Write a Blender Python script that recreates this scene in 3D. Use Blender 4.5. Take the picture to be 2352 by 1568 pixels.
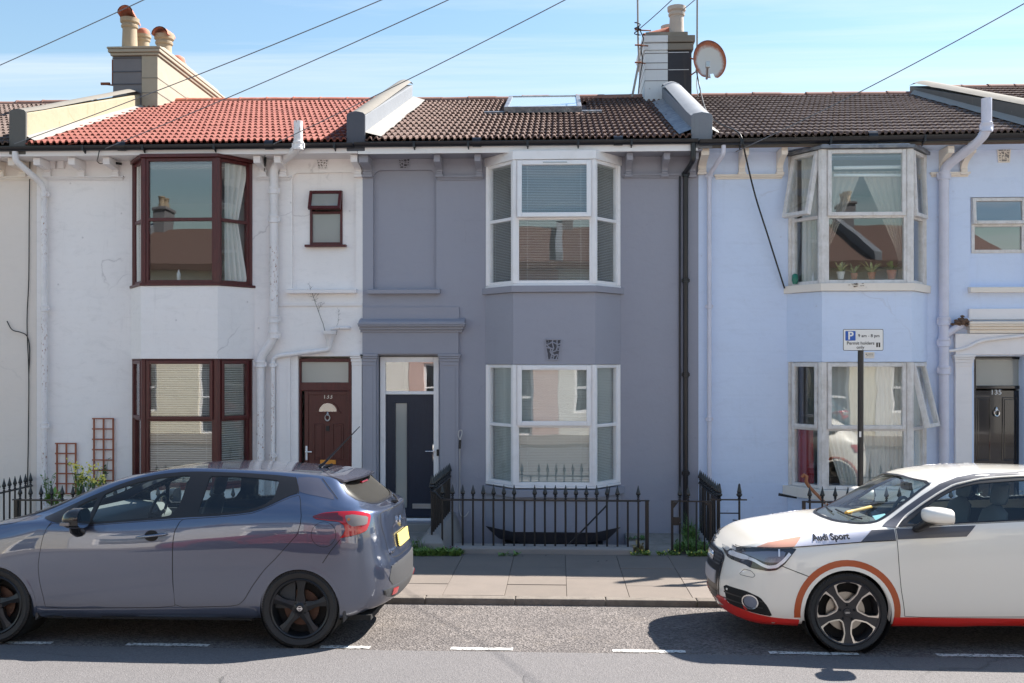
import bpy, bmesh, math, random
import numpy as np
from mathutils import Vector, Matrix
from mathutils.bvhtree import BVHTree
from mathutils.geometry import delaunay_2d_cdt
random.seed(7)
R = math.radians
scene = bpy.context.scene
for o in list(bpy.data.objects):
    bpy.data.objects.remove(o)
COL = scene.collection

# ------------------------------------------------------------------ camera
F, HZ, EYE, YAW = 2300.0, 830.0, 2.276, R(2.66)      # focal and horizon on a 2352 px wide plate
cam = bpy.data.objects.new('camera', bpy.data.cameras.new('camera'))
COL.objects.link(cam)
cam.location = (0, 0, EYE)
cam.rotation_euler = (R(90), 0, YAW)
cam.data.sensor_width = 36
cam.data.lens = 36 * F / 2352
cam.data.shift_y = (HZ - 784) / 2352
cam.data.clip_start = 0.05
cam.data.clip_end = 3000
scene.camera = cam

# ------------------------------------------------------------------ sky and sun
SUN = Vector((0.86, 0.50, 1.0)).normalized()          # towards the sun: behind the houses, from the right
SUN_EL = math.asin(SUN.z)
SUN_ROT = math.atan2(SUN.x, SUN.y)
world = bpy.data.worlds.new('World')
scene.world = world
world.use_nodes = True
wn, wl = world.node_tree.nodes, world.node_tree.links
wn.clear()
sky = wn.new('ShaderNodeTexSky'); sky.sky_type = 'NISHITA'; sky.sun_disc = False
sky.sun_elevation = SUN_EL; sky.sun_rotation = SUN_ROT
sky.altitude = 0; sky.air_density = 1.7; sky.dust_density = 0.1; sky.ozone_density = 5.0
tc = wn.new('ShaderNodeTexCoord')
sep = wn.new('ShaderNodeSeparateXYZ'); wl.new(tc.outputs['Generated'], sep.inputs[0])
zmx = wn.new('ShaderNodeMath'); zmx.operation = 'MAXIMUM'; zmx.inputs[1].default_value = 0.06
wl.new(sep.outputs['Z'], zmx.inputs[0])
dx = wn.new('ShaderNodeMath'); dx.operation = 'DIVIDE'; wl.new(sep.outputs['X'], dx.inputs[0]); wl.new(zmx.outputs[0], dx.inputs[1])
dy = wn.new('ShaderNodeMath'); dy.operation = 'DIVIDE'; wl.new(sep.outputs['Y'], dy.inputs[0]); wl.new(zmx.outputs[0], dy.inputs[1])
cmb = wn.new('ShaderNodeCombineXYZ'); wl.new(dx.outputs[0], cmb.inputs[0]); wl.new(dy.outputs[0], cmb.inputs[1])
mpc = wn.new('ShaderNodeMapping'); mpc.inputs['Rotation'].default_value = (0, 0, R(-28)); mpc.inputs['Scale'].default_value = (0.22, 1.3, 1.0)
wl.new(cmb.outputs[0], mpc.inputs[0])
cn = wn.new('ShaderNodeTexNoise'); cn.inputs['Scale'].default_value = 0.75; cn.inputs['Detail'].default_value = 9; cn.inputs['Roughness'].default_value = 0.62; cn.inputs['Distortion'].default_value = 0.9
wl.new(mpc.outputs[0], cn.inputs['Vector'])
cr = wn.new('ShaderNodeValToRGB'); cr.color_ramp.elements[0].position = 0.49; cr.color_ramp.elements[1].position = 0.72
cr.color_ramp.elements[0].color = (0, 0, 0, 1); cr.color_ramp.elements[1].color = (0.50, 0.50, 0.50, 1)
wl.new(cn.outputs['Fac'], cr.inputs[0])
mixc = wn.new('ShaderNodeMixRGB'); wl.new(cr.outputs[0], mixc.inputs[0]); wl.new(sky.outputs[0], mixc.inputs[1])
mixc.inputs[2].default_value = (6.0, 6.3, 6.9, 1)
bg = wn.new('ShaderNodeBackground'); bg.inputs['Strength'].default_value = 0.068
wl.new(mixc.outputs[0], bg.inputs[0])
wo = wn.new('ShaderNodeOutputWorld'); wl.new(bg.outputs[0], wo.inputs[0])

sl = bpy.data.lights.new('sun', 'SUN'); sl.energy = 5.0; sl.angle = R(0.53); sl.color = (1.0, 0.94, 0.86)
so = bpy.data.objects.new('sun', sl); COL.objects.link(so)
so.location = SUN * 60; so.rotation_euler = SUN.to_track_quat('Z', 'Y').to_euler()

scene.render.engine = 'CYCLES'
scene.view_settings.view_transform = 'Standard'
scene.view_settings.look = 'None'
scene.view_settings.gamma = 1
scene.view_settings.exposure = 1.4
scene.render.resolution_x, scene.render.resolution_y = 1024, 683
scene.cycles.max_bounces = 8; scene.cycles.transparent_max_bounces = 16

# ------------------------------------------------------------------ measuring helpers (plate px -> metres)
CA, SA = math.cos(YAW), math.sin(YAW)
def P(u, v, Y):
    xr, zr = (u - 1176) / F, (HZ - v) / F
    t = Y / (CA + xr * SA)
    return Vector((t * (-SA + xr * CA), Y, EYE + t * zr))
def PX(u, Y): return P(u, HZ, Y).x
def PZ(v, Y, u=1283): return P(u, v, Y).z
def PG(u, v, Z):
    xr, zr = (u - 1176) / F, (HZ - v) / F
    t = (Z - EYE) / zr
    return Vector((t * (-SA + xr * CA), t * (CA + xr * SA), Z))

# ------------------------------------------------------------------ object helpers
def tag(o, label=None, cat=None, group=None, kind=None):
    if label: o['label'] = label
    if cat: o['category'] = cat
    if group: o['group'] = group
    if kind: o['kind'] = kind
    return o
def empty(name, loc=(0, 0, 0), label=None, cat=None, group=None, rz=0):
    o = bpy.data.objects.new(name, None); COL.objects.link(o); o.location = loc; o.rotation_euler = (0, 0, rz)
    o.empty_display_size = 0.1
    return tag(o, label, cat, group)

class MB:
    """collects shapes; build() links them as one mesh object"""
    def __init__(self, M=None):
        self.v, self.f, self.M = [], [], (M or Matrix.Identity(4))
    def add(self, vs, fs):
        b = len(self.v); M = self.M
        self.v += [tuple(M @ Vector(p)) for p in vs]
        self.f += [tuple(b + i for i in f) for f in fs]
        return self
    def box(self, x0, x1, y0, y1, z0, z1):
        vs = [(x, y, z) for z in (z0, z1) for y in (y0, y1) for x in (x0, x1)]
        return self.add(vs, [(0, 2, 3, 1), (4, 5, 7, 6), (0, 1, 5, 4), (2, 6, 7, 3), (0, 4, 6, 2), (1, 3, 7, 5)])
    def prism(self, poly, a, b, axis='y'):
        """poly: 2D outline (first, second remaining axes), extruded a..b along axis"""
        n = len(poly)
        def mk(p, t):
            return (t, p[0], p[1]) if axis == 'x' else (p[0], t, p[1]) if axis == 'y' else (p[0], p[1], t)
        vs = [mk(p, a) for p in poly] + [mk(p, b) for p in poly]
        fs = [tuple(range(n)), tuple(range(2 * n - 1, n - 1, -1))]
        fs += [(i, i + n, (i + 1) % n + n, (i + 1) % n) for i in range(n)]
        return self.add(vs, fs)
    def tube(self, path, r, seg=10, caps=True, squash=None):
        path = [Vector(p) for p in path]; n = len(path); vs, fs = [], []
        up = Vector((0.013, 0.02, 1)).normalized()
        prev = None
        for i, p in enumerate(path):
            d = (path[min(i + 1, n - 1)] - path[max(i - 1, 0)]).normalized()
            if prev is None:
                a = d.cross(up if abs(d.dot(up)) < 0.95 else Vector((1, 0.03, 0))).normalized()
            else:
                a = (prev - d * prev.dot(d)).normalized()
            prev = a; b = d.cross(a)
            rr = r[i] if isinstance(r, (list, tuple)) else r
            for k in range(seg):
                t = 2 * math.pi * k / seg
                vs.append(p + a * math.cos(t) * rr + b * math.sin(t) * rr * (squash or 1))
        for i in range(n - 1):
            for k in range(seg):
                fs.append((i * seg + k, i * seg + (k + 1) % seg, (i + 1) * seg + (k + 1) % seg, (i + 1) * seg + k))
        if caps:
            fs.append(tuple(range(seg - 1, -1, -1))); fs.append(tuple((n - 1) * seg + k for k in range(seg)))
        return self.add(vs, fs)
    def lathe(self, prof, c=(0, 0, 0), seg=16, axis='z', cap=True):
        vs, fs = [], []; n = len(prof)
        for (r, h) in prof:
            for k in range(seg):
                t = 2 * math.pi * k / seg; a, b = r * math.cos(t), r * math.sin(t)
                p = (a, b, h) if axis == 'z' else (a, h, b) if axis == 'y' else (h, a, b)
                vs.append((p[0] + c[0], p[1] + c[1], p[2] + c[2]))
        for i in range(n - 1):
            for k in range(seg):
                fs.append((i * seg + k, i * seg + (k + 1) % seg, (i + 1) * seg + (k + 1) % seg, (i + 1) * seg + k))
        if cap:
            fs.append(tuple(range(seg - 1, -1, -1))); fs.append(tuple((n - 1) * seg + k for k in range(seg)))
        return self.add(vs, fs)
    def mesh(self, name, mat, smooth=None, bevel=None):
        me = bpy.data.meshes.new(name); me.from_pydata(self.v, [], self.f); me.update()
        bm = bmesh.new(); bm.from_mesh(me)
        bmesh.ops.recalc_face_normals(bm, faces=bm.faces)
        if bevel:
            es = [e for e in bm.edges if len(e.link_faces) == 2 and e.calc_face_angle(0) > R(35)]
            bmesh.ops.bevel(bm, geom=es, offset=bevel, segments=2, affect='EDGES', profile=0.6, clamp_overlap=True)
        bm.to_mesh(me); bm.free()
        if mat: me.materials.append(mat)
        if smooth is not None: shade(me, smooth)
        return me
    def build(self, name, mat, parent=None, smooth=None, bevel=None, **kw):
        o = bpy.data.objects.new(name, self.mesh(name, mat, smooth, bevel)); COL.objects.link(o)
        if parent:
            o.parent = parent; o.matrix_parent_inverse = Matrix.Identity(4)
            o.location = -world_loc(parent)
        return tag(o, **kw)
def world_loc(o):
    v = Vector(o.location)
    while o.parent: o = o.parent; v = v + Vector(o.location)
    return v
def shade(me, ang=35):
    me.polygons.foreach_set('use_smooth', [True] * len(me.polygons))
    if ang < 180: me.set_sharp_from_angle(angle=R(ang))
def facet(p0, p1, z=0.0):
    """frame on a vertical wall: x runs p0->p1, y points inwards (away from the street), origin at height z"""
    d = Vector((p1[0] - p0[0], p1[1] - p0[1], 0)); L = d.length; d /= L
    n = Vector((-d.y, d.x, 0))
    return Matrix(((d.x, n.x, 0, p0[0]), (d.y, n.y, 0, p0[1]), (0, 0, 1, z), (0, 0, 0, 1))), L
def wall_mesh(mb, x0, x1, z0, z1, holes, yf, th):
    """front wall with rectangular openings: quads on a broken grid, reveals th deep"""
    xs = sorted({x0, x1, *[h[0] for h in holes], *[h[1] for h in holes]})
    zs = sorted({z0, z1, *[h[2] for h in holes], *[h[3] for h in holes]})
    inside = lambda x, z: any(h[0] < x < h[1] and h[2] < z < h[3] for h in holes)
    for i in range(len(xs) - 1):
        for j in range(len(zs) - 1):
            a, b, c, d = xs[i], xs[i + 1], zs[j], zs[j + 1]
            if not inside((a + b) / 2, (c + d) / 2):
                mb.add([(a, yf, c), (b, yf, c), (b, yf, d), (a, yf, d)], [(0, 1, 2, 3)])
                mb.add([(a, yf + th, c), (b, yf + th, c), (b, yf + th, d), (a, yf + th, d)], [(3, 2, 1, 0)])
    for (a, b, c, d) in holes:
        y1 = yf + th
        mb.add([(a, yf, c), (a, y1, c), (a, y1, d), (a, yf, d)], [(0, 1, 2, 3)])
        mb.add([(b, yf, c), (b, y1, c), (b, y1, d), (b, yf, d)], [(3, 2, 1, 0)])
        mb.add([(a, yf, d), (b, yf, d), (b, y1, d), (a, y1, d)], [(3, 2, 1, 0)])
        mb.add([(a, yf, c), (b, yf, c), (b, y1, c), (a, y1, c)], [(0, 1, 2, 3)])
    return mb
def text_mesh(body, size, name, mat, M, ext=0.0008, align='CENTER', bold=0.0, sx=1.0):
    cu = bpy.data.curves.new('lettering', 'FONT'); cu.body = body; cu.size = size; cu.extrude = ext; cu.offset = bold
    cu.align_x = align; cu.align_y = 'CENTER'; cu.resolution_u = 4
    t = bpy.data.objects.new('lettering', cu); COL.objects.link(t)
    dg = bpy.context.evaluated_depsgraph_get()
    me = bpy.data.meshes.new_from_object(t.evaluated_get(dg))
    bpy.data.objects.remove(t); bpy.data.curves.remove(cu)
    me.transform(M @ Matrix.Diagonal((sx, 1, 1, 1)))
    me.materials.clear(); me.materials.append(mat); me.name = name
    return me
def add_mesh(name, me, parent=None, **kw):
    o = bpy.data.objects.new(name, me); COL.objects.link(o)
    if parent:
        o.parent = parent; o.location = -world_loc(parent)
    return tag(o, **kw)

# ------------------------------------------------------------------ materials
MATS = {}
def mat(name, col=(0.5, 0.5, 0.5), rough=0.6, metal=0.0, coat=0.0, spec=0.5, **kw):
    m = bpy.data.materials.new(name); m.use_nodes = True; MATS[name] = m
    b = m.node_tree.nodes['Principled BSDF']
    b.inputs['Base Color'].default_value = (*col, 1); b.inputs['Roughness'].default_value = rough
    b.inputs['Metallic'].default_value = metal; b.inputs['Coat Weight'].default_value = coat
    b.inputs['Coat Roughness'].default_value = 0.03; b.inputs['Specular IOR Level'].default_value = spec
    return m
class NT:
    def __init__(self, m):
        self.m = m; self.t = m.node_tree; self.b = self.t.nodes['Principled BSDF']
    def n(self, kind, **kw):
        x = self.t.nodes.new('ShaderNode' + kind)
        for k, v in kw.items():
            if hasattr(x, k) and k not in x.inputs: setattr(x, k, v)
            else: x.inputs[k.replace('_', ' ')].default_value = v
        return x
    def l(self, a, b): self.t.links.new(a, b)
    def coord(self, which='Object', scale=(1, 1, 1)):
        c = self.n('TexCoord'); mp = self.n('Mapping'); mp.inputs['Scale'].default_value = scale
        self.l(c.outputs[which], mp.inputs[0]); return mp.outputs[0]
    def pos(self, scale=(1, 1, 1)):
        c = self.n('NewGeometry'); mp = self.n('Mapping'); mp.inputs['Scale'].default_value = scale
        self.l(c.outputs['Position'], mp.inputs[0]); return mp.outputs[0]
    def noise(self, vec, scale, detail=4, rough=0.55, dist=0.0):
        x = self.n('TexNoise'); x.inputs['Scale'].default_value = scale; x.inputs['Detail'].default_value = detail
        x.inputs['Roughness'].default_value = rough; x.inputs['Distortion'].default_value = dist
        self.l(vec, x.inputs['Vector']); return x.outputs['Fac']
    def vor(self, vec, scale, out='Distance', feature='F1'):
        x = self.n('TexVoronoi'); x.feature = feature; x.inputs['Scale'].default_value = scale
        self.l(vec, x.inputs['Vector']); return x.outputs[out]
    def ramp(self, fac, stops):
        x = self.n('ValToRGB'); r = x.color_ramp
        while len(r.elements) < len(stops): r.elements.new(0.5)
        for e, (p, c) in zip(r.elements, stops):
            e.position = p; e.color = (*(c if isinstance(c, (tuple, list)) else (c, c, c)), 1)
        self.l(fac, x.inputs[0]); return x.outputs[0]
    def mix(self, fac, a, b, mode='MIX'):
        x = self.n('MixRGB'); x.blend_type = mode
        for s, i in ((fac, 0), (a, 1), (b, 2)):
            if isinstance(s, (int, float)): x.inputs[i].default_value = s if i == 0 else (s, s, s, 1)
            elif isinstance(s, tuple): x.inputs[i].default_value = (*s, 1)
            else: self.l(s, x.inputs[i])
        return x.outputs[0]
    def math(self, op, a, b=0.0):
        x = self.n('Math'); x.operation = op
        for s, i in ((a, 0), (b, 1)):
            if isinstance(s, (int, float)): x.inputs[i].default_value = s
            else: self.l(s, x.inputs[i])
        return x.outputs[0]
    def bump(self, h, strength=0.3, dist=0.01, prev=None):
        x = self.n('Bump'); x.inputs['Strength'].default_value = strength; x.inputs['Distance'].default_value = dist
        self.l(h, x.inputs['Height'])
        if prev is not None: self.l(prev, x.inputs['Normal'])
        return x.outputs[0]
    def out(self, col=None, rough=None, normal=None):
        if col is not None: self.l(col, self.b.inputs['Base Color'])
        if rough is not None: self.l(rough, self.b.inputs['Roughness'])
        if normal is not None: self.l(normal, self.b.inputs['Normal'])
        return self.m

def stucco(name, col, dirt=(0.35, 0.33, 0.30), amt=0.5, streak=0.5, coursed=True, coarse=1.0, rough=0.75):
    m = mat(name, col, rough); t = NT(m); p = t.pos()
    big = t.noise(p, 0.9, 5, 0.6)
    c = t.mix(t.ramp(big, [(0.35, 0.0), (0.75, 0.35 * amt)]), col, tuple(x * 0.86 for x in col))
    fine = t.noise(p, 14, 5, 0.7)
    c = t.mix(t.ramp(fine, [(0.55, 0.0), (0.85, 0.4 * amt)]), c, tuple(x * 0.8 for x in col))
    ps = t.pos((5.0, 5.0, 0.5))
    st = t.noise(ps, 1.4, 6, 0.65, 0.4)
    c = t.mix(t.ramp(st, [(0.60, 0.0), (0.82, 0.45 * streak)]), c, dirt)
    pk = t.noise(t.pos((1.2, 1.2, 3.0)), 2.6, 7, 0.75, 0.8)
    c = t.mix(t.ramp(pk, [(0.52, 0.0), (0.70, 0.30 * amt)]), c, tuple(x * .72 for x in col))
    ck = t.n('TexVoronoi'); ck.feature = 'DISTANCE_TO_EDGE'; ck.inputs['Scale'].default_value = 0.55
    nv = t.n('TexNoise'); nv.inputs['Scale'].default_value = 1.6; nv.inputs['Detail'].default_value = 7; t.l(p, nv.inputs['Vector'])
    t.l(t.mix(0.35, p, nv.outputs['Color']), ck.inputs['Vector'])
    cm = t.math('MULTIPLY', t.ramp(ck.outputs['Distance'], [(0.0, 1.0), (0.004, 0.0)]), t.ramp(t.noise(p, 0.8, 3), [(0.54, 0.0), (0.60, 0.55 * amt)]))
    c = t.mix(cm, c, dirt)
    sp = t.vor(p, 3.3)
    c = t.mix(t.ramp(sp, [(0.03, 0.5 * amt), (0.06, 0.0)]), c, dirt)
    h1 = t.noise(p, 45 * coarse, 4, 0.6)
    nb = t.bump(h1, 0.25, 0.006)
    h2 = t.noise(p, 2.2, 3, 0.5)
    nb = t.bump(h2, 0.35, 0.05, nb)
    if coursed:
        # faint lines of ashlar coursing left under the paint
        w = t.n('TexWave'); w.wave_type = 'BANDS'; w.bands_direction = 'Z'; w.wave_profile = 'SIN'
        w.inputs['Scale'].default_value = 0.105 / 0.3 * 3.0; w.inputs['Distortion'].default_value = 0.25
        w.inputs['Detail'].default_value = 2
        t.l(p, w.inputs['Vector'])
        nb = t.bump(t.ramp(w.outputs['Fac'], [(0.0, 0.0), (0.07, 1.0)]), 0.16, 0.007, nb)
    return t.out(c, None, nb)
stucco('render_white', (0.92, 0.88, 0.86), (0.50, 0.46, 0.46), 1.0, 0.85)
stucco('render_cream', (0.80, 0.72, 0.65), (0.45, 0.42, 0.38), 0.4, 0.2)
stucco('render_grey', (0.335, 0.338, 0.395), (0.24, 0.23, 0.26), 0.45, 0.3, False)
stucco('render_blue', (0.66, 0.755, 0.94), (0.48, 0.50, 0.60), 0.7, 0.5)
stucco('trim_white', (0.86, 0.82, 0.81), (0.35, 0.33, 0.33), 0.5, 0.3, False)
stucco('trim_cream', (0.86, 0.78, 0.69), (0.40, 0.36, 0.30), 0.5, 0.35, False)
stucco('trim_grey', (0.32, 0.32, 0.37), (0.12, 0.12, 0.14), 0.3, 0.1, False)
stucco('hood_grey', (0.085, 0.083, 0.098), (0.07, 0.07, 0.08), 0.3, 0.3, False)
stucco('parapet_cream', (0.36, 0.31, 0.21), (0.24, 0.15, 0.06), 1.2, 1.3, False)
stucco('parapet_grey', (0.20, 0.215, 0.24), (0.10, 0.11, 0.11), 1.0, 0.9, False)
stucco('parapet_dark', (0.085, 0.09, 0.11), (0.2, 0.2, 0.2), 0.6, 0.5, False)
stucco('coping_stone', (0.20, 0.18, 0.15), (0.13, 0.12, 0.10), 1.0, 0.8, False)
stucco('weathered_dark', (0.12, 0.115, 0.105), (0.30, 0.28, 0.24), 1.0, 1.0, False)
stucco('chimney_cream', (0.36, 0.32, 0.25), (0.20, 0.13, 0.08), 1.2, 1.2, False)
stucco('chimney_lead', (0.17, 0.165, 0.175), (0.10, 0.10, 0.11), 1.0, 0.9, False)
stucco('chimney_white', (0.68, 0.71, 0.74), (0.22, 0.23, 0.25), 0.9, 0.9, False)
stucco('chimney_black', (0.035, 0.036, 0.045), (0.20, 0.15, 0.10), 0.8, 0.6, False)
stucco('pot_buff', (0.34, 0.265, 0.18), (0.25, 0.20, 0.14), 0.9, 1.0, False)
stucco('pot_white', (0.44, 0.38, 0.33), (0.16, 0.13, 0.12), 1.0, 1.1, False)
stucco('fillet_white', (0.31, 0.295, 0.27), (0.15, 0.13, 0.11), 1.3, 0.9, False)
stucco('concrete_step', (0.27, 0.25, 0.235), (0.16, 0.15, 0.13), 1.0, 0.6, False)
stucco('opposite_white', (0.84, 0.80, 0.74), (0.4, 0.38, 0.35), 0.4, 0.3)
stucco('opposite_cream', (0.80, 0.72, 0.56), (0.4, 0.36, 0.3), 0.4, 0.3)
stucco('opposite_pink', (0.66, 0.47, 0.42), (0.4, 0.36, 0.3), 0.4, 0.3)
m = mat('terracotta', (0.42, 0.13, 0.075), 0.75); t = NT(m); p = t.pos()
t.out(t.mix(t.ramp(t.noise(p, 9, 5), [(0.45, 0.0), (0.75, 0.7)]), (0.42, 0.13, 0.075), (0.55, 0.30, 0.22)), None, t.bump(t.noise(p, 60), 0.2, 0.005))

def tile_mat(name, cols, lichen, amt):
    m = mat(name, cols[0], 0.85); t = NT(m); p = t.pos()
    oi = t.n('ObjectInfo')
    c = t.mix(oi.outputs['Random'], cols[0], cols[1])
    c = t.mix(t.ramp(t.noise(p, 6, 6, 0.7), [(0.4, 0.0), (0.8, 0.75)]), c, cols[2])
    v = t.noise(p, 22, 6, 0.75)
    c = t.mix(t.ramp(v, [(0.60, 0.0), (0.70, amt)]), c, lichen)
    v2 = t.noise(p, 55, 4, 0.6)
    c = t.mix(t.ramp(v2, [(0.66, 0.0), (0.72, amt * 0.9)]), c, (0.62, 0.60, 0.55))
    return t.out(c, None, t.bump(t.noise(p, 90, 4), 0.35, 0.004))
tile_mat('tile_red', [(0.215, 0.058, 0.042), (0.255, 0.078, 0.056), (0.17, 0.045, 0.035)], (0.50, 0.24, 0.18), 0.25)
tile_mat('tile_brown', [(0.105, 0.058, 0.045), (0.14, 0.080, 0.062), (0.075, 0.045, 0.038)], (0.30, 0.25, 0.17), 0.9)
tile_mat('tile_grey', [(0.12, 0.080, 0.066), (0.16, 0.115, 0.10), (0.085, 0.060, 0.05)], (0.30, 0.25, 0.17), 0.8)
tile_mat('ridge_brown', [(0.24, 0.115, 0.085), (0.28, 0.15, 0.11), (0.17, 0.09, 0.075)], (0.35, 0.28, 0.20), 0.6)

mat('black_plastic', (0.012, 0.012, 0.016), 0.32)
m = mat('black_iron', (0.010, 0.010, 0.012), 0.34, spec=0.6); t = NT(m); p = t.pos()
t.out(t.mix(t.ramp(t.noise(p, 30, 5), [(0.66, 0.0), (0.76, 0.5)]), (0.007, 0.007, 0.009), (0.03, 0.024, 0.02)), None, t.bump(t.noise(p, 70, 4), 0.35, 0.004))
m = mat('upvc_white', (0.86, 0.85, 0.86), 0.28); t = NT(m); p = t.pos()
t.out(t.mix(t.ramp(t.noise(p, 5, 6, 0.7), [(0.5, 0.0), (0.85, 0.5)]), (0.87, 0.855, 0.86), (0.66, 0.63, 0.59)))
m = mat('upvc_dirty', (0.74, 0.71, 0.67), 0.35); t = NT(m); p = t.pos()
c = t.mix(t.ramp(t.noise(p, 7, 6, 0.7), [(0.42, 0.0), (0.8, 0.8)]), (0.74, 0.71, 0.69), (0.46, 0.42, 0.37))
t.out(t.mix(t.ramp(t.noise(t.pos((14, 14, 2)), 2, 5), [(0.6, 0.0), (0.75, 0.5)]), c, (0.30, 0.26, 0.22)))
m = mat('upvc_maroon', (0.055, 0.010, 0.010), 0.38); t = NT(m)
g = t.noise(t.pos((30, 30, 2.5)), 3, 4, 0.6, 0.6)
t.out(t.mix(t.ramp(g, [(0.35, 0.0), (0.7, 1.0)]), (0.060, 0.008, 0.010), (0.115, 0.016, 0.016)), None, t.bump(g, 0.1, 0.003))
m = mat('door_brown', (0.09, 0.018, 0.014), 0.42); t = NT(m)
g = t.noise(t.pos((40, 40, 2.0)), 3, 4, 0.6, 0.6)
t.out(t.mix(t.ramp(g, [(0.35, 0.0), (0.7, 1.0)]), (0.070, 0.014, 0.012), (0.105, 0.022, 0.017)), None, t.bump(g, 0.12, 0.003))
m = mat('door_navy', (0.009, 0.017, 0.038), 0.42); t = NT(m)
g = t.noise(t.pos((30, 30, 1.6)), 5, 5, 0.6, 1.2)
t.out(t.mix(t.ramp(g, [(0.35, 0.0), (0.7, 1.0)]), (0.006, 0.013, 0.031), (0.011, 0.021, 0.046)), None, t.bump(g, 0.3, 0.003))
mat('door_black', (0.006, 0.006, 0.010), 0.10, coat=0.6)
mat('chrome', (0.75, 0.75, 0.76), 0.15, 1.0)
mat('satin_steel', (0.50, 0.50, 0.50), 0.35, 1.0)
mat('brass_orange', (0.70, 0.30, 0.055), 0.35, 0.4)
mat('white_gloss', (0.80, 0.80, 0.80), 0.3)
m = mat('pipe_white', (0.84, 0.81, 0.81), 0.4); t = NT(m); p = t.pos()
c = t.mix(t.ramp(t.noise(p, 4, 5, 0.7), [(0.45, 0.0), (0.85, 0.5)]), (0.84, 0.81, 0.81), (0.52, 0.49, 0.48))
rr = t.noise(t.pos((9, 9, 4)), 4.5, 7, 0.75)
msk = t.math('MULTIPLY', t.ramp(rr, [(0.56, 0.0), (0.62, 1.0)]), t.ramp(t.noise(p, 1.1, 2), [(0.46, 0.0), (0.56, 1.0)]))
t.out(t.mix(msk, c, (0.30, 0.10, 0.04)))
m = mat('pipe_blue', (0.66, 0.66, 0.76), 0.4); t = NT(m); p = t.pos()
t.out(t.mix(t.ramp(t.noise(p, 5, 6, 0.7), [(0.45, 0.0), (0.85, 0.5)]), (0.66, 0.66, 0.76), (0.46, 0.45, 0.52)))
mat('pipe_grey', (0.30, 0.28, 0.26), 0.5); mat('cable_black', (0.012, 0.012, 0.013), 0.5)
mat('cable_grey', (0.17, 0.17, 0.18), 0.5)
mat('cable_white', (0.62, 0.60, 0.58), 0.5)
m = mat('rust', (0.20, 0.065, 0.03), 0.85)
m = mat('trellis_wood', (0.34, 0.11, 0.055), 0.7)
m = mat('lead', (0.17, 0.18, 0.20), 0.45, 0.3); t = NT(m); p = t.pos()
t.out(t.mix(t.ramp(t.noise(p, 8, 5), [(0.4, 0.0), (0.7, 1.0)]), (0.15, 0.16, 0.19), (0.30, 0.31, 0.32)), None, t.bump(t.noise(p, 12, 4), 0.5, 0.03))
m = mat('dish_face', (0.62, 0.58, 0.52), 0.55); t = NT(m)
c = t.n('TexCoord'); g = t.n('VectorMath'); g.operation = 'LENGTH'
sp = t.n('SeparateXYZ'); t.l(c.outputs['Object'], sp.inputs[0])
cb = t.n('CombineXYZ'); t.l(t.math('DIVIDE', sp.outputs[0], 0.29), cb.inputs[0]); t.l(t.math('DIVIDE', sp.outputs[2], 0.37), cb.inputs[1])
t.l(cb.outputs[0], g.inputs[0])
rad = t.math('ADD', g.outputs['Value'], t.math('MULTIPLY', t.math('SUBTRACT', t.noise(c.outputs['Object'], 9, 6, 0.7), 0.5), 0.40))
rad = t.math('ADD', rad, t.math('MULTIPLY', sp.outputs[2], 0.22))
cc = t.mix(t.ramp(rad, [(0.70, 0.0), (0.88, 1.0)]), (0.60, 0.57, 0.52), (0.36, 0.10, 0.035))
t.out(t.mix(t.ramp(rad, [(0.98, 0.0), (1.06, 0.8)]), cc, (0.16, 0.04, 0.025)))

# glass: clear pane = mostly transparent, with the strong reflection of a sealed double unit
def glass(name, tint=(0.86, 0.92, 0.90), refl=0.16, rough=0.0, gcol=(1, 1, 1)):
    m = bpy.data.materials.new(name); m.use_nodes = True; MATS[name] = m
    nt = m.node_tree; nt.nodes.clear()
    o = nt.nodes.new('ShaderNodeOutputMaterial'); mx = nt.nodes.new('ShaderNodeMixShader')
    tr = nt.nodes.new('ShaderNodeBsdfTransparent'); tr.inputs[0].default_value = (*tint, 1)
    gl = nt.nodes.new('ShaderNodeBsdfGlossy'); gl.inputs[0].default_value = (*gcol, 1); gl.inputs['Roughness'].default_value = rough
    lw = nt.nodes.new('ShaderNodeLayerWeight'); lw.inputs['Blend'].default_value = 0.5      # Schlick's Fresnel, both faces alike
    pw = nt.nodes.new('ShaderNodeMath'); pw.operation = 'POWER'; pw.inputs[1].default_value = 5.0
    ma = nt.nodes.new('ShaderNodeMath'); ma.operation = 'MULTIPLY_ADD'; ma.inputs[1].default_value = 1.0 - refl; ma.inputs[2].default_value = refl
    nt.links.new(lw.outputs['Facing'], pw.inputs[0]); nt.links.new(pw.outputs[0], ma.inputs[0]); nt.links.new(ma.outputs[0], mx.inputs[0])
    # old panes are never flat: slow ripple bends what they mirror
    ge = nt.nodes.new('ShaderNodeNewGeometry'); no = nt.nodes.new('ShaderNodeTexNoise'); no.inputs['Scale'].default_value = 2.2
    no.inputs['Detail'].default_value = 1
    bp = nt.nodes.new('ShaderNodeBump'); bp.inputs['Strength'].default_value = 0.06; bp.inputs['Distance'].default_value = 0.012
    nt.links.new(ge.outputs['Position'], no.inputs['Vector']); nt.links.new(no.outputs['Fac'], bp.inputs['Height']); nt.links.new(bp.outputs[0], gl.inputs['Normal'])
    nt.links.new(tr.outputs[0], mx.inputs[1]); nt.links.new(gl.outputs[0], mx.inputs[2]); nt.links.new(mx.outputs[0], o.inputs[0])
    return m
glass('glass_house', (0.95, 0.97, 0.97), 0.10)
glass('glass_house_dark', (0.75, 0.77, 0.78), 0.2)
glass('glass_car', (0.90, 0.98, 0.97), 0.05)
glass('glass_car_rear', (0.72, 0.79, 0.80), 0.055)
glass('glass_dusty', (0.30, 0.31, 0.30), 0.22, 0.30, (0.42, 0.41, 0.38))
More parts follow.
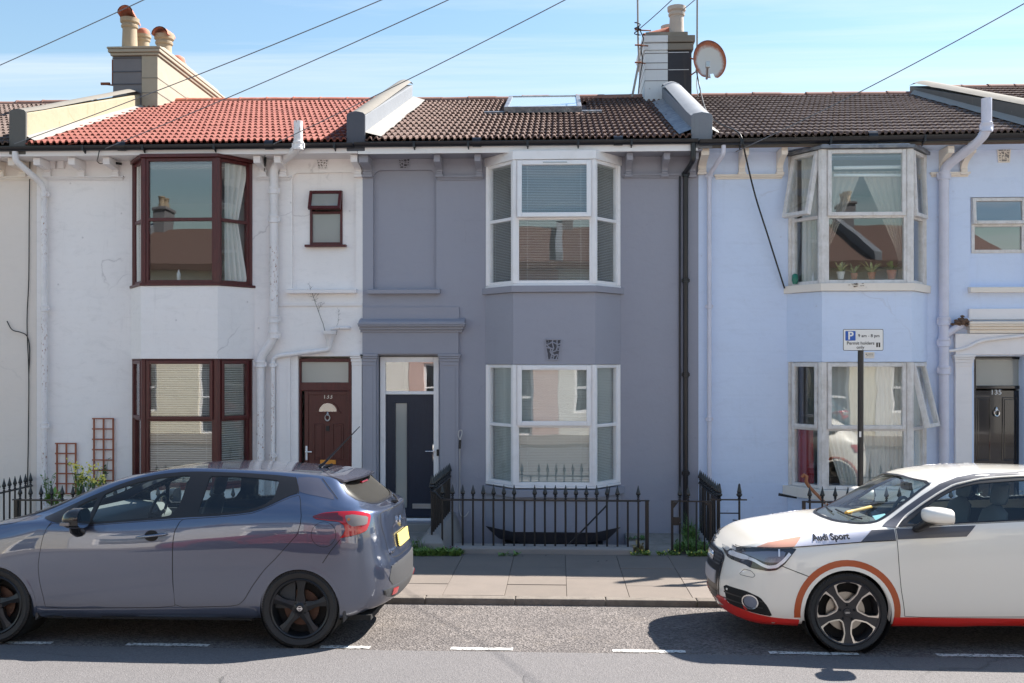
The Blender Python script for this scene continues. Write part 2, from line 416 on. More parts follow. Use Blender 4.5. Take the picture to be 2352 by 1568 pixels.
glass('glass_lens', (0.95, 0.95, 0.96), 0.05)
m = mat('glass_frosted', (0.33, 0.34, 0.32), 0.12, spec=0.8); t = NT(m); p = t.pos()
t.out(None, None, t.bump(t.noise(p, 30, 2), 0.15, 0.004))
mat('roof_glass', (0.42, 0.50, 0.54), 0.04, spec=1.0)
mat('blind_white', (0.84, 0.88, 0.87), 0.6)
mat('blind_pale', (0.88, 0.88, 0.86), 0.6)
m = mat('curtain_net', (0.62, 0.61, 0.57), 0.85)
m = mat('curtain_dark', (0.05, 0.05, 0.07), 0.9)
m = mat('curtain_beige', (0.42, 0.37, 0.31), 0.9)
mat('room_wall', (0.22, 0.20, 0.18), 0.9)
mat('room_pale', (0.45, 0.43, 0.40), 0.9)
mat('leaf', (0.115, 0.215, 0.05), 0.55); mat('leaf_dark', (0.07, 0.14, 0.035), 0.55); mat('leaf_pale', (0.46, 0.52, 0.25), 0.55)
mat('leaf_pale2', (0.16, 0.28, 0.05), 0.5); mat('grass_green', (0.15, 0.25, 0.05), 0.6); mat('straw', (0.32, 0.27, 0.12), 0.7)
mat('petal_yellow', (0.80, 0.70, 0.14), 0.6); mat('petal_purple', (0.25, 0.07, 0.14), 0.6)
mat('twig', (0.10, 0.09, 0.085), 0.8)
mat('sign_white', (0.74, 0.74, 0.73), 0.35); mat('sign_black', (0.012, 0.012, 0.013), 0.4); mat('sign_blue', (0.01, 0.09, 0.42), 0.35)
mat('orange_wood', (0.40, 0.14, 0.05), 0.5); mat('red_cloth', (0.35, 0.01, 0.015), 0.8)
mat('teal_plastic', (0.02, 0.18, 0.12), 0.3); mat('bottle_white', (0.75, 0.75, 0.75), 0.3); mat('bottle_blue', (0.05, 0.12, 0.5), 0.3)

# ground
m = mat('asphalt_road', (0.2, 0.2, 0.2), 0.88); t = NT(m); p = t.pos()
sp = t.vor(p, 110, 'Color'); hs = t.n('SeparateColor'); t.l(sp, hs.inputs[0])
c = t.mix(hs.outputs[0], (0.115, 0.108, 0.108), (0.180, 0.169, 0.168))
big = t.noise(p, 0.7, 6, 0.65)
c = t.mix(t.ramp(big, [(0.38, 0.0), (0.72, 0.5)]), c, (0.122, 0.116, 0.116))
v = t.noise(p, 26, 6, 0.8); c = t.mix(t.ramp(v, [(0.63, 0.0), (0.74, 0.45)]), c, (0.34, 0.32, 0.30))
c = t.mix(t.ramp(t.noise(p, 48, 5, 0.8), [(0.62, 0.0), (0.72, 0.6)]), c, (0.085, 0.082, 0.082))
cw = t.noise(p, 1.6, 8, 0.7, 0.4)
vr = t.n('TexVoronoi'); vr.feature = 'DISTANCE_TO_EDGE'; vr.inputs['Scale'].default_value = 0.42
dv = t.n('MixRGB'); dv.inputs[0].default_value = 0.22; t.l(p, dv.inputs[1])
nv = t.n('TexNoise'); nv.inputs['Scale'].default_value = 2.2; nv.inputs['Detail'].default_value = 8; t.l(p, nv.inputs['Vector']); t.l(nv.outputs['Color'], dv.inputs[2])
t.l(dv.outputs[0], vr.inputs['Vector'])
ck = t.math('MULTIPLY', t.ramp(vr.outputs['Distance'], [(0.0, 1.0), (0.005, 0.0)]), t.ramp(t.noise(p, 0.55, 3), [(0.50, 0.0), (0.58, 1.0)]))
c = t.mix(t.math('MULTIPLY', ck, 0.75), c, (0.07, 0.068, 0.066))
nb = t.bump(t.vor(p, 110), 0.5, 0.006); nb = t.bump(v, 0.4, 0.012, nb); nb = t.bump(t.math('SUBTRACT', 1.0, ck), 0.6, 0.01, nb)
t.out(c, None, nb)
m = mat('asphalt_strip', (0.15, 0.15, 0.15), 0.9); t = NT(m); p = t.pos()
sp = t.vor(p, 62, 'Color'); hs = t.n('SeparateColor'); t.l(sp, hs.inputs[0])
c = t.mix(t.ramp(hs.outputs[0], [(0.1, 0.0), (0.9, 1.0)]), (0.070, 0.061, 0.058), (0.225, 0.200, 0.187))
big = t.noise(p, 1.2, 7, 0.7)
c = t.mix(t.ramp(big, [(0.42, 0.0), (0.68, 0.65)]), c, (0.085, 0.075, 0.073))
c = t.mix(t.ramp(t.noise(p, 2.6, 7, 0.75), [(0.55, 0.0), (0.72, 0.55)]), c, (0.20, 0.17, 0.145))
c = t.mix(t.ramp(t.noise(p, 34, 5, 0.8), [(0.58, 0.0), (0.68, 0.8)]), c, (0.06, 0.056, 0.054))
nb = t.bump(t.vor(p, 62), 0.9, 0.012); nb = t.bump(t.noise(p, 20, 6, 0.8), 0.5, 0.015, nb)
t.out(c, None, nb)
m = mat('paving', (0.4, 0.36, 0.32), 0.85); t = NT(m); p = t.pos(); oi = t.n('ObjectInfo')
c = t.mix(oi.outputs['Random'], (0.172, 0.143, 0.120), (0.197, 0.165, 0.142))
c = t.mix(t.ramp(t.noise(p, 2.2, 7, 0.7), [(0.42, 0.0), (0.75, 0.6)]), c, (0.135, 0.116, 0.100))
c = t.mix(t.ramp(t.noise(p, 60, 4, 0.7), [(0.62, 0.0), (0.72, 0.4)]), c, (0.34, 0.30, 0.27))
c = t.mix(t.ramp(t.vor(p, 5.5), [(0.035, 0.55), (0.06, 0.0)]), c, (0.16, 0.145, 0.13))
t.out(c, None, t.bump(t.noise(p, 80, 5), 0.35, 0.005))
m = mat('kerb_stone', (0.24, 0.21, 0.18), 0.85); t = NT(m); p = t.pos(); oi = t.n('ObjectInfo')
c = t.mix(oi.outputs['Random'], (0.15, 0.128, 0.108), (0.20, 0.172, 0.146))
c = t.mix(t.ramp(t.noise(p, 7, 6, 0.75), [(0.42, 0.0), (0.72, 0.7)]), c, (0.075, 0.062, 0.052))
t.out(c, None, t.bump(t.noise(p, 40, 5), 0.5, 0.008))
m = mat('joint_dirt', (0.13, 0.11, 0.085), 0.95); t = NT(m); p = t.pos()
t.out(t.mix(t.ramp(t.noise(p, 3.5, 6), [(0.45, 0.0), (0.62, 1.0)]), (0.15, 0.125, 0.10), (0.10, 0.11, 0.05)))
m = mat('forecourt_concrete', (0.28, 0.26, 0.24), 0.9); t = NT(m); p = t.pos()
c = t.mix(t.ramp(t.noise(p, 2.5, 7, 0.7), [(0.40, 0.0), (0.7, 1.0)]), (0.31, 0.28, 0.25), (0.17, 0.155, 0.135))
c = t.mix(t.ramp(t.noise(p, 9, 7, 0.7), [(0.56, 0.0), (0.70, 0.7)]), c, (0.09, 0.10, 0.04))
t.out(c, None, t.bump(t.noise(p, 35, 5), 0.4, 0.01))
m = mat('road_paint', (0.66, 0.65, 0.62), 0.75); t = NT(m); p = t.pos()
al = t.ramp(t.noise(p, 30, 6, 0.8), [(0.40, 0.0), (0.50, 1.0)]); t.l(al, t.b.inputs['Alpha'])
mat('mortar_brown', (0.16, 0.10, 0.07), 0.9)

# ------------------------------------------------------------------ ground, road, pavement
M_ = MATS
YF = 13.94                    # house fronts
YL, YK, YB = 7.90, 9.68, 12.10   # parking-bay line, kerb face, back of pavement
ZK, ZKT, ZPB = -0.085, -0.02, -0.05
def rect(u0, v0, u1, v1, Y):
    uc = (u0 + u1) / 2
    return PX(u0, Y), PX(u1, Y), P(uc, v1, Y).z, P(uc, v0, Y).z
g = MB(); g.add([(-900, -900, -2.2), (900, -900, -2.2), (900, 900, -2.2), (-900, 900, -2.2)], [(0, 1, 2, 3)])
g.build('ground', M_['forecourt_concrete'], kind='structure')
g = MB(); nx = 40
def strip(mb, rows, x0=-70, x1=70, n=20):
    vs = [(x0 + (x1 - x0) * i / n, y, z) for (y, z) in rows for i in range(n + 1)]
    fs = [(r * (n + 1) + i, r * (n + 1) + i + 1, (r + 1) * (n + 1) + i + 1, (r + 1) * (n + 1) + i) for r in range(len(rows) - 1) for i in range(n)]
    mb.add(vs, fs)
strip(g, [(0.2, -0.03), (2.5, 0.02), (4.5, 0.035), (6.5, 0.02), (YL - 0.06, 0.0)])
road = g.build('road', M_['asphalt_road'], kind='structure')
g = MB(); strip(g, [(YL - 0.06, 0.0), (8.6, -0.03), (9.3, -0.068), (YK + 0.05, ZK)])
g.build('parking_strip', M_['asphalt_strip'], kind='structure')
for (u0, u1, v) in [(-170, -60, 1483), (0, 118, 1485), (290, 480, 1489), (735, 850, 1492), (1035, 1178, 1497), (1407, 1575, 1499), (1767, 1972, 1498), (2152, 2352, 1501)]:
    g = MB(); x0, x1 = PX(u0, YL), PX(u1, YL); z = 0.004
    n = 14; rnd = random.Random(int(u0))
    top = [(x0 + (x1 - x0) * i / n, YL + 0.045 + rnd.uniform(-0.008, 0.008), z - 0.002) for i in range(n + 1)]
    bot = [(x0 + (x1 - x0) * i / n, YL - 0.03 + rnd.uniform(-0.008, 0.008), z) for i in range(n + 1)]
    g.add(bot + top, [(i, i + 1, n + 2 + i, n + 1 + i) for i in range(n)])
    g.build('bay_marking', M_['road_paint'], road)
# pavement bed and slabs
g = MB(); g.box(-70, 70, YK + 0.13, YB, -0.35, -0.065)
pav = g.build('pavement', M_['joint_dirt'], kind='structure')
SLX = 0.612; X0 = 0.08
slabs = {}
rnd = random.Random(3)
for k in range(-15, 15):
    cuts = [[0.9, 0.62, 0.85], [0.55, 0.95, 0.87]][k % 2]
    y = YK + 0.135; tot = YB - 0.005 - y; sc_ = tot / sum(cuts)
    for j, c in enumerate(cuts):
        L = c * sc_
        key = (k % 2, j)
        if key not in slabs:
            b = MB(); b.box(0.002, SLX - 0.002, 0.002, L - 0.002, -0.06, 0.0); slabs[key] = b.mesh('paving_slab', M_['paving'], None, 0.004)
        o = bpy.data.objects.new('paving_slab', slabs[key]); COL.objects.link(o); o.parent = pav
        tz = ZKT + (ZPB - ZKT) * (y - YK) / (YB - YK)
        o.location = (X0 + k * SLX, y, tz + rnd.uniform(-0.0025, 0.0025))
        o.rotation_euler = (math.atan2(ZPB - ZKT, YB - YK) + rnd.uniform(-0.002, 0.002), rnd.uniform(-0.003, 0.003), 0)
        y += L
for s_ in (-1, 1):
    b = MB(); b.box(*sorted((s_ * 9.3, s_ * 70)), YK + 0.135, YB, -0.09, -0.035); b.build('paving_run', M_['paving'], pav)
g = MB(); g.box(-70, 70, YK + 0.012, YK + 0.13, -0.35, ZKT - 0.02)
kerb = g.build('kerb', M_['joint_dirt'], kind='structure')
b = MB(); b.box(0.003, 0.872, 0, 0.132, -0.2, 0.0); km = b.mesh('kerb_stone', M_['kerb_stone'], None, 0.014)
for k in range(-12, 13):
    o = bpy.data.objects.new('kerb_stone', km); COL.objects.link(o); o.parent = kerb
    o.location = (-0.42 + k * 0.876, YK + rnd.uniform(-0.004, 0.004), ZKT + rnd.uniform(-0.003, 0.003))
# forecourts between pavement and house fronts
XW0, XW1, XG1, XB1 = PX(84, YF), PX(833, YF), PX(1604, YF), 6.5
PITX0, PITX1 = -1.36, PX(1446, 13.0)
g = MB()
g.box(-11.5, PITX0, YB, YF + 0.05, -0.5, -0.08); g.box(PITX1, 11.5, YB, YF + 0.05, -0.5, -0.10)
g.box(PITX0, PITX1, YB, YB + 0.06, -1.6, -0.09)
g.build('forecourt', M_['forecourt_concrete'], kind='structure')
g = MB(); g.box(PITX0 - 0.02, PITX1 + 0.02, YB + 0.05, YF, -1.65, -1.5); g.box(PITX0 - 0.03, PITX0 + 0.002, YB + 0.06, YF, -1.5, -0.081); g.box(PITX1 - 0.002, PITX1 + 0.03, YB + 0.06, YF, -1.5, -0.101)
g.build('lightwell', M_['trim_grey'], kind='structure')
# litter and grit against the kerb
g = MB()
for i in range(120):
    x = rnd.uniform(-2.2, 2.6); y = YK - abs(rnd.gauss(0, 0.12)) - 0.005; s_ = rnd.uniform(0.003, 0.009)
    if rnd.random() < 0.35: y = rnd.uniform(YL + 0.1, YK)
    z = ZK + (YK - y) * 0.048
    g.add([(x - s_, y - s_, z), (x + s_, y - s_ * 0.6, z), (x + s_ * 0.7, y + s_, z), (x, y, z + s_)], [(0, 1, 3), (1, 2, 3), (2, 0, 3)])
g.build('road_grit', M_['fillet_white'], kind='stuff', label='loose pale grit and chippings along the kerb', cat='grit')

# ------------------------------------------------------------------ houses
YE = YF - 0.44                # tile edge at the eaves
YR = 18.2                     # ridge
YBAY = YF - 0.47              # front of the bays
def part(mb, name, mname, parent, smooth=None, bevel=None, **kw):
    return mb.build(name, M_[mname], parent, smooth, bevel, **kw)

def roof(house, x0, x1, ze0, ze1, zr0, zr1, matn, ridge_mat, courses=16, ntile=17, holes=(), rolls=3, mirror=False, cutleft=0.0, seed=0):
    """tiled front slope from (YE, ze) to (YR, zr); x0..x1 between the upstands"""
    rnd = random.Random(seed)
    g = MB(); th = 0.09
    pts = [(x0 - .12, YE + .03, ze0 - .055), (x1 + .12, YE + .03, ze1 - .055), (x1 + .12, YR, zr1 - .03), (x0 - .12, YR, zr0 - .03)]
    back = [(x0 - .12, 2 * YR - YE, ze0 - .055), (x1 + .12, 2 * YR - YE, ze1 - .055)]
    lo = [(p[0], p[1], p[2] - th) for p in pts + back]
    g.add(pts + back + lo, [(0, 1, 2, 3), (3, 2, 5, 4), (6, 9, 8, 7), (9, 10, 11, 8), (0, 6, 7, 1), (4, 5, 11, 10), (0, 3, 9, 6), (3, 4, 10, 9), (1, 7, 8, 2), (2, 8, 11, 5)])
    rf = part(g, 'roof', matn, house)
    W = x1 - x0; tw = W / ntile
    # one interlocking tile with rolls: x across 0..1, y up the slope
    gauge = math.hypot(YR - YE, (zr0 + zr1 - ze0 - ze1) / 2) / courses
    prof = []
    for r in range(rolls):
        a = r / rolls; w = 1 / rolls
        prof += [(a, 0.0), (a + w * .34, 0.0), (a + w * .48, .027), (a + w * .60, .034), (a + w * .80, .034), (a + w * .93, .024)]
    prof.append((1.0, 0.0))
    L = gauge * 1.18; tt = 0.017
    vs, fs = [], []; n = len(prof)
    for (yy, dz) in ((0.0, 0.0), (L, -0.004)):
        for (x, h) in prof: vs.append((x * tw * 1.002, yy, h + dz + tt))
    for (x, h) in prof: vs.append((x * tw * 1.002, 0.004, h - 0.004))
    for i in range(n - 1):
        fs += [(i, i + 1, n + i + 1, n + i), (2 * n + i, 2 * n + i + 1, i + 1, i)]
    t_ = MB(); t_.add(vs, fs); tm = t_.mesh('roof_tile', M_[matn], 30)
    cells = []
    for c in range(courses):
        for k in range(ntile):
            xx = x0 + (k + .5) * tw; f_ = c / courses; yy = YE + (YR - YE) * f_
            if any(h[0] < xx < h[1] and h[2] < yy + (YR - YE) / courses * .5 < h[3] for h in holes): continue
            cells.append((c, k))
    for (c, k) in cells[:300]:
        f_ = c / courses; fx_ = (k + .5) / ntile
        ze = ze0 + (ze1 - ze0) * fx_; zr = zr0 + (zr1 - zr0) * fx_
        o = bpy.data.objects.new('roof_tile', tm); COL.objects.link(o); o.parent = rf; o.location = -world_loc(rf) + Vector((x0 + k * tw, YE - .02 + (YR - YE) * f_, ze - .005 + (zr - ze) * f_ + rnd.uniform(-.003, .003)))
        sl_ = math.atan2(zr - ze, YR - YE)
        o.rotation_euler = (sl_ - math.atan2(.022, gauge) + rnd.uniform(-.006, .006), math.atan2(-(ze1 - ze0) * (1 - f_) - (zr1 - zr0) * f_, W) + rnd.uniform(-.006, .006), rnd.uniform(-.008, .008))
    # ridge tiles
    nr = max(4, int(W / .45)); rw = W / nr
    pr = [(math.cos(a) * .115, math.sin(a) * .10) for a in [math.pi * i / 8 for i in range(9)]]
    vs, fs = [], []
    for x, s_ in ((0.0, 1.06), (.03, 1.06), (.031, 1.0), (rw, .97)):
        for (py, pz) in pr: vs.append((x, py * s_, pz * s_))
    for i in range(3):
        for j in range(8): fs.append((i * 9 + j, i * 9 + j + 1, (i + 1) * 9 + j + 1, (i + 1) * 9 + j))
    b = MB(); b.add(vs, fs); rm = b.mesh('ridge_tile', M_[ridge_mat], 40)
    for k in range(nr):
        o = bpy.data.objects.new('ridge_tile', rm); COL.objects.link(o); o.parent = rf
        fx_ = k / nr; o.location = -world_loc(rf) + Vector((x0 + k * rw, YR, zr0 + (zr1 - zr0) * fx_ - .02 + rnd.uniform(-.008, .008)))
        o.rotation_euler = (0, rnd.uniform(-.012, .012) - math.atan2(zr1 - zr0, W), rnd.uniform(-.012, .012))
    return rf

def gutter(house, x0, x1, z0, z1, hang=(), matn='black_plastic', r=.058, y=None):
    y = y if y is not None else YE - .015
    g = MB(); seg = 8
    for rr, fl in ((r, 1), (r - .006, -1)):
        vs = []
        for x, z in ((x0, z0), (x1, z1)):
            for i in range(seg + 1):
                a = math.pi + math.pi * i / seg
                vs.append((x, y + rr * math.cos(a), z + rr * math.sin(a)))
        g.add(vs, [((i, i + 1, seg + 2 + i, seg + 1 + i) if fl > 0 else (i, seg + 1 + i, seg + 2 + i, i + 1)) for i in range(seg)])
    g.box(x0, x1, y - r - .002, y - r + .008, min(z0, z1) - .004, max(z0, z1) + .006) if abs(z0 - z1) < .02 else None
    for x, z in ((x0, z0), (x1, z1)):
        g.add([(x, y + r * math.cos(math.pi + math.pi * i / seg), z + r * math.sin(math.pi + math.pi * i / seg)) for i in range(seg + 1)], [tuple(range(seg + 1))])
    for x in hang:
        z = z0 + (z1 - z0) * (x - x0) / (x1 - x0)
        g.box(x - .014, x + .014, y - r - .006, y + .02, z - r - .008, z + .008)
        g.prism([(y - .03, z - r), (y + .06, z - r), (y + .06, z - r - .05)], x - .008, x + .008, 'x')
    for x in (x0 + (x1 - x0) * .36, x0 + (x1 - x0) * .77):
        z = z0 + (z1 - z0) * (x - x0) / (x1 - x0)
        g.lathe([(r + .007, -.06), (r + .007, .06)], (x, y, z - .002), 16, 'x', False)
    return part(g, 'gutter', matn, house, 50)

def upstand(house, xa, xb, yA, yB_, zA_lo, zB_lo, zA, zB, face, top, side, cap=0.03, name='parapet', rise=.14, front_h=None):
    """party wall carried up through the roof: sloping coping, blunt front end"""
    g = MB(); n = 8
    g.prism([(yA, zA_lo), (yB_, zB_lo), (yB_, zB), (yA + .45, zA + (zB - zA) * .45 / (yB_ - yA) + .0), (yA, zA)], xa + .012, xb - .012, 'x')
    o = part(g, name, side, house, None, .018)
    # coping, slightly rounded across
    cp = MB(); rows = []
    for (y, z) in ((yA - .012, zA), (yA + .45, zA + (zB - zA) * .45 / (yB_ - yA)), (yB_ - .25, zB - .02), (yB_ + .012, zB)):
        for i in range(7):
            t_ = i / 6; rows.append((xa + (xb - xa) * t_, y, z + .006 + .045 * math.sin(math.pi * t_)))
    cp.add(rows, [(r * 7 + i, r * 7 + i + 1, (r + 1) * 7 + i + 1, (r + 1) * 7 + i) for r in range(3) for i in range(6)])
    part(cp, 'coping', top, o, 50)
    fr = MB(); fr.prism([(xa, zA_lo - .02), (xb, zA_lo - .02), (xb, zA), (xb - .03, zA + .03), ((xa + xb) / 2, zA + .05), (xa + .03, zA + .03), (xa, zA)], yA - .035, yA + .01, 'y')
    part(fr, 'parapet_end', face, o, None, .012)
    return o

def corbel(house, x, w, z0, z1, depth, matn, y=YF):
    """carved eaves bracket: square head, ogee shank, little foot"""
    g = MB(); H = z1 - z0
    pr = [(0, z0), (-.055, z0), (-.062, z0 + .03), (-.045, z0 + .05)]
    for i in range(9):
        t_ = i / 8; pr.append((-.045 - (depth - .085) * (t_ ** 2.2), z0 + .05 + (H - .15) * t_))
    pr += [(-depth, z1 - .10), (-depth - .01, z1 - .05), (-depth, z1), (0, z1)]
    g.prism([(y + a, b) for a, b in pr], x - w / 2, x + w / 2, 'x')
    g.box(x - w / 2 - .012, x + w / 2 + .012, y - .075, y, z0 - .035, z0 - .002)
    return part(g, 'corbel', matn, house, None, .006)

def string_course(house, x0, x1, z, matn, name='string_course', h=.06, y=YF):
    g = MB()
    g.box(x0, x1, y - .055, y, z, z + h * .42); g.box(x0 + .012, x1 - .012, y - .038, y, z - h * .30, z - .001); g.box(x0 + .02, x1 - .02, y - .022, y, z - h * .62, z - h * .30 - .001)
    return part(g, name, matn, house, None, .005)

def sill(house, x0, x1, z0, z1, matn, depth=.09, y=YF):
    g = MB(); g.prism([(y + .02, z0), (y - depth, z0), (y - depth, z1 - .015), (y + .02, z1)], x0, x1, 'x')
    return part(g, 'sill', matn, house, None, .006)

def frame_bars(g, x0, x1, z0, z1, t_, y0, y1, tb=None):
    tb = tb or t_
    g.box(x0, x0 + t_, y0, y1, z0, z1); g.box(x1 - t_, x1, y0, y1, z0, z1)
    g.box(x0 + t_, x1 - t_, y0 + .0012, y1 - .0012, z1 - t_, z1); g.box(x0 + t_, x1 - t_, y0 + .0012, y1 - .0012, z0, z0 + tb)

def sash(M, x0, x1, z0, z1, t_, y, dep, win, fmat, gmat, ang=0.0):
    """opening light hinged at its head, swung out by ang"""
    H = Matrix.Translation((0, y, z1)) @ Matrix.Rotation(-ang, 4, 'X') @ Matrix.Translation((0, -y, -z1))
    g = MB(M @ H); frame_bars(g, x0, x1, z0, z1, t_, y - .022, y + dep)
    o = part(g, 'sash', fmat, win, None, .006)
    g = MB(M @ H); g.box(x0 + t_ - .004, x1 - t_ + .004, y + .004, y + .016, z0 + t_ - .004, z1 - t_ + .004)
    part(g, 'pane', gmat, win)
    return o

def bay_window(house, xs, ys, z0, zt, z1, fmat, gmat, post=.075, fr=.045, opens=(0, 0, 0), sashes=(0, 1, 0), name='bay_window', head=0.0, sasht=.045):
    """xs: four corner x, ys: four corner y, left to right. z0 sill, zt transom, z1 head"""
    D = .07; fm = MB(); todo = []
    for k in range(3):
        M, L = facet((xs[k], ys[k]), (xs[k + 1], ys[k + 1]))
        a = post * (.5 if k != 0 else .6); b = post * (.5 if k != 2 else .6)
        fm.M = M; frame_bars(fm, a - .012, L - b + .012, z0, z1, fr, .004, D)
        fm.box(a, L - b, .0055, D - .002, zt - fr * .5, zt + fr * .5)
        todo.append((k, M, L, a, b))
    win = part(fm, name, fmat, house, None, .006)
    for (k, M, L, a, b) in todo:
        gx0, gx1 = a + fr - .018, L - b - fr + .018
        if sashes[k]:
            sash(M, a + .012, L - b - .012, zt + .004, z1 - .012, sasht, -.004, .05, win, fmat, gmat, opens[k])
        else:
            g = MB(M); g.box(gx0, gx1, .032, .046, zt + fr * .5 - .006, z1 - fr + .006); part(g, 'pane', gmat, win)
        g = MB(M); g.box(gx0, gx1, .032, .046, z0 + fr - .006, zt - fr * .5 + .006); part(g, 'pane', gmat, win)
    for k in (1, 2):
        g = MB(); ang = math.atan2(ys[2] - ys[3], xs[2] - xs[3]) if k == 2 else 0
        s_ = 1 if k == 1 else -1
        w = post / 2
        g.prism([(xs[k] - w * .9 * s_, ys[k] + .052), (xs[k] - w * s_ * .8, ys[k] + .012), (xs[k] - w * .15 * s_, ys[k] - .014), (xs[k] + w * .95 * s_, ys[k] - .010), (xs[k] + w * .95 * s_, ys[k] + .07), (xs[k], ys[k] + .08)], z0 + .001, z1 - .001, 'z')
        part(g, 'corner_post', fmat, win, None, .006)
    for k in (0, 3):
        s_ = 1 if k == 0 else -1; g = MB(); g.box(*sorted((xs[k] - .005 * s_, xs[k] + .05 * s_)), ys[k] - .03, ys[k] + .03, z0 + .001, z1 - .001); part(g, 'jamb', fmat, win, None, .005)
    return win

def bay_prism(house, xs, ys, z0, z1, matn, name, grow=0.0, bevel=.004, taper=0.0):
    g = MB()
    def ring(gr, z):
        return [(xs[0] - gr, ys[0] + .02, z), (xs[0] - gr, ys[0] - gr * .2, z), (xs[1] - gr * .5, ys[1] - gr, z), (xs[2] + gr * .5, ys[2] - gr, z), (xs[3] + gr, ys[3] - gr * .2, z), (xs[3] + gr, ys[3] + .02, z)]
    a, b = ring(grow - taper, z0), ring(grow, z1); n = 6
    g.add(a + b, [tuple(range(n)), tuple(range(2 * n - 1, n - 1, -1))] + [(i, (i + 1) % n, (i + 1) % n + n, i + n) for i in range(n)])
    return part(g, name, matn, house, None, bevel)

def blind(xs, ys, z0, z1, pitch, tilt, matn, label, width=.024, seed=0, inset=.09, sides=True, group=None):
    o = MB(); rnd = random.Random(seed)
    for k in range(3):
        if not sides and k != 1: continue
        M, L = facet((xs[k], ys[k]), (xs[k + 1], ys[k + 1]))
        o.M = M; z = z1 - .02; dy, dz = math.cos(tilt) * width / 2, math.sin(tilt) * width / 2
        a, b = .07 if k != 0 else .05, L - (.07 if k != 2 else .05)
        o.box(a, b, inset - .02, inset + .02, z1 - .03, z1)
        while z > z0:
            j = rnd.uniform(-.0012, .0012)
            o.add([(a, inset - dy, z - dz + j), (b, inset - dy, z - dz - j), (b, inset + dy, z + dz - j), (a, inset + dy, z + dz + j)], [(0, 1, 2, 3)])
            z -= pitch
        for xx in (a + .12 * (b - a), b - .12 * (b - a)):
            o.box(xx - .0015, xx + .0015, inset - .016, inset - .013, z0, z1)
    return o.build('venetian_blind', M_[matn], None, None, None, label=label, cat='blind', group=group)

def drape(p0, p1, z0, z1, n, amp, matn, name, label, cat='curtain', gather=None, seed=1):
    """hanging cloth with folds between two plan points; gather narrows it at a height"""
    rnd = random.Random(seed); p0, p1 = Vector(p0), Vector(p1); d = p1 - p0; L = d.length; d /= L; nrm = Vector((-d.y, d.x))
    vs, fs = [], []; rows = 14; cols = n * 6
    ph = [rnd.uniform(.7, 1.3) for _ in range(cols + 1)]
    for r in range(rows + 1):
        t_ = r / rows; z = z1 + (z0 - z1) * t_
        for c in range(cols + 1):
            s_ = c / cols
            w = gather(t_, s_) if gather else s_
            q = p0 + d * (w * L) + nrm * (amp * math.sin(s_ * n * 2 * math.pi + .6 * math.sin(3 * t_ + s_ * 5)) * ph[c] * (.5 + .5 * t_))
            vs.append((q.x, q.y, z))
    for r in range(rows):
        for c in range(cols): fs.append((r * (cols + 1) + c, r * (cols + 1) + c + 1, (r + 1) * (cols + 1) + c + 1, (r + 1) * (cols + 1) + c))
    b = MB(); b.add(vs, fs); return b.build(name, M_[matn], None, 180, None, label=label, cat=cat)

def vent(house, u0, v0, u1, v1, matn, taper=.22, y=YF, seed=0):
    """pierced keystone-shaped air brick"""
    x0, x1, z0, z1 = rect(u0, v0, u1, v1, y); rnd = random.Random(seed)
    g = MB(); w = x1 - x0; cx = (x0 + x1) / 2; H = z1 - z0
    hw = lambda z: w / 2 * (1 - taper * (z1 - z) / H)
    rim = .014
    out = [(cx - hw(z0), z0), (cx + hw(z0), z0), (cx + hw(z1), z1), (cx - hw(z1), z1)]
    inn = [(cx - hw(z0) + rim, z0 + rim), (cx + hw(z0) - rim, z0 + rim), (cx + hw(z1) - rim, z1 - rim), (cx - hw(z1) + rim, z1 - rim)]
    vs = [(p[0], y - .014, p[1]) for p in out + inn] + [(p[0], y + .01, p[1]) for p in out + inn]
    g.add(vs, [(i, (i + 1) % 4, 4 + (i + 1) % 4, 4 + i) for i in range(4)] + [(i, (i + 1) % 4, 8 + (i + 1) % 4, 8 + i) for i in range(4)] + [(4 + i, 4 + (i + 1) % 4, 12 + (i + 1) % 4, 12 + i) for i in range(4)])
    o = part(g, 'air_vent', matn, house)
    b = MB(); b.add([(p[0], y - .0025, p[1]) for p in inn], [(0, 1, 2, 3)]); part(b, 'vent_opening', 'hood_grey' if 'grey' in matn else 'concrete_step', o)
    # coral-like web: wobbly cells between the rims
    c = MB(); nx_, nz_ = 4, 5; node = {}
    for i in range(nx_ + 1):
        for j in range(nz_ + 1):
            zz = z0 + rim * .5 + (H - rim) * j / nz_; ww = hw(zz) - rim * .5; e = 0 if i in (0, nx_) or j in (0, nz_) else 1
            node[i, j] = (cx + (2 * i / nx_ - 1) * ww + e * rnd.uniform(-.32, .32) * w / nx_ + (.25 * w / nx_ * (1 if j % 2 else -1) if e else 0), y - .006, zz + e * rnd.uniform(-.3, .3) * H / nz_)
    for (i, j), p_ in node.items():
        for q_ in ((i + 1, j), (i, j + 1)):
            if q_ in node and rnd.random() < .86:
                r_ = node[q_]; mid = ((p_[0] + r_[0]) / 2 + rnd.uniform(-.1, .1) * w / nx_, y - .007, (p_[2] + r_[2]) / 2 + rnd.uniform(-.1, .1) * H / nz_); c.tube([p_, mid, r_], w * .036, 5, False)
    for k in range(4):
        i, j = rnd.randrange(nx_), rnd.randrange(nz_); p_, r_ = node[i, j], node[i + 1, j + 1]; q_ = ((p_[0] + r_[0]) / 2, y - .006, (p_[2] + r_[2]) / 2); c.tube([(q_[0] + math.cos(a_) * w * .07, y - .006, q_[2] + math.sin(a_) * w * .085) for a_ in [t_ * math.pi / 4 for t_ in range(9)]], w * .024, 5, False)
    part(c, 'web', matn, o)
    return o

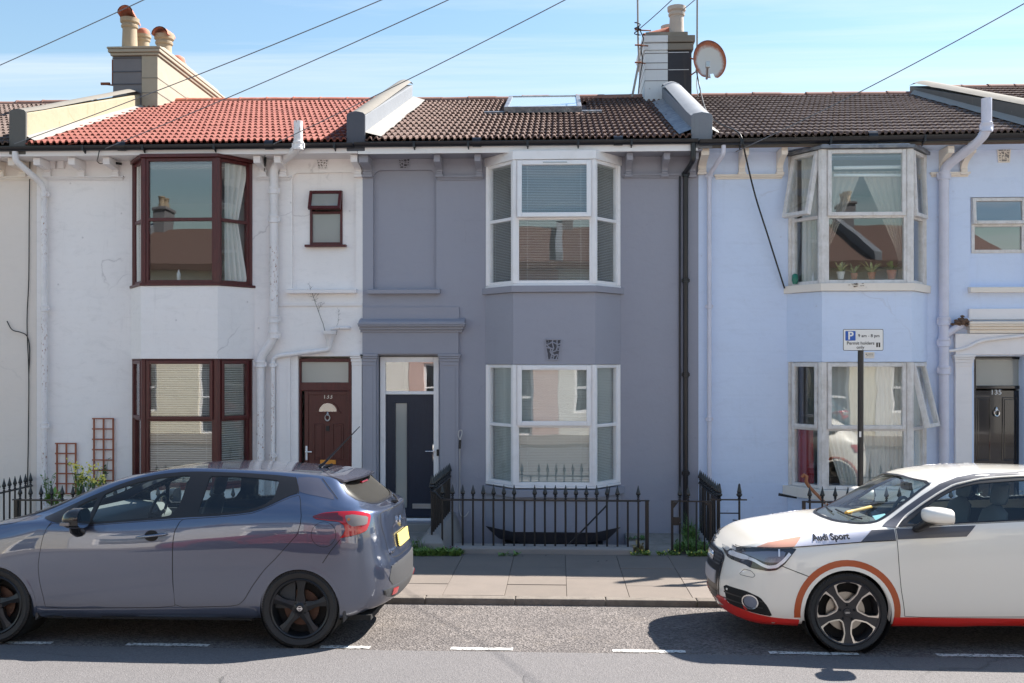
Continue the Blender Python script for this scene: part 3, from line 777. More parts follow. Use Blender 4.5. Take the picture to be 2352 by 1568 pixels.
def pilaster(house, x0, x1, z0, z1, matn, dep=.06, y=YF, cap=True, panel=True):
    g = MB(); g.box(x0, x1, y - dep, y, z0, z1 - .001)
    if panel: g.box(x0 + .045, x1 - .045, y - dep - .006, y - dep, z0 + .25, z1 - .16)
    o = part(g, 'pilaster', matn, house, None, .006)
    if cap:
        c = MB(); 
        c.box(x0 - .03, x1 + .03, y - dep - .045, y, z1, z1 + .032); c.box(x0 - .022, x1 + .022, y - dep - .034, y, z1 - .03, z1 - .002)
        c.box(x0 - .012, x1 + .012, y - dep - .02, y, z1 - .075, z1 - .032); c.box(x0 - .004, x1 + .004, y - dep - .01, y, z1 - .125, z1 - .077)
        part(c, 'capital', matn, o, None, .005)
    return o

def pipe(house, pts, r, matn, collars=(), name='downpipe', seg=12, bend=.05):
    """round pipe through pts with eased elbows; collars: (x,y,z,h,grow)"""
    P_ = [Vector(p) for p in pts]; path = [P_[0]]
    for i in range(1, len(P_) - 1):
        a, b, c = P_[i - 1], P_[i], P_[i + 1]; d1 = (a - b); d2 = (c - b); e = min(bend, d1.length * .45, d2.length * .45)
        p1, p2 = b + d1.normalized() * e, b + d2.normalized() * e
        for k in range(5):
            t_ = k / 4; path.append(p1 * (1 - t_) ** 2 + b * 2 * t_ * (1 - t_) + p2 * t_ * t_)
    path.append(P_[-1])
    g = MB(); g.tube(path, r, seg)
    o = part(g, name, matn, house, 50)
    for (x, y, z, h, gr) in collars:
        c = MB(); c.lathe([(r + .002, -h / 2 - .006), (r + gr, -h / 2), (r + gr, -h / 4), (r + gr * .55, -h / 5), (r + gr * .55, h / 5), (r + gr, h / 4), (r + gr, h / 2), (r + .002, h / 2 + .006)], (x, y, z), 14)
        c.box(x - r - gr - .012, x - r + .01, y - .012, y + .02, z - h * .3, z + h * .3); c.box(x + r - .01, x + r + gr + .012, y - .012, y + .02, z - h * .3, z + h * .3)
        part(c, 'collar', matn, o, 40)
    return o

def shell(house, x0, x1, zb, ze, holes, matn, zr=6.9, back=8.6, th=.24):
    """front wall with openings, plus party and back walls so that the rooms are dark"""
    g = MB(); wall_mesh(g, x0, x1, zb, ze, holes, YF, th)
    o = part(g, 'front_wall', matn, house)
    g = MB(); yb = 2 * YR - YE
    for xa in (x0, x1 - .05):
        g.prism([(YF + th + .001, -2.0), (yb, -2.0), (yb, ze - .05), (YR, zr - .25), (YF + th + .001, ze - .05)], xa + .001, xa + .049, 'x')
    g.box(x0, x1, yb, yb + .1, -2.0, ze - .05)
    g.box(x0 + .05, x1 - .05, YF + th + .01, yb, 2.30, 2.42); g.box(x0 + .05, x1 - .05, YF + th + .01, yb, -.25, -.15)
    g.box(x0 + .05, x1 - .05, YF + 3.4, YF + 3.5, -.15, ze - .1); g.box(x0 + .05, x1 - .05, YF + th + .01, YR, ze - .15, ze - .06)
    part(g, 'inner_walls', 'room_pale', house)
    return o

def pot(parent, x, y, z, r, h, matn, cowl=None, lean=0.0, seed=0):
    g = MB(); g.lathe([(r * 1.02, 0), (r * 1.0, h * .1), (r * .93, h * .55), (r * .90, h * .70), (r * 1.06, h * .72), (r * 1.10, h * .78), (r * 1.0, h * .80), (r * .98, h * .84), (r * 1.2, h * .88), (r * 1.22, h), (r * .95, h), (r * .9, h * .5)], (x, y, z), 20, cap=False)
    o = part(g, 'chimney_pot', matn, parent, 40)
    if cowl:
        c = MB(); n = 8
        if cowl == 'hood':          # bent ridge tile wedged over the mouth
            vs = []
            for i in range(n + 1):
                a = math.pi * i / n
                for yy, k in ((-r * 1.5, 1.0), (r * 1.3, .92)): vs.append((x + math.cos(a) * r * 1.05 * k, y + yy, z + h - .02 + math.sin(a) * r * 1.0 * k - lean * yy))
            c.add(vs, [(2 * i, 2 * i + 2, 2 * i + 3, 2 * i + 1) for i in range(n)])
            c.add([(v[0] * .9 + x * .1, v[1], v[2] - .018) for v in vs], [(2 * i, 2 * i + 1, 2 * i + 3, 2 * i + 2) for i in range(n)])
        else:                       # dome vent
            c.lathe([(r * 1.02, z + h), (r * 1.02, z + h + r * .5), (r * .9, z + h + r * .8), (r * .5, z + h + r * 1.05), (.005, z + h + r * 1.1)], (x, y, 0), 16)
        part(c, 'cowl', 'terracotta', parent, 50)
    return o

ZSOF = PZ(349, YE + .02, 1200)        # soffit
def bay_pts(u0, u1, u2, u3):
    return [PX(u0, YF), PX(u1, YBAY), PX(u2, YBAY), PX(u3, YF)], [YF, YBAY, YBAY, YF]
def bz(v, u): return P(u, v, YBAY).z
def soffit(house, x0, x1, z, matn):
    g = MB(); g.box(x0, x1, YE + .045, YF - .001, z + .006, z + .03); return part(g, 'soffit', matn, house)
def fascia(house, x0, x1, z0, z1, matn, y=YE + .03):
    g = MB(); g.box(x0, x1, y - .012, y + .012, z0, z1); return part(g, 'fascia', matn, house, None, .004)
def roof_hit(u, v, ze, zr):
    k = (zr - ze) / (YR - YE); lo, hi = YE - 1, YR + 3
    for _ in range(50):
        m_ = (lo + hi) / 2; p = P(u, v, m_)
        if p.z > ze + (m_ - YE) * k: lo = m_
        else: hi = m_
    return P(u, v, (lo + hi) / 2)
ZE, ZR = PZ(319, YE, 1200), PZ(231, YR, 1200)
ZER = PZ(300, YE, 2330)               # the blue house's eaves climb a little to the right

# ================================================= grey house
G = empty('terraced_house', ((XW1 + XG1) / 2, YF, -.18), 'slate grey rendered terraced house with white bay windows and navy front door', 'house')
gx, gy = bay_pts(1117, 1180, 1366, 1424)
UZ0, UZT, UZ1 = bz(651, 1273), bz(500, 1273), bz(366, 1273)
LZ0, LZT, LZ1 = bz(1116, 1273), bz(978, 1273), bz(837, 1273)
dr = rect(868, 816, 1009, 1199, YF)
rc = rect(857, 390, 1002, 663, YF)
shell(G, XW1, XG1, -1.7, ZSOF + .1, [dr, rc, (gx[0] + .07, gx[3] - .07, UZ0, UZ1), (gx[0] + .07, gx[3] - .07, LZ0, LZ1)], 'render_grey')
g = MB(); g.box(rc[0] - .01, rc[1] + .01, YF + .055, YF + .08, rc[2] - .01, rc[3] + .01)
for s_, xc in ((1, rc[0]), (-1, rc[1])):      # rounded upper corners of the blind window
    r_ = .11; arc = [(xc, rc[3])] + [(xc + s_ * r_ * (1 - math.cos(a)), rc[3] - r_ * (1 - math.sin(a))) for a in [math.pi / 2 * i / 6 for i in range(6, -1, -1)]]
    g.prism(arc, YF + .0015, YF + .06, 'y')
part(g, 'blind_window', 'render_grey', G)
sill(G, PX(845, YF), PX(1012, YF), P(930, 675, YF).z, P(930, 663, YF).z, 'trim_grey')
bay_prism(G, gx, gy, UZ1 + .001, ZSOF + .004, 'upvc_white', 'bay_head', .025)
w = bay_window(G, gx, gy, UZ0, UZT, UZ1, 'upvc_white', 'glass_house', opens=(0, R(3.5), 0), sasht=.06)
g = MB(); M, L = facet((gx[1], gy[1]), (gx[2], gy[2])); g.M = M; g.box(L * .36, L * .66, -.034, -.02, UZ1 - .05, UZ1 - .034); part(g, 'trickle_vent', 'satin_steel', w)
bay_prism(G, gx, gy, UZ0 - .115, UZ0 - .03, 'trim_grey', 'bay_sill', .055)
bay_prism(G, gx, gy, UZ0 - .028, UZ0 - .002, 'upvc_white', 'window_board', .012)
bay_prism(G, gx, gy, LZ1 + .002, UZ0 - .117, 'render_grey', 'bay_apron', .012)
w = bay_window(G, gx, gy, LZ0, LZT, LZ1, 'upvc_white', 'glass_house', sasht=.06)
g = MB(); M, L = facet((gx[1], gy[1]), (gx[2], gy[2])); g.M = M; g.box(L * .36, L * .66, -.034, -.02, LZ1 - .05, LZ1 - .034); part(g, 'trickle_vent', 'upvc_white', w)
bay_prism(G, gx, gy, LZ0 - .03, LZ0 - .002, 'upvc_white', 'window_board', .012)
bay_prism(G, gx, gy, LZ0 - .15, LZ0 - .05, 'trim_grey', 'bay_sill', .06)
bay_prism(G, gx, gy, bz(1222, 1273), LZ0 - .152, 'render_grey', 'bay_base', .012)
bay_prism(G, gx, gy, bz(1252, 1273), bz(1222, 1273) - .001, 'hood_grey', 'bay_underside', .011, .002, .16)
g = MB(); g.box(gx[0] + .25, gx[3] - .25, YBAY + .16, YF - .001, -1.5, bz(1252, 1273) - .002); part(g, 'basement_window', 'sign_black', G)
# eaves
fascia(G, PX(821, YE), PX(1603, YE), ZSOF - .004, ZSOF + .105, 'upvc_white')
soffit(G, XW1, XG1, ZSOF, 'trim_grey')
gutter(G, PX(815, YE), PX(1603, YE), ZSOF + .135, ZSOF + .135, [PX(u, YE) for u in (952, 1076, 1212, 1328, 1450)])
for u in (845, 1010, 1101, 1443, 1526, 1590): corbel(G, PX(u, YF), .085 if u not in (845,) else .13, P(u, 402, YF).z, ZSOF, .33, 'trim_grey')
string_course(G, PX(1002, YF), PX(1112, YF), P(1050, 408, YF).z, 'trim_grey')
string_course(G, PX(1428, YF), PX(1574, YF), P(1500, 404, YF).z, 'trim_grey')
vent(G, 913, 359, 944, 388, 'trim_grey', .3, YF - .002, 1)
vent(G, 1250, 778, 1291, 827, 'trim_grey', .34, YBAY - .012, 2)
# door case
zc = P(950, 818, YF).z
pilaster(G, PX(834, YF), PX(865, YF), -.18, zc, 'trim_grey', .05)
pilaster(G, PX(1012, YF), PX(1054, YF), -.18, zc, 'trim_grey', .05)
g = MB()
g.box(PX(834, YF), PX(1054, YF), YF - .055, YF, zc + .033, P(950, 762, YF).z)
part(g, 'frieze', 'trim_grey', G, None, .004)
g = MB(); za, zb_ = P(950, 763, YF).z, P(950, 738, YF).z
x0, x1 = PX(833, YF), PX(1056, YF)
for i, (dz0, dz1, dep) in enumerate([(0, .035, .075), (.036, .075, .11), (.076, .10, .15), (.101, .125, .165)]):
    g.box(x0 - dep * .25, x1 + dep * .55, YF - dep, YF, za + dz0, za + dz1)
g.prism([(YF, za + .126), (YF - .165, za + .126), (YF - .155, za + .145), (YF, za + .20)], x0 - .03, x1 + .08, 'x')
part(g, 'cornice', 'trim_grey', G, None, .006)
g = MB(); g.box(x0 + .01, x1 - .005, YF - .03, YF, za + .18, P(950, 705, YF).z); part(g, 'blocking_course', 'trim_grey', G, None, .004)
# door
def door_frame(house, r_, zt, fmat, fw, y=YF + .09, name='door_frame', glassm='glass_house_dark', dep=.07):
    g = MB(); frame_bars(g, r_[0], r_[1], r_[2], r_[3], fw, y, y + dep, .035); g.box(r_[0] + fw, r_[1] - fw, y + .002, y + dep - .002, zt - .022, zt + .022)
    o = part(g, name, fmat, house, None, .006)
    g = MB(); g.box(r_[0] + fw - .005, r_[1] - fw + .005, y + .03, y + .04, zt + .02, r_[3] - fw + .005); part(g, 'fanlight', glassm, o)
    return o
DG = rect(873, 819, 1008, 1196, YF + .09); yd = YF + .09
door_frame(G, DG, P(940, 902, yd).z, 'upvc_white', .075)
g = MB(); g.box(DG[0] - .03, DG[1] + .03, YF - .16, YF + .2, -.16, DG[2] - .004); part(g, 'door_step', 'concrete_step', G, None, .01)
L0, L1, B0, B1 = rect(886, 906, 1001, 1187, yd)
gl = rect(908, 926, 934, 1166, yd)
g = MB(); wall_mesh(g, L0, L1, B0, B1, [gl], yd + .025, .045); dG = part(g, 'door', 'door_navy', G)
g = MB(); frame_bars(g, gl[0] - .022, gl[1] + .022, gl[2] - .022, gl[3] + .022, .022, yd + .015, yd + .04); part(g, 'glazing_bead', 'door_navy', dG, None, .006)
g = MB(); g.box(gl[0], gl[1], yd + .035, yd + .045, gl[2], gl[3]); part(g, 'pane', 'glass_frosted', dG)
hx, hz = PX(996, yd), P(996, 1040, yd).z
g = MB(); g.box(hx - .016, hx + .016, yd + .012, yd + .024, hz - .12, hz + .12); g.tube([(hx, yd - .03, hz + .025), (hx - .05, yd - .035, hz + .025), (hx - .115, yd - .03, hz + .025)], .010, 8); g.lathe([(.014, yd - .03), (.014, yd + .02)], (hx, 0, hz + .025), 10, 'y')
part(g, 'door_handle', 'chrome', dG, 50, .003)
lp = rect(947, 1157, 1001, 1168, yd)
g = MB(); frame_bars(g, lp[0], lp[1], lp[2], lp[3], .010, yd + .008, yd + .024); g.box(lp[0] + .01, lp[1] - .01, yd + .016, yd + .022, lp[2] + .01, lp[3] - .01); part(g, 'letter_plate', 'satin_steel', dG, None, .003)
g = MB(); bp = rect(1002, 1033, 1006, 1048, YF); g.box(bp[0] - .004, bp[1] + .004, yd - .025, yd, bp[2], bp[3]); part(g, 'door_bell', 'sign_black', G, None, .004)
# roof
GX0, GX1 = PX(838, YE) + .01, PX(1588, YE)
sk = [roof_hit(u, v, ZE, ZR) for (u, v) in ((1155, 264), (1343, 264), (1325, 236), (1172, 236))]
rfG = roof(G, GX0, GX1, ZE, ZE, ZR, ZR + .02, 'tile_brown', 'ridge_brown', 16, 17, [((sk[0].x + sk[3].x) / 2 - .02, (sk[1].x + sk[2].x) / 2 + .02, sk[0].y - .05, sk[2].y)], seed=5)
# skylight
g = MB(); sx0, sx1, sy0, sy1 = (sk[0].x + sk[3].x) / 2, (sk[1].x + sk[2].x) / 2, sk[0].y, sk[2].y + .08
kz = (ZR - ZE) / (YR - YE); ang = math.atan(kz)
MS = Matrix.Translation((sx0, sy0, ZE + (sy0 - YE) * kz + .03)) @ Matrix.Rotation(ang, 4, 'X'); LS = (sy1 - sy0) / math.cos(ang); WS = sx1 - sx0
g.M = MS
g.box(0, WS, 0, .07, 0, .10); g.box(0, WS, LS - .09, LS, 0, .10); g.box(0, .07, .07, LS - .09, .001, .099); g.box(WS - .07, WS, .07, LS - .09, .001, .099)
g.box(-.32, -.001, -.06, .02, -.01, .035); g.box(WS + .001, WS + .32, -.06, .02, -.01, .035)
skl = part(g, 'skylight', 'lead', rfG, None, .008)
g = MB(MS); g.box(.06, WS - .06, .06, LS - .08, .07, .085); part(g, 'skylight_pane', 'roof_glass', rfG)
# upstands and mortar fillets
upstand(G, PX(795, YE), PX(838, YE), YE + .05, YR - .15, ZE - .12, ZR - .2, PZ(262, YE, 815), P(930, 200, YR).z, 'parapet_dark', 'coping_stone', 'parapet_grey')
upstand(G, PX(1588, YE), PX(1637, YE), YE + .05, 17.45, ZE - .12, ZR - .4, PZ(264, YE, 1612), P(1525, 200, 17.45).z, 'parapet_grey', 'parapet_grey', 'parapet_grey')
def fillet(house, xa, xb, ze, zr, matn, lift=.045, lift2=.11, y1=YR - .05, name='mortar_fillet'):
    g = MB(); n = 22; vs = []; rnd = random.Random(int(xa * 100))
    for i in range(n + 1):
        f_ = i / n; y = YE + .04 + (y1 - YE - .04) * f_; z = ze + (zr - ze) * (y - YE) / (YR - YE)
        vs += [(xa, y, z + lift2), (xb + rnd.uniform(-.015, .015), y, z + lift + rnd.uniform(-.006, .01))]
    g.add(vs, [(2 * i, 2 * i + 1, 2 * i + 3, 2 * i + 2) for i in range(n)])
    return part(g, name, matn, house, 60)
fillet(G, GX0 - .02, GX0 + .20, ZE, ZR, 'fillet_white')
fillet(G, GX1 + .02, GX1 - .17, ZE, ZR, 'lead', y1=17.3)
# chimney shared with the blue house
CX0, CXM, CX1 = PX(1481, 17.6), PX(1534, 17.6), PX(1589, 17.6); CY0, CY1 = 17.6, 18.9; CZT = P(1535, 82, 17.6).z
g = MB(); g.box(CX0, CXM, CY0, CY1, 6.2, CZT - .25); chG = part(g, 'chimney', 'chimney_white', G, None, .012)
g = MB(); g.box(CXM + .002, CX1, CY0 + .012, CY1, 6.2, CZT - .25); part(g, 'painted_flank', 'chimney_black', chG, None, .012)
g = MB()
for z, gr in ((CZT - .25, .02), (CZT - .12, .045)): g.box(CX0 - gr, CXM - .002, CY0 - gr, CY1 + gr, z + .001, z + .12)
part(g, 'chimney_cap', 'chimney_white', chG, None, .012)
g = MB()
for z, gr in ((CZT - .25, .03), (CZT - .12, .055)): g.box(CXM, CX1 + gr, CY0 - gr + .012, CY1 + gr, z + .001, z + .12)
g.box(CX0 + .02, CX1 - .06, CY0 + .05, CY1 - .05, CZT + .002, CZT + .09)
part(g, 'chimney_cap', 'coping_stone', chG, None, .012)
g = MB()
for v in (98, 123, 145, 160, 186): g.box(CX0 - .003, CXM - .004, CY0 - .004, CY1, P(1500, v, 17.6).z, P(1500, v, 17.6).z + .012)
part(g, 'mortar_joint', 'chimney_lead', chG)
g = MB()
for v in (120, 160): g.box(CXM + .01, CX1 - .05, CY0 + .007, CY0 + .02, P(1560, v, 17.6).z, P(1560, v, 17.6).z + .010)
part(g, 'mortar_joint', 'chimney_white', chG)
pot(chG, PX(1554, 17.95), 17.95, CZT + .06, .135, .56, 'pot_white')
pot(chG, PX(1536, 18.55), 18.55, CZT + .06, .12, .42, 'pot_white')
g = MB(); M = Matrix.Translation((PX(1505, 18.2), 18.15, CZT + .09)) @ Matrix.Rotation(R(72), 4, 'Z') @ Matrix.Rotation(R(-9), 4, 'Y'); g.M = M
vs = [(x, .13 * math.cos(math.pi * i / 8), .15 * math.sin(math.pi * i / 8)) for x in (-.24, .24) for i in range(9)]
g.M = Matrix.Translation((PX(1508, 18.2), 18.05, CZT + .10)) @ Matrix.Rotation(R(14), 4, 'Z') @ Matrix.Rotation(R(-17), 4, 'Y')
g.add(vs, [(i, i + 1, 10 + i, 9 + i) for i in range(8)]); g.add([(a, b * .88, c * .88) for a, b, c in vs], [(9 + i, 10 + i, i + 1, i) for i in range(8)])
part(g, 'ridge_tile_cowl', 'terracotta', chG, 60)
# black rainwater pipe
xp = PX(1575, YF - .08)
pipe(G, [(PX(1592, YE), YE - .015, ZSOF + .10), (PX(1592, YE), YE - .015, PZ(372, YE)), (xp, YF - .07, PZ(400, YF)), (xp, YF - .07, -.15)], .036, 'black_plastic', [(xp, YF - .07, P(1575, v, YF).z, .07, .008) for v in (402, 645, 860, 1085)])
pipe(G, [(xp - .075, YF - .03, P(1575, 405, YF).z), (xp - .075, YF - .03, -.15)], .013, 'black_plastic', name='conduit')
# cables on the wall by the door
def cable(pts, r, matn, name='cable', label=None, cat='cable', parent=None, sag=0.0, n=10, seg=6):
    P_ = [Vector(p) for p in pts]; path = []
    if len(P_) == 2:
        for i in range(n + 1):
            t_ = i / n; q = P_[0].lerp(P_[1], t_); q.z -= sag * 4 * t_ * (1 - t_); path.append(q)
    else:
        for i in range(len(P_) - 1):
            p0, p1, p2, p3 = P_[max(i - 1, 0)], P_[i], P_[i + 1], P_[min(i + 2, len(P_) - 1)]
            for k in range(6):
                t_ = k / 6; path.append(.5 * ((2 * p1) + (p2 - p0) * t_ + (2 * p0 - 5 * p1 + 4 * p2 - p3) * t_ * t_ + (3 * p1 - p0 - 3 * p2 + p3) * t_ ** 3))
        path.append(P_[-1])
    g = MB(); g.tube(path, r, seg)
    return g.build(name, M_[matn], parent, 60, label=label, cat=cat)
W_ = lambda u, v, d=.02: P(u, v, YF - d)
cable([W_(1057, 1012, .07), W_(1053, 1000, .07), W_(1054, 990, .07), W_(1060, 988, .07), W_(1061, 996, .07), W_(1057, 1012, .07), W_(1056, 1060, .02), W_(1056, 1120, .02), W_(1055, 1160, .02), W_(1058, 1182, .03), W_(1068, 1186, .03), W_(1077, 1174, .02)], .007, 'cable_white', 'cable', 'white looped cable hanging beside the navy door', 'cable')
g = MB(); a, b = W_(1057, 1010, .07), W_(1056, 1030, .07); g.tube([a, b], .016, 8); g.build('cable_joint', M_['sign_black'], None, 50, label='small black cable joint on the looped white cable', cat='cable joint')

# ================================================= white house, number 133
Wh = empty('terraced_house', ((XW0 + XW1) / 2, YF, -.18), 'white rendered terraced house with maroon window frames and red tiled roof', 'house')
wx, wy = bay_pts(306, 328, 499, 579)
u_ = 415
WU0, WUT, WU1 = bz(650, u_), bz(503, u_), bz(361, u_)
WL0, WLT, WL1 = bz(1116, u_), bz(964, u_), bz(826, u_)
dw = rect(684, 818, 808, 1199, YF); rw_ = rect(671, 396, 818, 662, YF); sw = rect(712, 438, 787, 562, YF + .05)
shell(Wh, XW0, XW1 - .001, -1.2, ZSOF + .1, [dw, rw_, (wx[0] + .07, wx[3] - .07, WU0, WU1), (wx[0] + .07, wx[3] - .07, WL0, WL1)], 'render_white')
g = MB(); wall_mesh(g, rw_[0] - .01, rw_[1] + .01, rw_[2] - .01, rw_[3] + .01, [sw], YF + .05, .05)
for s_, xc in ((1, rw_[0]), (-1, rw_[1])):
    r_ = .09; arc = [(xc, rw_[3])] + [(xc + s_ * r_ * (1 - math.cos(a)), rw_[3] - r_ * (1 - math.sin(a))) for a in [math.pi / 2 * i / 6 for i in range(6, -1, -1)]]
    g.prism(arc, YF + .0015, YF + .055, 'y')
part(g, 'recess_panel', 'render_white', Wh)
sill(Wh, PX(660, YF), PX(821, YF), P(740, 674, YF).z, P(740, 663, YF).z, 'trim_white')
# little window
g = MB(); y_ = YF + .035; frame_bars(g, sw[0], sw[1], sw[2], sw[3], .035, y_, y_ + .06); zt_ = P(750, 487, YF).z; g.box(sw[0] + .035, sw[1] - .035, y_ + .002, y_ + .058, zt_ - .018, zt_ + .018)
lw_ = part(g, 'window', 'upvc_maroon', Wh, None, .005)
g = MB(); g.box(sw[0] + .03, sw[1] - .03, y_ + .03, y_ + .04, sw[2] + .03, zt_ - .01); part(g, 'pane', 'glass_frosted', lw_)
sash(Matrix.Identity(4), sw[0] + .004, sw[1] - .004, zt_ + .01, sw[3] - .01, .04, y_ - .01, .03, lw_, 'upvc_maroon', 'glass_frosted', R(24))
g = MB(); g.box(sw[0] - .06, sw[1] + .06, YF - .03, YF + .06, sw[2] - .035, sw[2] - .003); part(g, 'window_board', 'upvc_maroon', Wh, None, .005)
g = MB(); g.lathe([(.022, 0), (.022, .11), (.012, .13), (.012, .16)], (PX(747, YF + .14), YF + .13, sw[2] + .012), 10); g.build('bottle', M_['bottle_blue'], None, 50, label='blue bottle behind the small maroon window', cat='bottle')
# bays
bay_prism(Wh, wx, wy, WU1 + .001, ZSOF + .004, 'trim_white', 'bay_head', .02)
bay_prism(Wh, wx, wy, WU1 - .002, WU1 + .045, 'upvc_maroon', 'window_head', .04)
bay_window(Wh, wx, wy, WU0, WUT, WU1 - .003, 'upvc_maroon', 'glass_house', sashes=(0, 0, 0), post=.09)
bay_prism(Wh, wx, wy, WU0 - .035, WU0 - .002, 'upvc_maroon', 'window_board', .05)
bay_prism(Wh, wx, wy, WL1 + .014, WU0 - .037, 'render_white', 'bay_apron', .03)
bay_window(Wh, wx, wy, WL0, WLT, WL1, 'upvc_maroon', 'glass_house', sashes=(1, 1, 1), post=.09)
bay_prism(Wh, wx, wy, WL1 + .0005, WL1 + .013, 'upvc_maroon', 'window_head', .02)
bay_prism(Wh, wx, wy, WL0 - .05, WL0 - .002, 'upvc_maroon', 'window_board', .04)
bay_prism(Wh, wx, wy, -.6, WL0 - .052, 'render_white', 'bay_base', .012)
fascia(Wh, XW0 - .35, PX(820, YE), ZSOF + .01, ZSOF + .105, 'trim_white')
soffit(Wh, XW0 - .3, XW1 - .002, ZSOF + .008, 'trim_white')
gutter(Wh, XW0 - .35, PX(812, YE), ZSOF + .128, ZSOF + .128, [PX(u, YE) for u in (195, 332, 495, 770)])
for u in (112, 190, 268, 606, 652, 824): corbel(Wh, PX(u, YF), .095, P(u, 402, YF).z, ZSOF + .006, .33, 'trim_white')
string_course(Wh, PX(106, YF), PX(286, YF), P(200, 409, YF).z, 'trim_white')
string_course(Wh, PX(588, YF), PX(669, YF), P(630, 409, YF).z, 'trim_white')
g = MB(); g.box(PX(640, YF), XW1 - .004, YF - .02, YF, P(740, 703, YF).z, P(740, 699, YF).z + .02); part(g, 'string_course', 'trim_white', Wh, None, .006)
vent(Wh, 725, 360, 757, 389, 'trim_white', .3, YF - .002, 3)
for i, u in enumerate((115, 135)):
    r_ = rect(u, 362, u + 15, 388, YF); g = MB(); g.box(r_[0], r_[1], YF - .05, YF, r_[2], r_[3]); part(g, 'floodlight', 'trim_white', Wh, None, .008)
# door 133
pilaster(Wh, PX(636, YF), PX(668, YF), -.18, P(650, 818, YF).z, 'trim_white', .04, cap=False)
pilaster(Wh, PX(810, YF), PX(832.5, YF), -.18, P(820, 818, YF).z, 'trim_white', .05, panel=False)
yd = YF + .07; DW = rect(684, 823, 808, 1199, yd)
door_frame(Wh, DW, P(750, 884, yd).z, 'upvc_maroon', .05, yd, glassm='glass_frosted')
g = MB(); g.box(DW[0], DW[1], yd - .004, yd + .05, P(750, 897, yd).z, P(750, 878, yd).z); part(g, 'door_transom', 'upvc_maroon', Wh, None, .005)
Ld = rect(699, 898, 805, 1194, yd)
g = MB(); g.box(Ld[0], Ld[1], yd + .02, yd + .06, Ld[2], Ld[3]); dW = part(g, 'door', 'door_brown', Wh)
g = MB(); frame_bars(g, Ld[0], Ld[1], Ld[2], Ld[3], .055, yd + .006, yd + .022); part(g, 'door_rail', 'door_brown', dW, None, .006)
def panel(u0, v0, u1, v1, dn, matn, y, t_=.014):
    r_ = rect(u0, v0, u1, v1, y); g = MB(); frame_bars(g, r_[0], r_[1], r_[2], r_[3], t_, y + .008, y + .022)
    g.prism([(r_[0] + .03, r_[2] + .03), (r_[1] - .03, r_[2] + .03), (r_[1] - .03, r_[3] - .03), (r_[0] + .03, r_[3] - .03)], y + .012, y + .022, 'y')
    part(g, 'panel', matn, dn, None, .005)
panel(720, 973, 744, 1056, dW, 'door_brown', yd); panel(763, 973, 788, 1056, dW, 'door_brown', yd)
panel(720, 1078, 744, 1160, dW, 'door_brown', yd); panel(763, 1078, 788, 1160, dW, 'door_brown', yd)
cx_, cz_ = PX(752.5, yd), P(752, 947, yd).z; ro = (PX(778, yd) - PX(727, yd)) / 2
g = MB(); arc = [(cx_ + math.cos(a) * ro, cz_ + math.sin(a) * ro * .98) for a in [math.pi * i / 16 for i in range(17)]]
arci = [(cx_ + math.cos(a) * ro * .80, cz_ + .012 + math.sin(a) * ro * .75) for a in [math.pi * i / 16 for i in range(17)]]
n = 17; g.add([(a, yd + .004, b) for a, b in arc + arci] + [(a, yd + .022, b) for a, b in arc + arci], [(i, i + 1, n + i + 1, n + i) for i in range(n - 1)] + [(i, 2 * n + i, 2 * n + i + 1, i + 1) for i in range(n - 1)] + [(n + i, n + i + 1, 3 * n + i + 1, 3 * n + i) for i in range(n - 1)])
g.box(cx_ - ro - .02, cx_ + ro + .02, yd + .002, yd + .022, cz_ - .014, cz_ + .012)
part(g, 'fan_surround', 'door_brown', dW, 40)
g = MB(); g.add([(a, yd + .012, b) for a, b in arci], [tuple(range(n - 1, -1, -1))]); part(g, 'fan_pane', 'glass_house_dark', dW)
def knocker(cx, cz, y, matn, dn):
    g = MB(); g.lathe([(.006, .03), (.013, .022), (.015, .0)], (cx, y - .0, cz + .05), 10, 'z'); g.tube([(cx + math.sin(a) * .034, y - .012 - .006 * math.cos(a), cz + math.cos(a) * .042) for a in [2 * math.pi * i / 14 for i in range(15)]], [.005 + .006 * (1 - math.cos(2 * math.pi * i / 14)) / 2 for i in range(15)], 7, False); g.lathe([(.018, 0), (.018, .006)], (cx, y - .004, cz + .045), 12, 'y')
    return part(g, 'knocker', matn, dn, 50)
knocker(cx_, P(752, 959, yd).z, yd, 'satin_steel', dW)
VT = lambda x, y, z: Matrix.Translation((x, y, z)) @ Matrix.Rotation(R(90), 4, 'X')
add_mesh('house_number', text_mesh('133', .085, 'house_number', M_['satin_steel'], VT(cx_, yd + .016, P(752, 911, yd).z), .003, sx=1.1), dW)
lp = rect(735, 1056, 771, 1066, yd); g = MB(); g.box(lp[0], lp[1], yd + .006, yd + .022, lp[2], lp[3]); part(g, 'letter_plate', 'brass_orange', dW, None, .004)
r_ = rect(748.5, 978, 756, 990, yd); g = MB(); g.box(r_[0], r_[1], yd + .008, yd + .021, r_[2], r_[3]); part(g, 'name_plate', 'cable_black', dW)
hx, hz = PX(704, yd), P(704, 1040, yd).z
g = MB(); g.box(hx - .014, hx + .014, yd - .006, yd + .006, hz - .10, hz + .10); g.tube([(hx, yd - .045, hz + .02), (hx + .04, yd - .05, hz + .02), (hx + .085, yd - .045, hz + .02)], .010, 8); g.lathe([(.013, yd - .045), (.013, yd)], (hx, 0, hz + .02), 10, 'y'); part(g, 'door_handle', 'white_gloss', dW, 50, .003)
g = MB(); g.box(DW[0] - .03, DW[1] + .03, YF - .3, YF + .2, -.16, DW[2] - .004); part(g, 'door_step', 'concrete_step', Wh, None, .01)
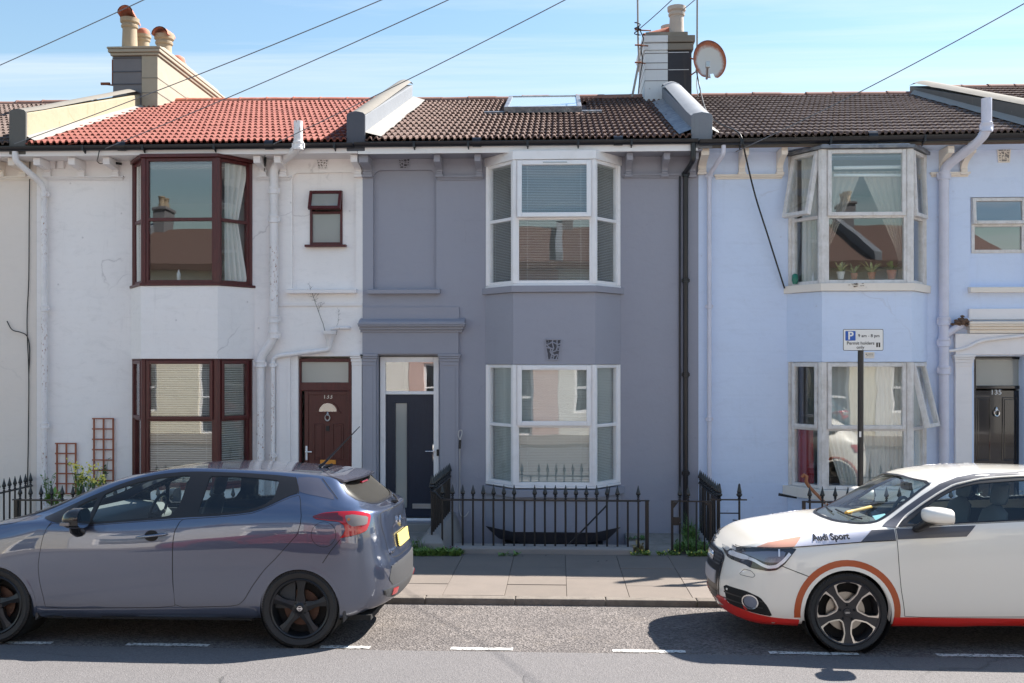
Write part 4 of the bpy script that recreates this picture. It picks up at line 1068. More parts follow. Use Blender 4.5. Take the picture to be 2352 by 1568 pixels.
# pipes
yp = YF - .08
pipe(Wh, [(PX(35, YE), YE, ZSOF + .07), (PX(35, YE), YE, PZ(368, YE, 40)), (PX(101, yp), yp, P(100, 425, yp).z), (PX(103, yp), yp, -.2)], .042, 'pipe_white', [(PX(103, yp), yp, P(103, v, yp).z, .08, .012) for v in (446, 708, 977)], bend=.12)
xs_, xq = PX(629, yp), PX(598, yp); yv = YE - .13
pipe(Wh, [(PX(685, yv), yv, P(685, 278, yv).z), (PX(685, yv), yv, P(685, 338, yv).z), (PX(657, YF - .2), YF - .2, P(657, 362, YF - .2).z), (xs_, yp, P(629, 382, yp).z), (xs_, yp, P(629, 777, yp).z), (xq, yp, P(598, 822, yp).z), (xq, yp, -.2)], .060, 'pipe_white',
     [(xs_, yp, P(629, v, yp).z, .10, .016) for v in (437, 503, 733, 769)] + [(xq, yp, P(598, 836, yp).z, .09, .018), (PX(685, yv), yv, P(685, 334, yv).z, .11, .012)], 'soil_pipe', 14, .10)
xh = PX(756, YF - .1); xr_ = PX(628, YF - .05); yq = YF - .07
pipe(Wh, [(xh, yq, P(756, 790, yq).z), (xh - .01, yq, P(752, 803, yq).z), (PX(735, yq), yq, P(735, 805, yq).z), (PX(640, yq), yq, P(640, 817, yq).z), (xr_, yq, P(628, 824, yq).z), (xr_, yq, -.2)], .032, 'pipe_white', [(xr_, yq, P(628, v, yq).z, .06, .010) for v in (838, 1046)], 'waste_pipe', 12, .05)
g = MB(); hz = P(756, 790, yq).z; g.lathe([(.035, hz - .02), (.045, hz + .02), (.05, hz + .05), (.075, hz + .12), (.095, hz + .14), (.098, hz + .185), (.085, hz + .185), (.06, hz + .1)], (xh, yq, 0), 16); part(g, 'hopper', 'pipe_white', Wh, 40)
pipe(Wh, [(PX(760, yq), yq, P(760, 757, yq).z + .01), (PX(772, yq), yq, P(772, 753, yq).z), (PX(803, YF), YF - .03, P(803, 753, YF).z), (PX(804, YF), YF + .02, P(804, 753, YF).z)], .022, 'pipe_white', (), 'overflow_pipe', 10, .03)
# twiggy weed in the hopper
def twig_plant(x, y, z, h, lean, seed, n=26, tw=.0055):
    rnd = random.Random(seed); g = MB(); pts = [Vector((x + lean * t_ * h + rnd.uniform(-.006, .006), y + rnd.uniform(-.01, .01), z + h * t_)) for t_ in [i / 8 for i in range(9)]]
    g.tube(pts, [tw * (1 - .75 * i / 8) for i in range(9)], 5)
    for i in range(n):
        t_ = .45 + .55 * rnd.random(); p = pts[0].lerp(pts[-1], t_); d = Vector((rnd.uniform(-1, 1), rnd.uniform(-.6, .6), rnd.uniform(.1, 1))) * h * rnd.uniform(.05, .16)
        g.tube([p, p + d * .6 + Vector((0, 0, .01)), p + d], tw * .22, 4)
        for k in range(3):
            q = p + d * rnd.uniform(.4, 1); e = Vector((rnd.uniform(-1, 1), rnd.uniform(-1, 1), rnd.uniform(0, 1))) * .03; g.tube([q, q + e], tw * .16, 3)
    return g
twig_plant(xh - .03, yq, hz + .1, .72, -.36, 2).build('dead_weed', M_['twig'], None, label='tall dried weed stalk growing out of the rusty hopper', cat='weed')
twig_plant(xh + .09, yq, hz + .13, .34, .14, 5, 10, .003).build('dead_weed', M_['twig'], None, label='short dried weed stalk beside the overflow pipe', cat='weed')
# roof
WX0, WX1 = PX(58, YE) + .01, PX(795, YE)
rfW = roof(Wh, WX0, WX1, ZE, ZE, P(300, 236, YR).z, P(800, 233, YR).z, 'tile_red', 'terracotta', 16, 17, seed=9)
upstand(Wh, PX(19, YE), PX(58, YE), YE + .05, 17.4, ZE - .12, ZR - .5, P(40, 256, YE).z, P(328, 216, 17.4).z, 'weathered_dark', 'coping_stone', 'parapet_cream')
fillet(Wh, WX0 - .02, WX0 + .12, ZE, ZR, 'fillet_white', y1=17.4)
# tall cream stack with five pots
KX0, KX1, KY0, KY1 = PX(258, 17.3), PX(362, 17.3), 17.3, 20.6; KZ = P(310, 112, 17.3).z
KM = PX(325, 17.3)
g = MB(); g.box(KM, KX1, KY0, KY1, 5.8, KZ - .12); chW = part(g, 'chimney', 'chimney_cream', Wh, None, .015)
g = MB(); g.box(KX0, KM - .002, KY0 + .02, KY1, 5.8, KZ - .12); part(g, 'leaded_flank', 'chimney_lead', chW, None, .015)
g = MB()
for i, z in enumerate((KZ - .85, KZ - .62, KZ - .40, KZ - .16)): g.box(KX0 - .006, KM - .004, KY0 + .008, KY1, z, z + .018)
part(g, 'mortar_joint', 'parapet_dark', chW)
g = MB()
for z in (KZ - .78, KZ - .52): g.box(KM + .001, KX1 + .006, KY0 - .006, KY1, z, z + .014)
part(g, 'mortar_joint', 'coping_stone', chW)
g = MB()
for (z0_, z1_, gr) in ((KZ - .119, KZ - .07, .03), (KZ - .069, KZ - .01, .06), (KZ - .009, KZ + .03, .075)): g.box(KX0 - gr, KX1 + gr, KY0 - gr, KY1 + gr, z0_, z1_)
g.prism([(KY0 - .05, KZ + .031), (KY1, KZ + .031), (KY1 - .3, KZ + .10), (KY0 + .25, KZ + .10)], KX0 - .03, KX1 + .03, 'x')
part(g, 'chimney_cap', 'chimney_cream', chW, None, .02)
for (u, y, r_, h, cw, ln, m_) in ((298, 17.65, .135, .58, 'hood', .35, 'pot_buff'), (329, 18.0, .115, .40, 'dome', 0, 'pot_buff'), (377, 18.7, .15, .62, 'hood', -.1, 'pot_buff'), (408, 19.6, .14, .36, 'dome', 0, 'pot_buff'), (422, 20.2, .13, .30, 'dome', 0, 'pot_buff')):
    pot(chW, min(PX(u, y), KX1 - .12), y, KZ + .07, r_, h, m_, cw, ln)
g = MB(); z = P(240, 193, 17.3).z; g.tube([(KX0 + .02, 17.4, z), (KX0 - .22, 17.38, z + .03)], .014, 6); g.tube([(KX0 - .02, 17.35, z), (KX0 - .02, 17.35, z + .45)], .012, 6); g.box(KX0 - .24, KX0 - .08, 17.36, 17.40, z + .01, z + .05)
part(g, 'aerial_bracket', 'rust', chW)

# ================================================= blue house, number 135
Bl = empty('terraced_house', ((XG1 + XB1) / 2, YF, -.18), 'pale blue rendered terraced house with dirty white windows and black front door', 'house')
bx, by = bay_pts(1811, 1889, 2092, 2126); u_ = 1990
BU0, BUT, BU1 = bz(650, u_), bz(496, u_), bz(343, u_)
BL0, BLT, BL1 = bz(1124, u_), bz(986, u_), bz(833, u_)
db = rect(2237, 818, 2352, 1199, YF); rb_ = (PX(2228, YF), XB1 - .1, P(2300, 657, YF).z, P(2300, 452, YF).z)
shell(Bl, XG1 + .001, XB1, -1.2, ZSOF + .14, [db, rb_, (bx[0] + .07, bx[3] - .07, BU0, BU1), (bx[0] + .07, bx[3] - .07, BL0, BL1)], 'render_blue')
g = MB(); wb = (PX(2230, YF + .05), XB1 - .14, P(2300, 580, YF).z, P(2300, 452, YF).z)
wall_mesh(g, rb_[0] - .01, rb_[1] + .01, rb_[2] - .01, rb_[3] + .01, [wb], YF + .05, .05); part(g, 'recess_panel', 'render_blue', Bl)
g = MB(); frame_bars(g, wb[0], wb[1], wb[2], wb[3], .045, YF + .03, YF + .09); zt_ = P(2300, 516, YF).z; g.box(wb[0] + .045, wb[1] - .045, YF + .032, YF + .088, zt_ - .02, zt_ + .02); lw_ = part(g, 'window', 'upvc_dirty', Bl, None, .006)
g = MB(); g.box(wb[0] + .04, wb[1] - .04, YF + .06, YF + .07, wb[2] + .04, zt_ - .01); part(g, 'pane', 'glass_house_dark', lw_)
sash(Matrix.Identity(4), wb[0] + .008, wb[1] - .008, zt_ + .012, wb[3] - .01, .045, YF + .026, .04, lw_, 'upvc_dirty', 'glass_house_dark', R(4))
sill(Bl, PX(2223, YF), XB1 - .05, P(2300, 672, YF).z, P(2300, 658, YF).z, 'trim_cream')
bay_prism(Bl, bx, by, BU1 + .012, BU1 + .055, 'lead', 'bay_roof', .06)
bay_prism(Bl, bx, by, BU1 + .056, ZSOF + .06, 'render_blue', 'bay_head', -.02)
bay_window(Bl, bx, by, BU0, BUT, BU1 + .01, 'upvc_dirty', 'glass_house', sashes=(1, 1, 1), opens=(R(13), 0, R(2.5)), post=.11, sasht=.05)
bay_prism(Bl, bx, by, BU0 - .105, BU0 - .004, 'trim_cream', 'bay_sill', .065)
bay_prism(Bl, bx, by, BL1 + .012, BU0 - .107, 'render_blue', 'bay_apron', .02)
g = MB(); rnd = random.Random(5); c = P(1966, 656, YBAY - .07)
for k in range(26): g.lathe([(.004, -.004), (.020, 0), (.004, .004)], (c.x + rnd.gauss(0, .045), YBAY - .062 + rnd.uniform(-.006, .02), BU0 - .006 + rnd.uniform(-.05, .0)), 7)
part(g, 'sill_moss', 'mortar_brown', Bl, 60, kind='stuff')
bay_window(Bl, bx, by, BL0, BLT, BL1 + .01, 'upvc_dirty', 'glass_house', sashes=(1, 1, 1), opens=(0, 0, R(13)), post=.11, sasht=.05)
bay_prism(Bl, bx, by, BL0 - .14, BL0 - .004, 'trim_cream', 'bay_sill', .08)
bay_prism(Bl, bx, by, -.6, BL0 - .142, 'render_blue', 'bay_base', .012)
g = MB(); zf0, zf1 = ZSOF + .0, ZSOF + .06
g.prism([(PX(1605, YE), ZSOF + .035), (8.2, ZSOF + .10), (8.2, ZER + .0), (PX(1605, YE), ZE - .02)], YE + .02, YE + .045, 'y'); part(g, 'fascia', 'weathered_dark', Bl)
soffit(Bl, XG1 + .002, XB1, ZSOF + .05, 'render_blue')
gutter(Bl, PX(1605, YE), 8.2, ZSOF + .128, ZSOF + .128 + (ZER - ZE) * 1.25, [PX(u, YE) for u in (1700, 1905, 2120)], r=.072)
for u in (1612, 1703, 1790, 2163, 2212): corbel(Bl, PX(u, YF), .085 if u != 1612 else .11, P(u, 396, YF).z, ZSOF + .052, .33, 'trim_cream')
string_course(Bl, PX(1640, YF), PX(1799, YF), P(1720, 405, YF).z, 'trim_cream')
string_course(Bl, PX(2135, YF), PX(2226, YF), P(2180, 400, YF).z, 'trim_cream')
vent(Bl, 2290, 341, 2321, 373, 'trim_cream', .15, YF - .002, 4)
vent(Bl, 1985, 808, 2008, 822, 'trim_cream', .05, YBAY - .02, 6)
zc = P(2210, 820, YF).z
pilaster(Bl, PX(2190, YF), PX(2228, YF), -.18, zc, 'trim_white', .07, panel=False)
pilaster(Bl, PX(2356, YF), PX(2390, YF), -.18, zc, 'trim_white', .07, panel=False)
g = MB(); g.box(PX(2190, YF), PX(2400, YF), YF - .07, YF, zc + .033, P(2300, 766, YF).z); part(g, 'frieze', 'trim_white', Bl, None, .005)
g = MB(); za = P(2300, 765, YF).z; x0, x1 = PX(2228, YF), PX(2400, YF)
for (dz0, dz1, dep) in [(0, .05, .09), (.051, .09, .13), (.091, .12, .17), (.121, .155, .19)]: g.box(x0 - dep * .4, x1, YF - dep, YF, za + dz0, za + dz1)
part(g, 'cornice', 'trim_cream', Bl, None, .006)
g = MB(); g.box(PX(2222, YF), PX(2400, YF), YF - .06, YF, P(2300, 734, YF).z, P(2300, 709, YF).z); part(g, 'blocking_course', 'trim_white', Bl, None, .008)
yd = YF + .13; DB = rect(2237, 820, 2352, 1199, yd)
door_frame(Bl, DB, P(2300, 889, yd).z, 'door_black', .03, yd, glassm='glass_frosted')
g = MB(); Ld = rect(2238, 897, 2349, 1190, yd); g.box(Ld[0], Ld[1], yd + .02, yd + .06, Ld[2], Ld[3]); dB = part(g, 'door', 'door_black', Bl)
for a in ((2243, 912, 2276, 1058), (2303, 912, 2336, 1058), (2243, 1078, 2276, 1165), (2303, 1078, 2336, 1165)): panel(*a, dB, 'door_black', yd)
knocker(PX(2289, yd), P(2289, 948, yd).z, yd, 'chrome', dB)
add_mesh('house_number', text_mesh('135', .095, 'house_number', M_['white_gloss'], VT(PX(2289, yd), yd + .016, P(2289, 901, yd).z), .003, sx=1.1), dB)
g = MB(); g.box(DB[0] - .03, DB[1] + .03, YF - .3, YF + .2, -.16, DB[2] - .004); part(g, 'door_step', 'concrete_step', Bl, None, .01)
yp = YF - .07; xa = PX(1629, yp)
pipe(Bl, [(PX(1662, YE), YE, ZSOF + .07), (PX(1662, YE), YE, PZ(352, YE, 1660)), (xa, yp, P(1630, 402, yp).z), (xa, yp, -.15)], .032, 'pipe_blue', [(xa, yp, P(1629, v, yp).z, .06, .008) for v in (404, 703, 962)])
xs_ = PX(2168, yp); yv = YE - .13
pipe(Bl, [(PX(2266, yv), yv, P(2266, 226, yv).z), (PX(2266, yv), yv, P(2266, 303, yv).z), (PX(2240, YE), YE, P(2240, 330, YE).z), (xs_, yp, P(2168, 385, yp).z), (xs_, yp, -.2)], .066, 'pipe_blue',
     [(xs_, yp, P(2168, v, yp).z, .11, .016) for v in (403, 737, 786, 850)] + [(PX(2266, yv), yv, P(2266, 292, yv).z, .12, .010)], 'soil_pipe', 14, .12)
pipe(Bl, [(xs_, yp, P(2170, 772, yp).z), (PX(2195, yp), yp - .02, P(2195, 752, yp).z), (PX(2216, YF), YF - .06, P(2216, 738, YF).z), (PX(2222, YF), YF + .02, P(2222, 735, YF).z)], .05, 'pipe_blue', (), 'branch_pipe', 12, .06)
pipe(Bl, [(xs_ + .06, yp, P(2185, 806, yp).z), (PX(2215, yp), YF - .1, P(2215, 801, YF).z), (PX(2250, yp), YF - .1, P(2250, 782, YF).z), (PX(2400, yp), YF - .1, P(2400, 766, YF).z)], .022, 'trim_white', (), 'waste_pipe', 10, .1)
g = MB(); rnd = random.Random(4)
for i in range(60): g.lathe([(.006, -.018), (.028, -.006), (.03, .008), (.006, .018)], (PX(2200, YF) + rnd.gauss(0, .05), YF - .12 + rnd.gauss(0, .03), P(2200, 740, YF).z + rnd.gauss(0, .022)), 6)
g.build('moss_clump', M_['mortar_brown'], None, 60, label='brown clump of moss caught on the branch pipe by the black door', cat='moss')
BX0, BX1 = PX(1637, YE), 6.32
rfB = roof(Bl, BX0, BX1, ZE, ZER - .02, P(1600, 224, YR).z, P(2100, 219, YR).z, 'tile_grey', 'ridge_brown', 16, 17, seed=13)
upstand(Bl, BX1, BX1 + .36, YE + .05, YR + .2, ZE - .1, ZR - .3, ZER + .32, P(2115, 190, YR).z, 'weathered_dark', 'coping_stone', 'weathered_dark')
fillet(Bl, BX1 + .02, BX1 - .09, ZER, P(2100, 219, YR).z, 'fillet_white')
fillet(Bl, BX0 - .02, BX0 + .10, ZE, ZR, 'fillet_white', y1=15)

# ================================================= neighbours at either end
N1 = empty('terraced_house', (XW0 - 2.3, YF, -.18), 'cream rendered terraced house next to the white downpipe', 'house')
g = MB(); g.box(XW0 - 4.6, XW0 - .002, YF, YF + .24, -1.2, ZSOF + .1); part(g, 'front_wall', 'render_cream', N1)
g = MB(); yb = 2 * YR - YE; g.box(XW0 - 4.6, XW0 - .002, yb, yb + .1, -2, ZSOF); part(g, 'back_wall', 'render_cream', N1)
roof(N1, XW0 - 4.6, PX(19, YE), ZE, ZE, P(60, 241, YR).z, P(60, 241, YR).z, 'tile_grey', 'ridge_brown', 16, 17, seed=21)
fascia(N1, XW0 - 4.6, XW0 - .36, ZSOF + .01, ZSOF + .105, 'trim_white'); soffit(N1, XW0 - 4.6, XW0 - .31, ZSOF + .008, 'trim_white')
gutter(N1, XW0 - 4.6, XW0 - .36, ZSOF + .128, ZSOF + .128, [])
for u in (5, 55): corbel(N1, PX(u, YF), .095, P(u, 402, YF).z, ZSOF + .006, .33, 'trim_cream')
string_course(N1, XW0 - 4.5, XW0 - .02, P(40, 409, YF).z, 'trim_cream')
N2 = empty('terraced_house', (XB1 + 2.4, YF, -.18), 'terraced house beyond the weathered party parapet with brown tiles', 'house')
g = MB(); g.box(XB1 + .002, XB1 + 4.8, YF, YF + .24, -1.2, ZSOF + .1); part(g, 'front_wall', 'render_white', N2)
g = MB(); g.box(XB1 + .002, XB1 + 4.8, yb, yb + .1, -2, ZSOF); part(g, 'back_wall', 'render_white', N2)
roof(N2, BX1 + .37, XB1 + 4.8, ZER, ZER, P(2330, 203, YR).z, P(2330, 203, YR).z, 'tile_brown', 'ridge_brown', 16, 17, seed=23)

# ------------------------------------------------------------------ cars: lofted shells with cut openings, panels laid on them
def pchip(xs, ys):
    xs, ys = np.array(xs, float), np.array(ys, float); h = np.diff(xs); d = np.diff(ys) / h; m_ = np.zeros(len(xs))
    for i in range(1, len(xs) - 1):
        if d[i - 1] * d[i] > 0:
            w1, w2 = 2 * h[i] + h[i - 1], h[i] + 2 * h[i - 1]; m_[i] = (w1 + w2) / (w1 / d[i - 1] + w2 / d[i])
    m_[0], m_[-1] = d[0], d[-1]
    def f(x):
        i = int(np.clip(np.searchsorted(xs, x) - 1, 0, len(h) - 1)); t_ = (x - xs[i]) / h[i]; t_ = min(max(t_, -0.0), 1.0) if (x < xs[0] or x > xs[-1]) else t_
        a, b = 2 * t_ ** 3 - 3 * t_ ** 2 + 1, t_ ** 3 - 2 * t_ ** 2 + t_
        return a * ys[i] + b * h[i] * m_[i] + (1 - a) * ys[i + 1] + (t_ ** 3 - t_ ** 2) * h[i] * m_[i + 1]
    return f
def inpoly(x, y, poly):
    c = False; n = len(poly); j = n - 1
    for i in range(n):
        xi, yi = poly[i]; xj, yj = poly[j]
        if (yi > y) != (yj > y) and x < (xj - xi) * (y - yi) / (yj - yi) + xi: c = not c
        j = i
    return c
def chaikin(poly, it=2, closed=True):
    p = [tuple(q) for q in poly]
    for _ in range(it):
        o = []; n = len(p)
        if not closed: o.append(p[0])
        for i in range(n if closed else n - 1):
            a, b = p[i], p[(i + 1) % n]
            o += [(a[0] * .87 + b[0] * .13, a[1] * .87 + b[1] * .13), (a[0] * .13 + b[0] * .87, a[1] * .13 + b[1] * .87)]
        if not closed: o.append(p[-1])
        p = o
    return p
def resample(poly, step, closed=True):
    out = []; n = len(poly)
    for i in range(n if closed else n - 1):
        a, b = poly[i], poly[(i + 1) % n]; L = math.hypot(b[0] - a[0], b[1] - a[1]); k = max(1, int(math.ceil(L / step)))
        out += [(a[0] + (b[0] - a[0]) * j / k, a[1] + (b[1] - a[1]) * j / k) for j in range(k)]
    if not closed: out.append(poly[-1])
    return out
AX = {'side': (Vector((0, 1, 0)), lambda a, b: Vector((a, -3, b)), lambda p: (p[0], p[2])),
      'far': (Vector((0, -1, 0)), lambda a, b: Vector((a, 3, b)), lambda p: (p[0], p[2])),
      'front': (Vector((1, 0, 0)), lambda a, b: Vector((-9, a, b)), lambda p: (p[1], p[2])),
      'rear': (Vector((-1, 0, 0)), lambda a, b: Vector((9, a, b)), lambda p: (p[1], p[2])),
      'top': (Vector((0, 0, -1)), lambda a, b: Vector((a, b, 4)), lambda p: (p[0], p[1]))}
class Shell:
    """half body on stations x (left = nose) and feature rows, mirrored about y = 0"""
    def __init__(self, table, nose, tail, nose_dx, tail_dx, sub=5, step=.035, pn=2.4, pt=3.0):
        xs = sorted(table); nr = len(table[xs[0]])
        fy = [pchip(xs, [table[x][r][0] for x in xs]) for r in range(nr)]
        fz = [pchip(xs, [table[x][r][1] for x in xs]) for r in range(nr)]
        st = []; n0, n1 = nose; t0, t1 = tail
        for i in range(18, 0, -1):
            th = math.pi / 2 * i / 18; st.append((n0 + (n1 - n0) * math.sin(th) ** (2 / pn), math.cos(th) ** (2 / pn) if i < 18 else 0.0, math.sin(th) ** 2, 0))
        k = int((t0 - n0) / step); st += [(n0 + (t0 - n0) * i / k, 1.0, 0, 0) for i in range(k + 1)]
        for i in range(1, 19):
            th = math.pi / 2 * i / 18; st.append((t0 + (t1 - t0) * math.sin(th) ** (2 / pt), math.cos(th) ** (2 / pt) if i < 18 else 0.0, 0, math.sin(th) ** 2))
        fn, ft = pchip(*zip(*nose_dx)), pchip(*zip(*tail_dx))
        G_ = []
        for (x, f_, wn_, wt_) in st:
            pts = [(fy[r](x), fz[r](x)) for r in range(nr)]; line = []
            for r in range(nr - 1):
                p0, p1, p2, p3 = pts[max(r - 1, 0)], pts[r], pts[r + 1], pts[min(r + 2, nr - 1)]
                for s_ in range(sub):
                    t_ = s_ / sub
                    q = [.5 * (2 * p1[c] + (p2[c] - p0[c]) * t_ + (2 * p0[c] - 5 * p1[c] + 4 * p2[c] - p3[c]) * t_ ** 2 + (3 * p1[c] - p0[c] - 3 * p2[c] + p3[c]) * t_ ** 3) for c in (0, 1)]
                    line.append(q)
            line.append(list(pts[-1]))
            G_.append([(x + wn_ * fn(z) + wt_ * ft(z), -max(y, 0) * f_, z) for y, z in line])
        A_ = np.array(G_)                       # stations x rows x 3
        for _ in range(2):
            B = A_.copy(); B[1:-1, 1:-1] = A_[1:-1, 1:-1] * .5 + (A_[:-2, 1:-1] + A_[2:, 1:-1] + A_[1:-1, :-2] + A_[1:-1, 2:]) * .125
            A_ = B
        A_[:, -1, 1] = 0.0
        self.grid = A_; self.rebuild()
    def rebuild(self):
        bm = bmesh.new(); A_ = self.grid; n, m_ = A_.shape[:2]
        vv = [[bm.verts.new(A_[i, j]) for j in range(m_)] for i in range(n)]
        for i in range(n - 1):
            for j in range(m_ - 1):
                try: bm.faces.new((vv[i][j], vv[i + 1][j], vv[i + 1][j + 1], vv[i][j + 1]))
                except ValueError: pass
        self.half = bm
        bm.verts.ensure_lookup_table(); bm.normal_update()
        full = bm.copy(); g = bmesh.ops.duplicate(full, geom=full.verts[:] + full.edges[:] + full.faces[:])
        fv = [e for e in g['geom'] if isinstance(e, bmesh.types.BMVert)]
        for v in fv: v.co.y *= -1
        bmesh.ops.reverse_faces(full, faces=[e for e in g['geom'] if isinstance(e, bmesh.types.BMFace)])
        bmesh.ops.remove_doubles(full, verts=full.verts, dist=1e-4)
        bmesh.ops.dissolve_degenerate(full, edges=full.edges, dist=1e-5)
        bmesh.ops.recalc_face_normals(full, faces=full.faces); bmesh.ops.triangulate(full, faces=full.faces); full.normal_update()
        full.verts.ensure_lookup_table(); full.faces.ensure_lookup_table()
        self.co = [v.co.copy() for v in full.verts]; self.no = [v.normal.copy() for v in full.verts]; self.tri = [tuple(v.index for v in f.verts) for f in full.faces]
        self.bvh = BVHTree.FromPolygons(self.co, self.tri); full.free()
    def hit(self, proj, a, b):
        d, org, _ = AX[proj]; loc, nor, idx, dist = self.bvh.ray_cast(org(a, b), d)
        if loc is None:
            o = org(a, b); loc, nor, idx, dist = self.bvh.find_nearest(Vector((o.x if abs(o.x) < 8 else 0, o.y if abs(o.y) < 2.9 else -.8, o.z if o.z < 3.9 else 1)))
        t_ = self.tri[idx]; A_, B, C_ = (self.co[i] for i in t_); v0, v1, v2 = B - A_, C_ - A_, loc - A_
        d00, d01, d11, d20, d21 = v0.dot(v0), v0.dot(v1), v1.dot(v1), v2.dot(v0), v2.dot(v1); den = d00 * d11 - d01 * d01 or 1e-9
        v = (d11 * d20 - d01 * d21) / den; w = (d00 * d21 - d01 * d20) / den
        n = (self.no[t_[0]] * (1 - v - w) + self.no[t_[1]] * v + self.no[t_[2]] * w)
        n = n.normalized() if n.length > 1e-6 else nor
        if n.dot(d) > 0: n = -n
        return loc, n
    def cut(self, proj, poly, test=None):
        """cut an opening in the half shell along poly (given in the projection's plane)"""
        bm = self.half; pr = AX[proj][2]; d = AX[proj][0]; poly = resample(poly, .06); n = len(poly)
        facing = lambda f: f.normal.dot(d) * (1 if True else -1)
        for i in range(n):
            a, b = poly[i], poly[(i + 1) % n]
            lo = (min(a[0], b[0]) - .002, min(a[1], b[1]) - .002); hi = (max(a[0], b[0]) + .002, max(a[1], b[1]) + .002)
            fs = []
            for f in bm.faces:
                q = [pr(v.co) for v in f.verts]
                if max(p[0] for p in q) < lo[0] or min(p[0] for p in q) > hi[0] or max(p[1] for p in q) < lo[1] or min(p[1] for p in q) > hi[1]: continue
                if test and not test(f): continue
                fs.append(f)
            if not fs: continue
            A_, B = AX[proj][1](*a), AX[proj][1](*b); nn = (B - A_).cross(d)
            if nn.length < 1e-9: continue
            geom = fs + list({e for f in fs for e in f.edges}) + list({v for f in fs for v in f.verts})
            bmesh.ops.bisect_plane(bm, geom=geom, dist=1e-5, plane_co=A_, plane_no=nn.normalized())
        bad = []
        for f in bm.faces:
            c = f.calc_center_median()
            if inpoly(*pr(c), poly) and (not test or test(f)): bad.append(f)
        bmesh.ops.delete(bm, geom=bad, context='FACES')
    def body_mesh(self, name, mat_):
        bm = self.half.copy(); g = bmesh.ops.duplicate(bm, geom=bm.verts[:] + bm.edges[:] + bm.faces[:])
        for e in g['geom']:
            if isinstance(e, bmesh.types.BMVert): e.co.y *= -1
        bmesh.ops.remove_doubles(bm, verts=bm.verts, dist=1e-4); bmesh.ops.dissolve_degenerate(bm, edges=bm.edges, dist=1e-5)
        bmesh.ops.recalc_face_normals(bm, faces=bm.faces)
        me = bpy.data.meshes.new(name); bm.to_mesh(me); 
        nrm = []
        for v in me.vertices:
            loc, nor, idx, dist = self.bvh.find_nearest(v.co); t_ = self.tri[idx]
            A_, B, C_ = (self.co[i] for i in t_); v0, v1, v2 = B - A_, C_ - A_, loc - A_
            d00, d01, d11, d20, d21 = v0.dot(v0), v0.dot(v1), v1.dot(v1), v2.dot(v0), v2.dot(v1); den = d00 * d11 - d01 * d01 or 1e-9
            a = (d11 * d20 - d01 * d21) / den; b = (d00 * d21 - d01 * d20) / den
            q = self.no[t_[0]] * (1 - a - b) + self.no[t_[1]] * a + self.no[t_[2]] * b; nrm.append(q.normalized() if q.length > 1e-6 else Vector((0, 0, 1)))
        me.polygons.foreach_set('use_smooth', [True] * len(me.polygons)); me.normals_split_custom_set_from_vertices(nrm)
        bm.free(); me.materials.append(mat_); return me
    def panel(self, proj, poly, off, mat_, holes=(), grid=.035, skirt=.01, name='panel', step=.02, flat=False):
        poly = resample(poly, step); holes = [resample(h, step) for h in holes]
        xs = [p[0] for p in poly]; ys = [p[1] for p in poly]; pts = list(poly); ed = [(i, (i + 1) % len(poly)) for i in range(len(poly))]
        for h in holes:
            b = len(pts); pts += h; ed += [(b + i, b + (i + 1) % len(h)) for i in range(len(h))]
        bd = np.array(pts)
        y = min(ys) + grid / 2
        while y < max(ys):
            x = min(xs) + grid / 2
            while x < max(xs):
                if inpoly(x, y, poly) and not any(inpoly(x, y, h) for h in holes) and np.min((bd[:, 0] - x) ** 2 + (bd[:, 1] - y) ** 2) > (grid * .45) ** 2: pts.append((x, y))
                x += grid
            y += grid
        r_ = delaunay_2d_cdt([Vector(p) for p in pts], ed, [], 0, 1e-6)
        P2, tris = r_[0], r_[2]; keep = []
        for f in tris:
            cx = sum(P2[i][0] for i in f) / len(f); cy = sum(P2[i][1] for i in f) / len(f)
            if inpoly(cx, cy, poly) and not any(inpoly(cx, cy, h) for h in holes): keep.append(tuple(f))
        vs, ns = [], []
        for p in P2:
            l, n = self.hit(proj, p[0], p[1]); vs.append(l + n * off); ns.append(n)
        d = AX[proj][0]; fs = []
        for f in keep:
            a, b, c = (vs[i] for i in f[:3]); fs.append(f if (b - a).cross(c - a).dot(d) < 0 else tuple(reversed(f)))
        # skirt: turn the rim inwards so that the panel has an edge
        cnt = {}
        for f in fs:
            for i in range(len(f)):
                e = (f[i], f[(i + 1) % len(f)]); cnt[e] = cnt.get(e, 0) + 1
        rim = [e for e in cnt if (e[1], e[0]) not in cnt]; mp = {}
        base = len(vs)
        if skirt:
            for e in rim:
                for i in e:
                    if i not in mp: mp[i] = len(vs); vs.append(vs[i] - ns[i] * skirt); ns.append(ns[i])
            for a, b in rim: fs.append((b, a, mp[a], mp[b]))
        me = bpy.data.meshes.new(name); me.from_pydata([tuple(v) for v in vs], [], fs); me.update()
        me.polygons.foreach_set('use_smooth', [True] * len(me.polygons)); me.normals_split_custom_set_from_vertices([tuple(n) for n in ns])
        me.materials.append(mat_); return me
    def ribbon(self, proj, line, w, off, mat_, closed=False, name='seam', step=.02):
        """narrow strip following a drawn line on the shell"""
        L = resample(line, step, closed); pts = [self.hit(proj, *p) for p in L]; n = len(pts); vs, ns, fs = [], [], []
        for i in range(n):
            a = pts[i - 1 if (closed or i) else 0][0]; b = pts[(i + 1) % n if (closed or i < n - 1) else i][0]
            t_ = (b - a); t_ = t_.normalized() if t_.length > 1e-6 else Vector((1, 0, 0)); nn = pts[i][1]; s_ = nn.cross(t_).normalized()
            for k in (-.5, .5): vs.append(pts[i][0] + s_ * (w * k) + nn * off); ns.append(nn)
        for i in range(n if closed else n - 1):
            a, b = 2 * i, 2 * ((i + 1) % n); fs.append((a, b, b + 1, a + 1))
        me = bpy.data.meshes.new(name); me.from_pydata([tuple(v) for v in vs], [], fs); me.update(); me.polygons.foreach_set('use_smooth', [True] * len(fs))
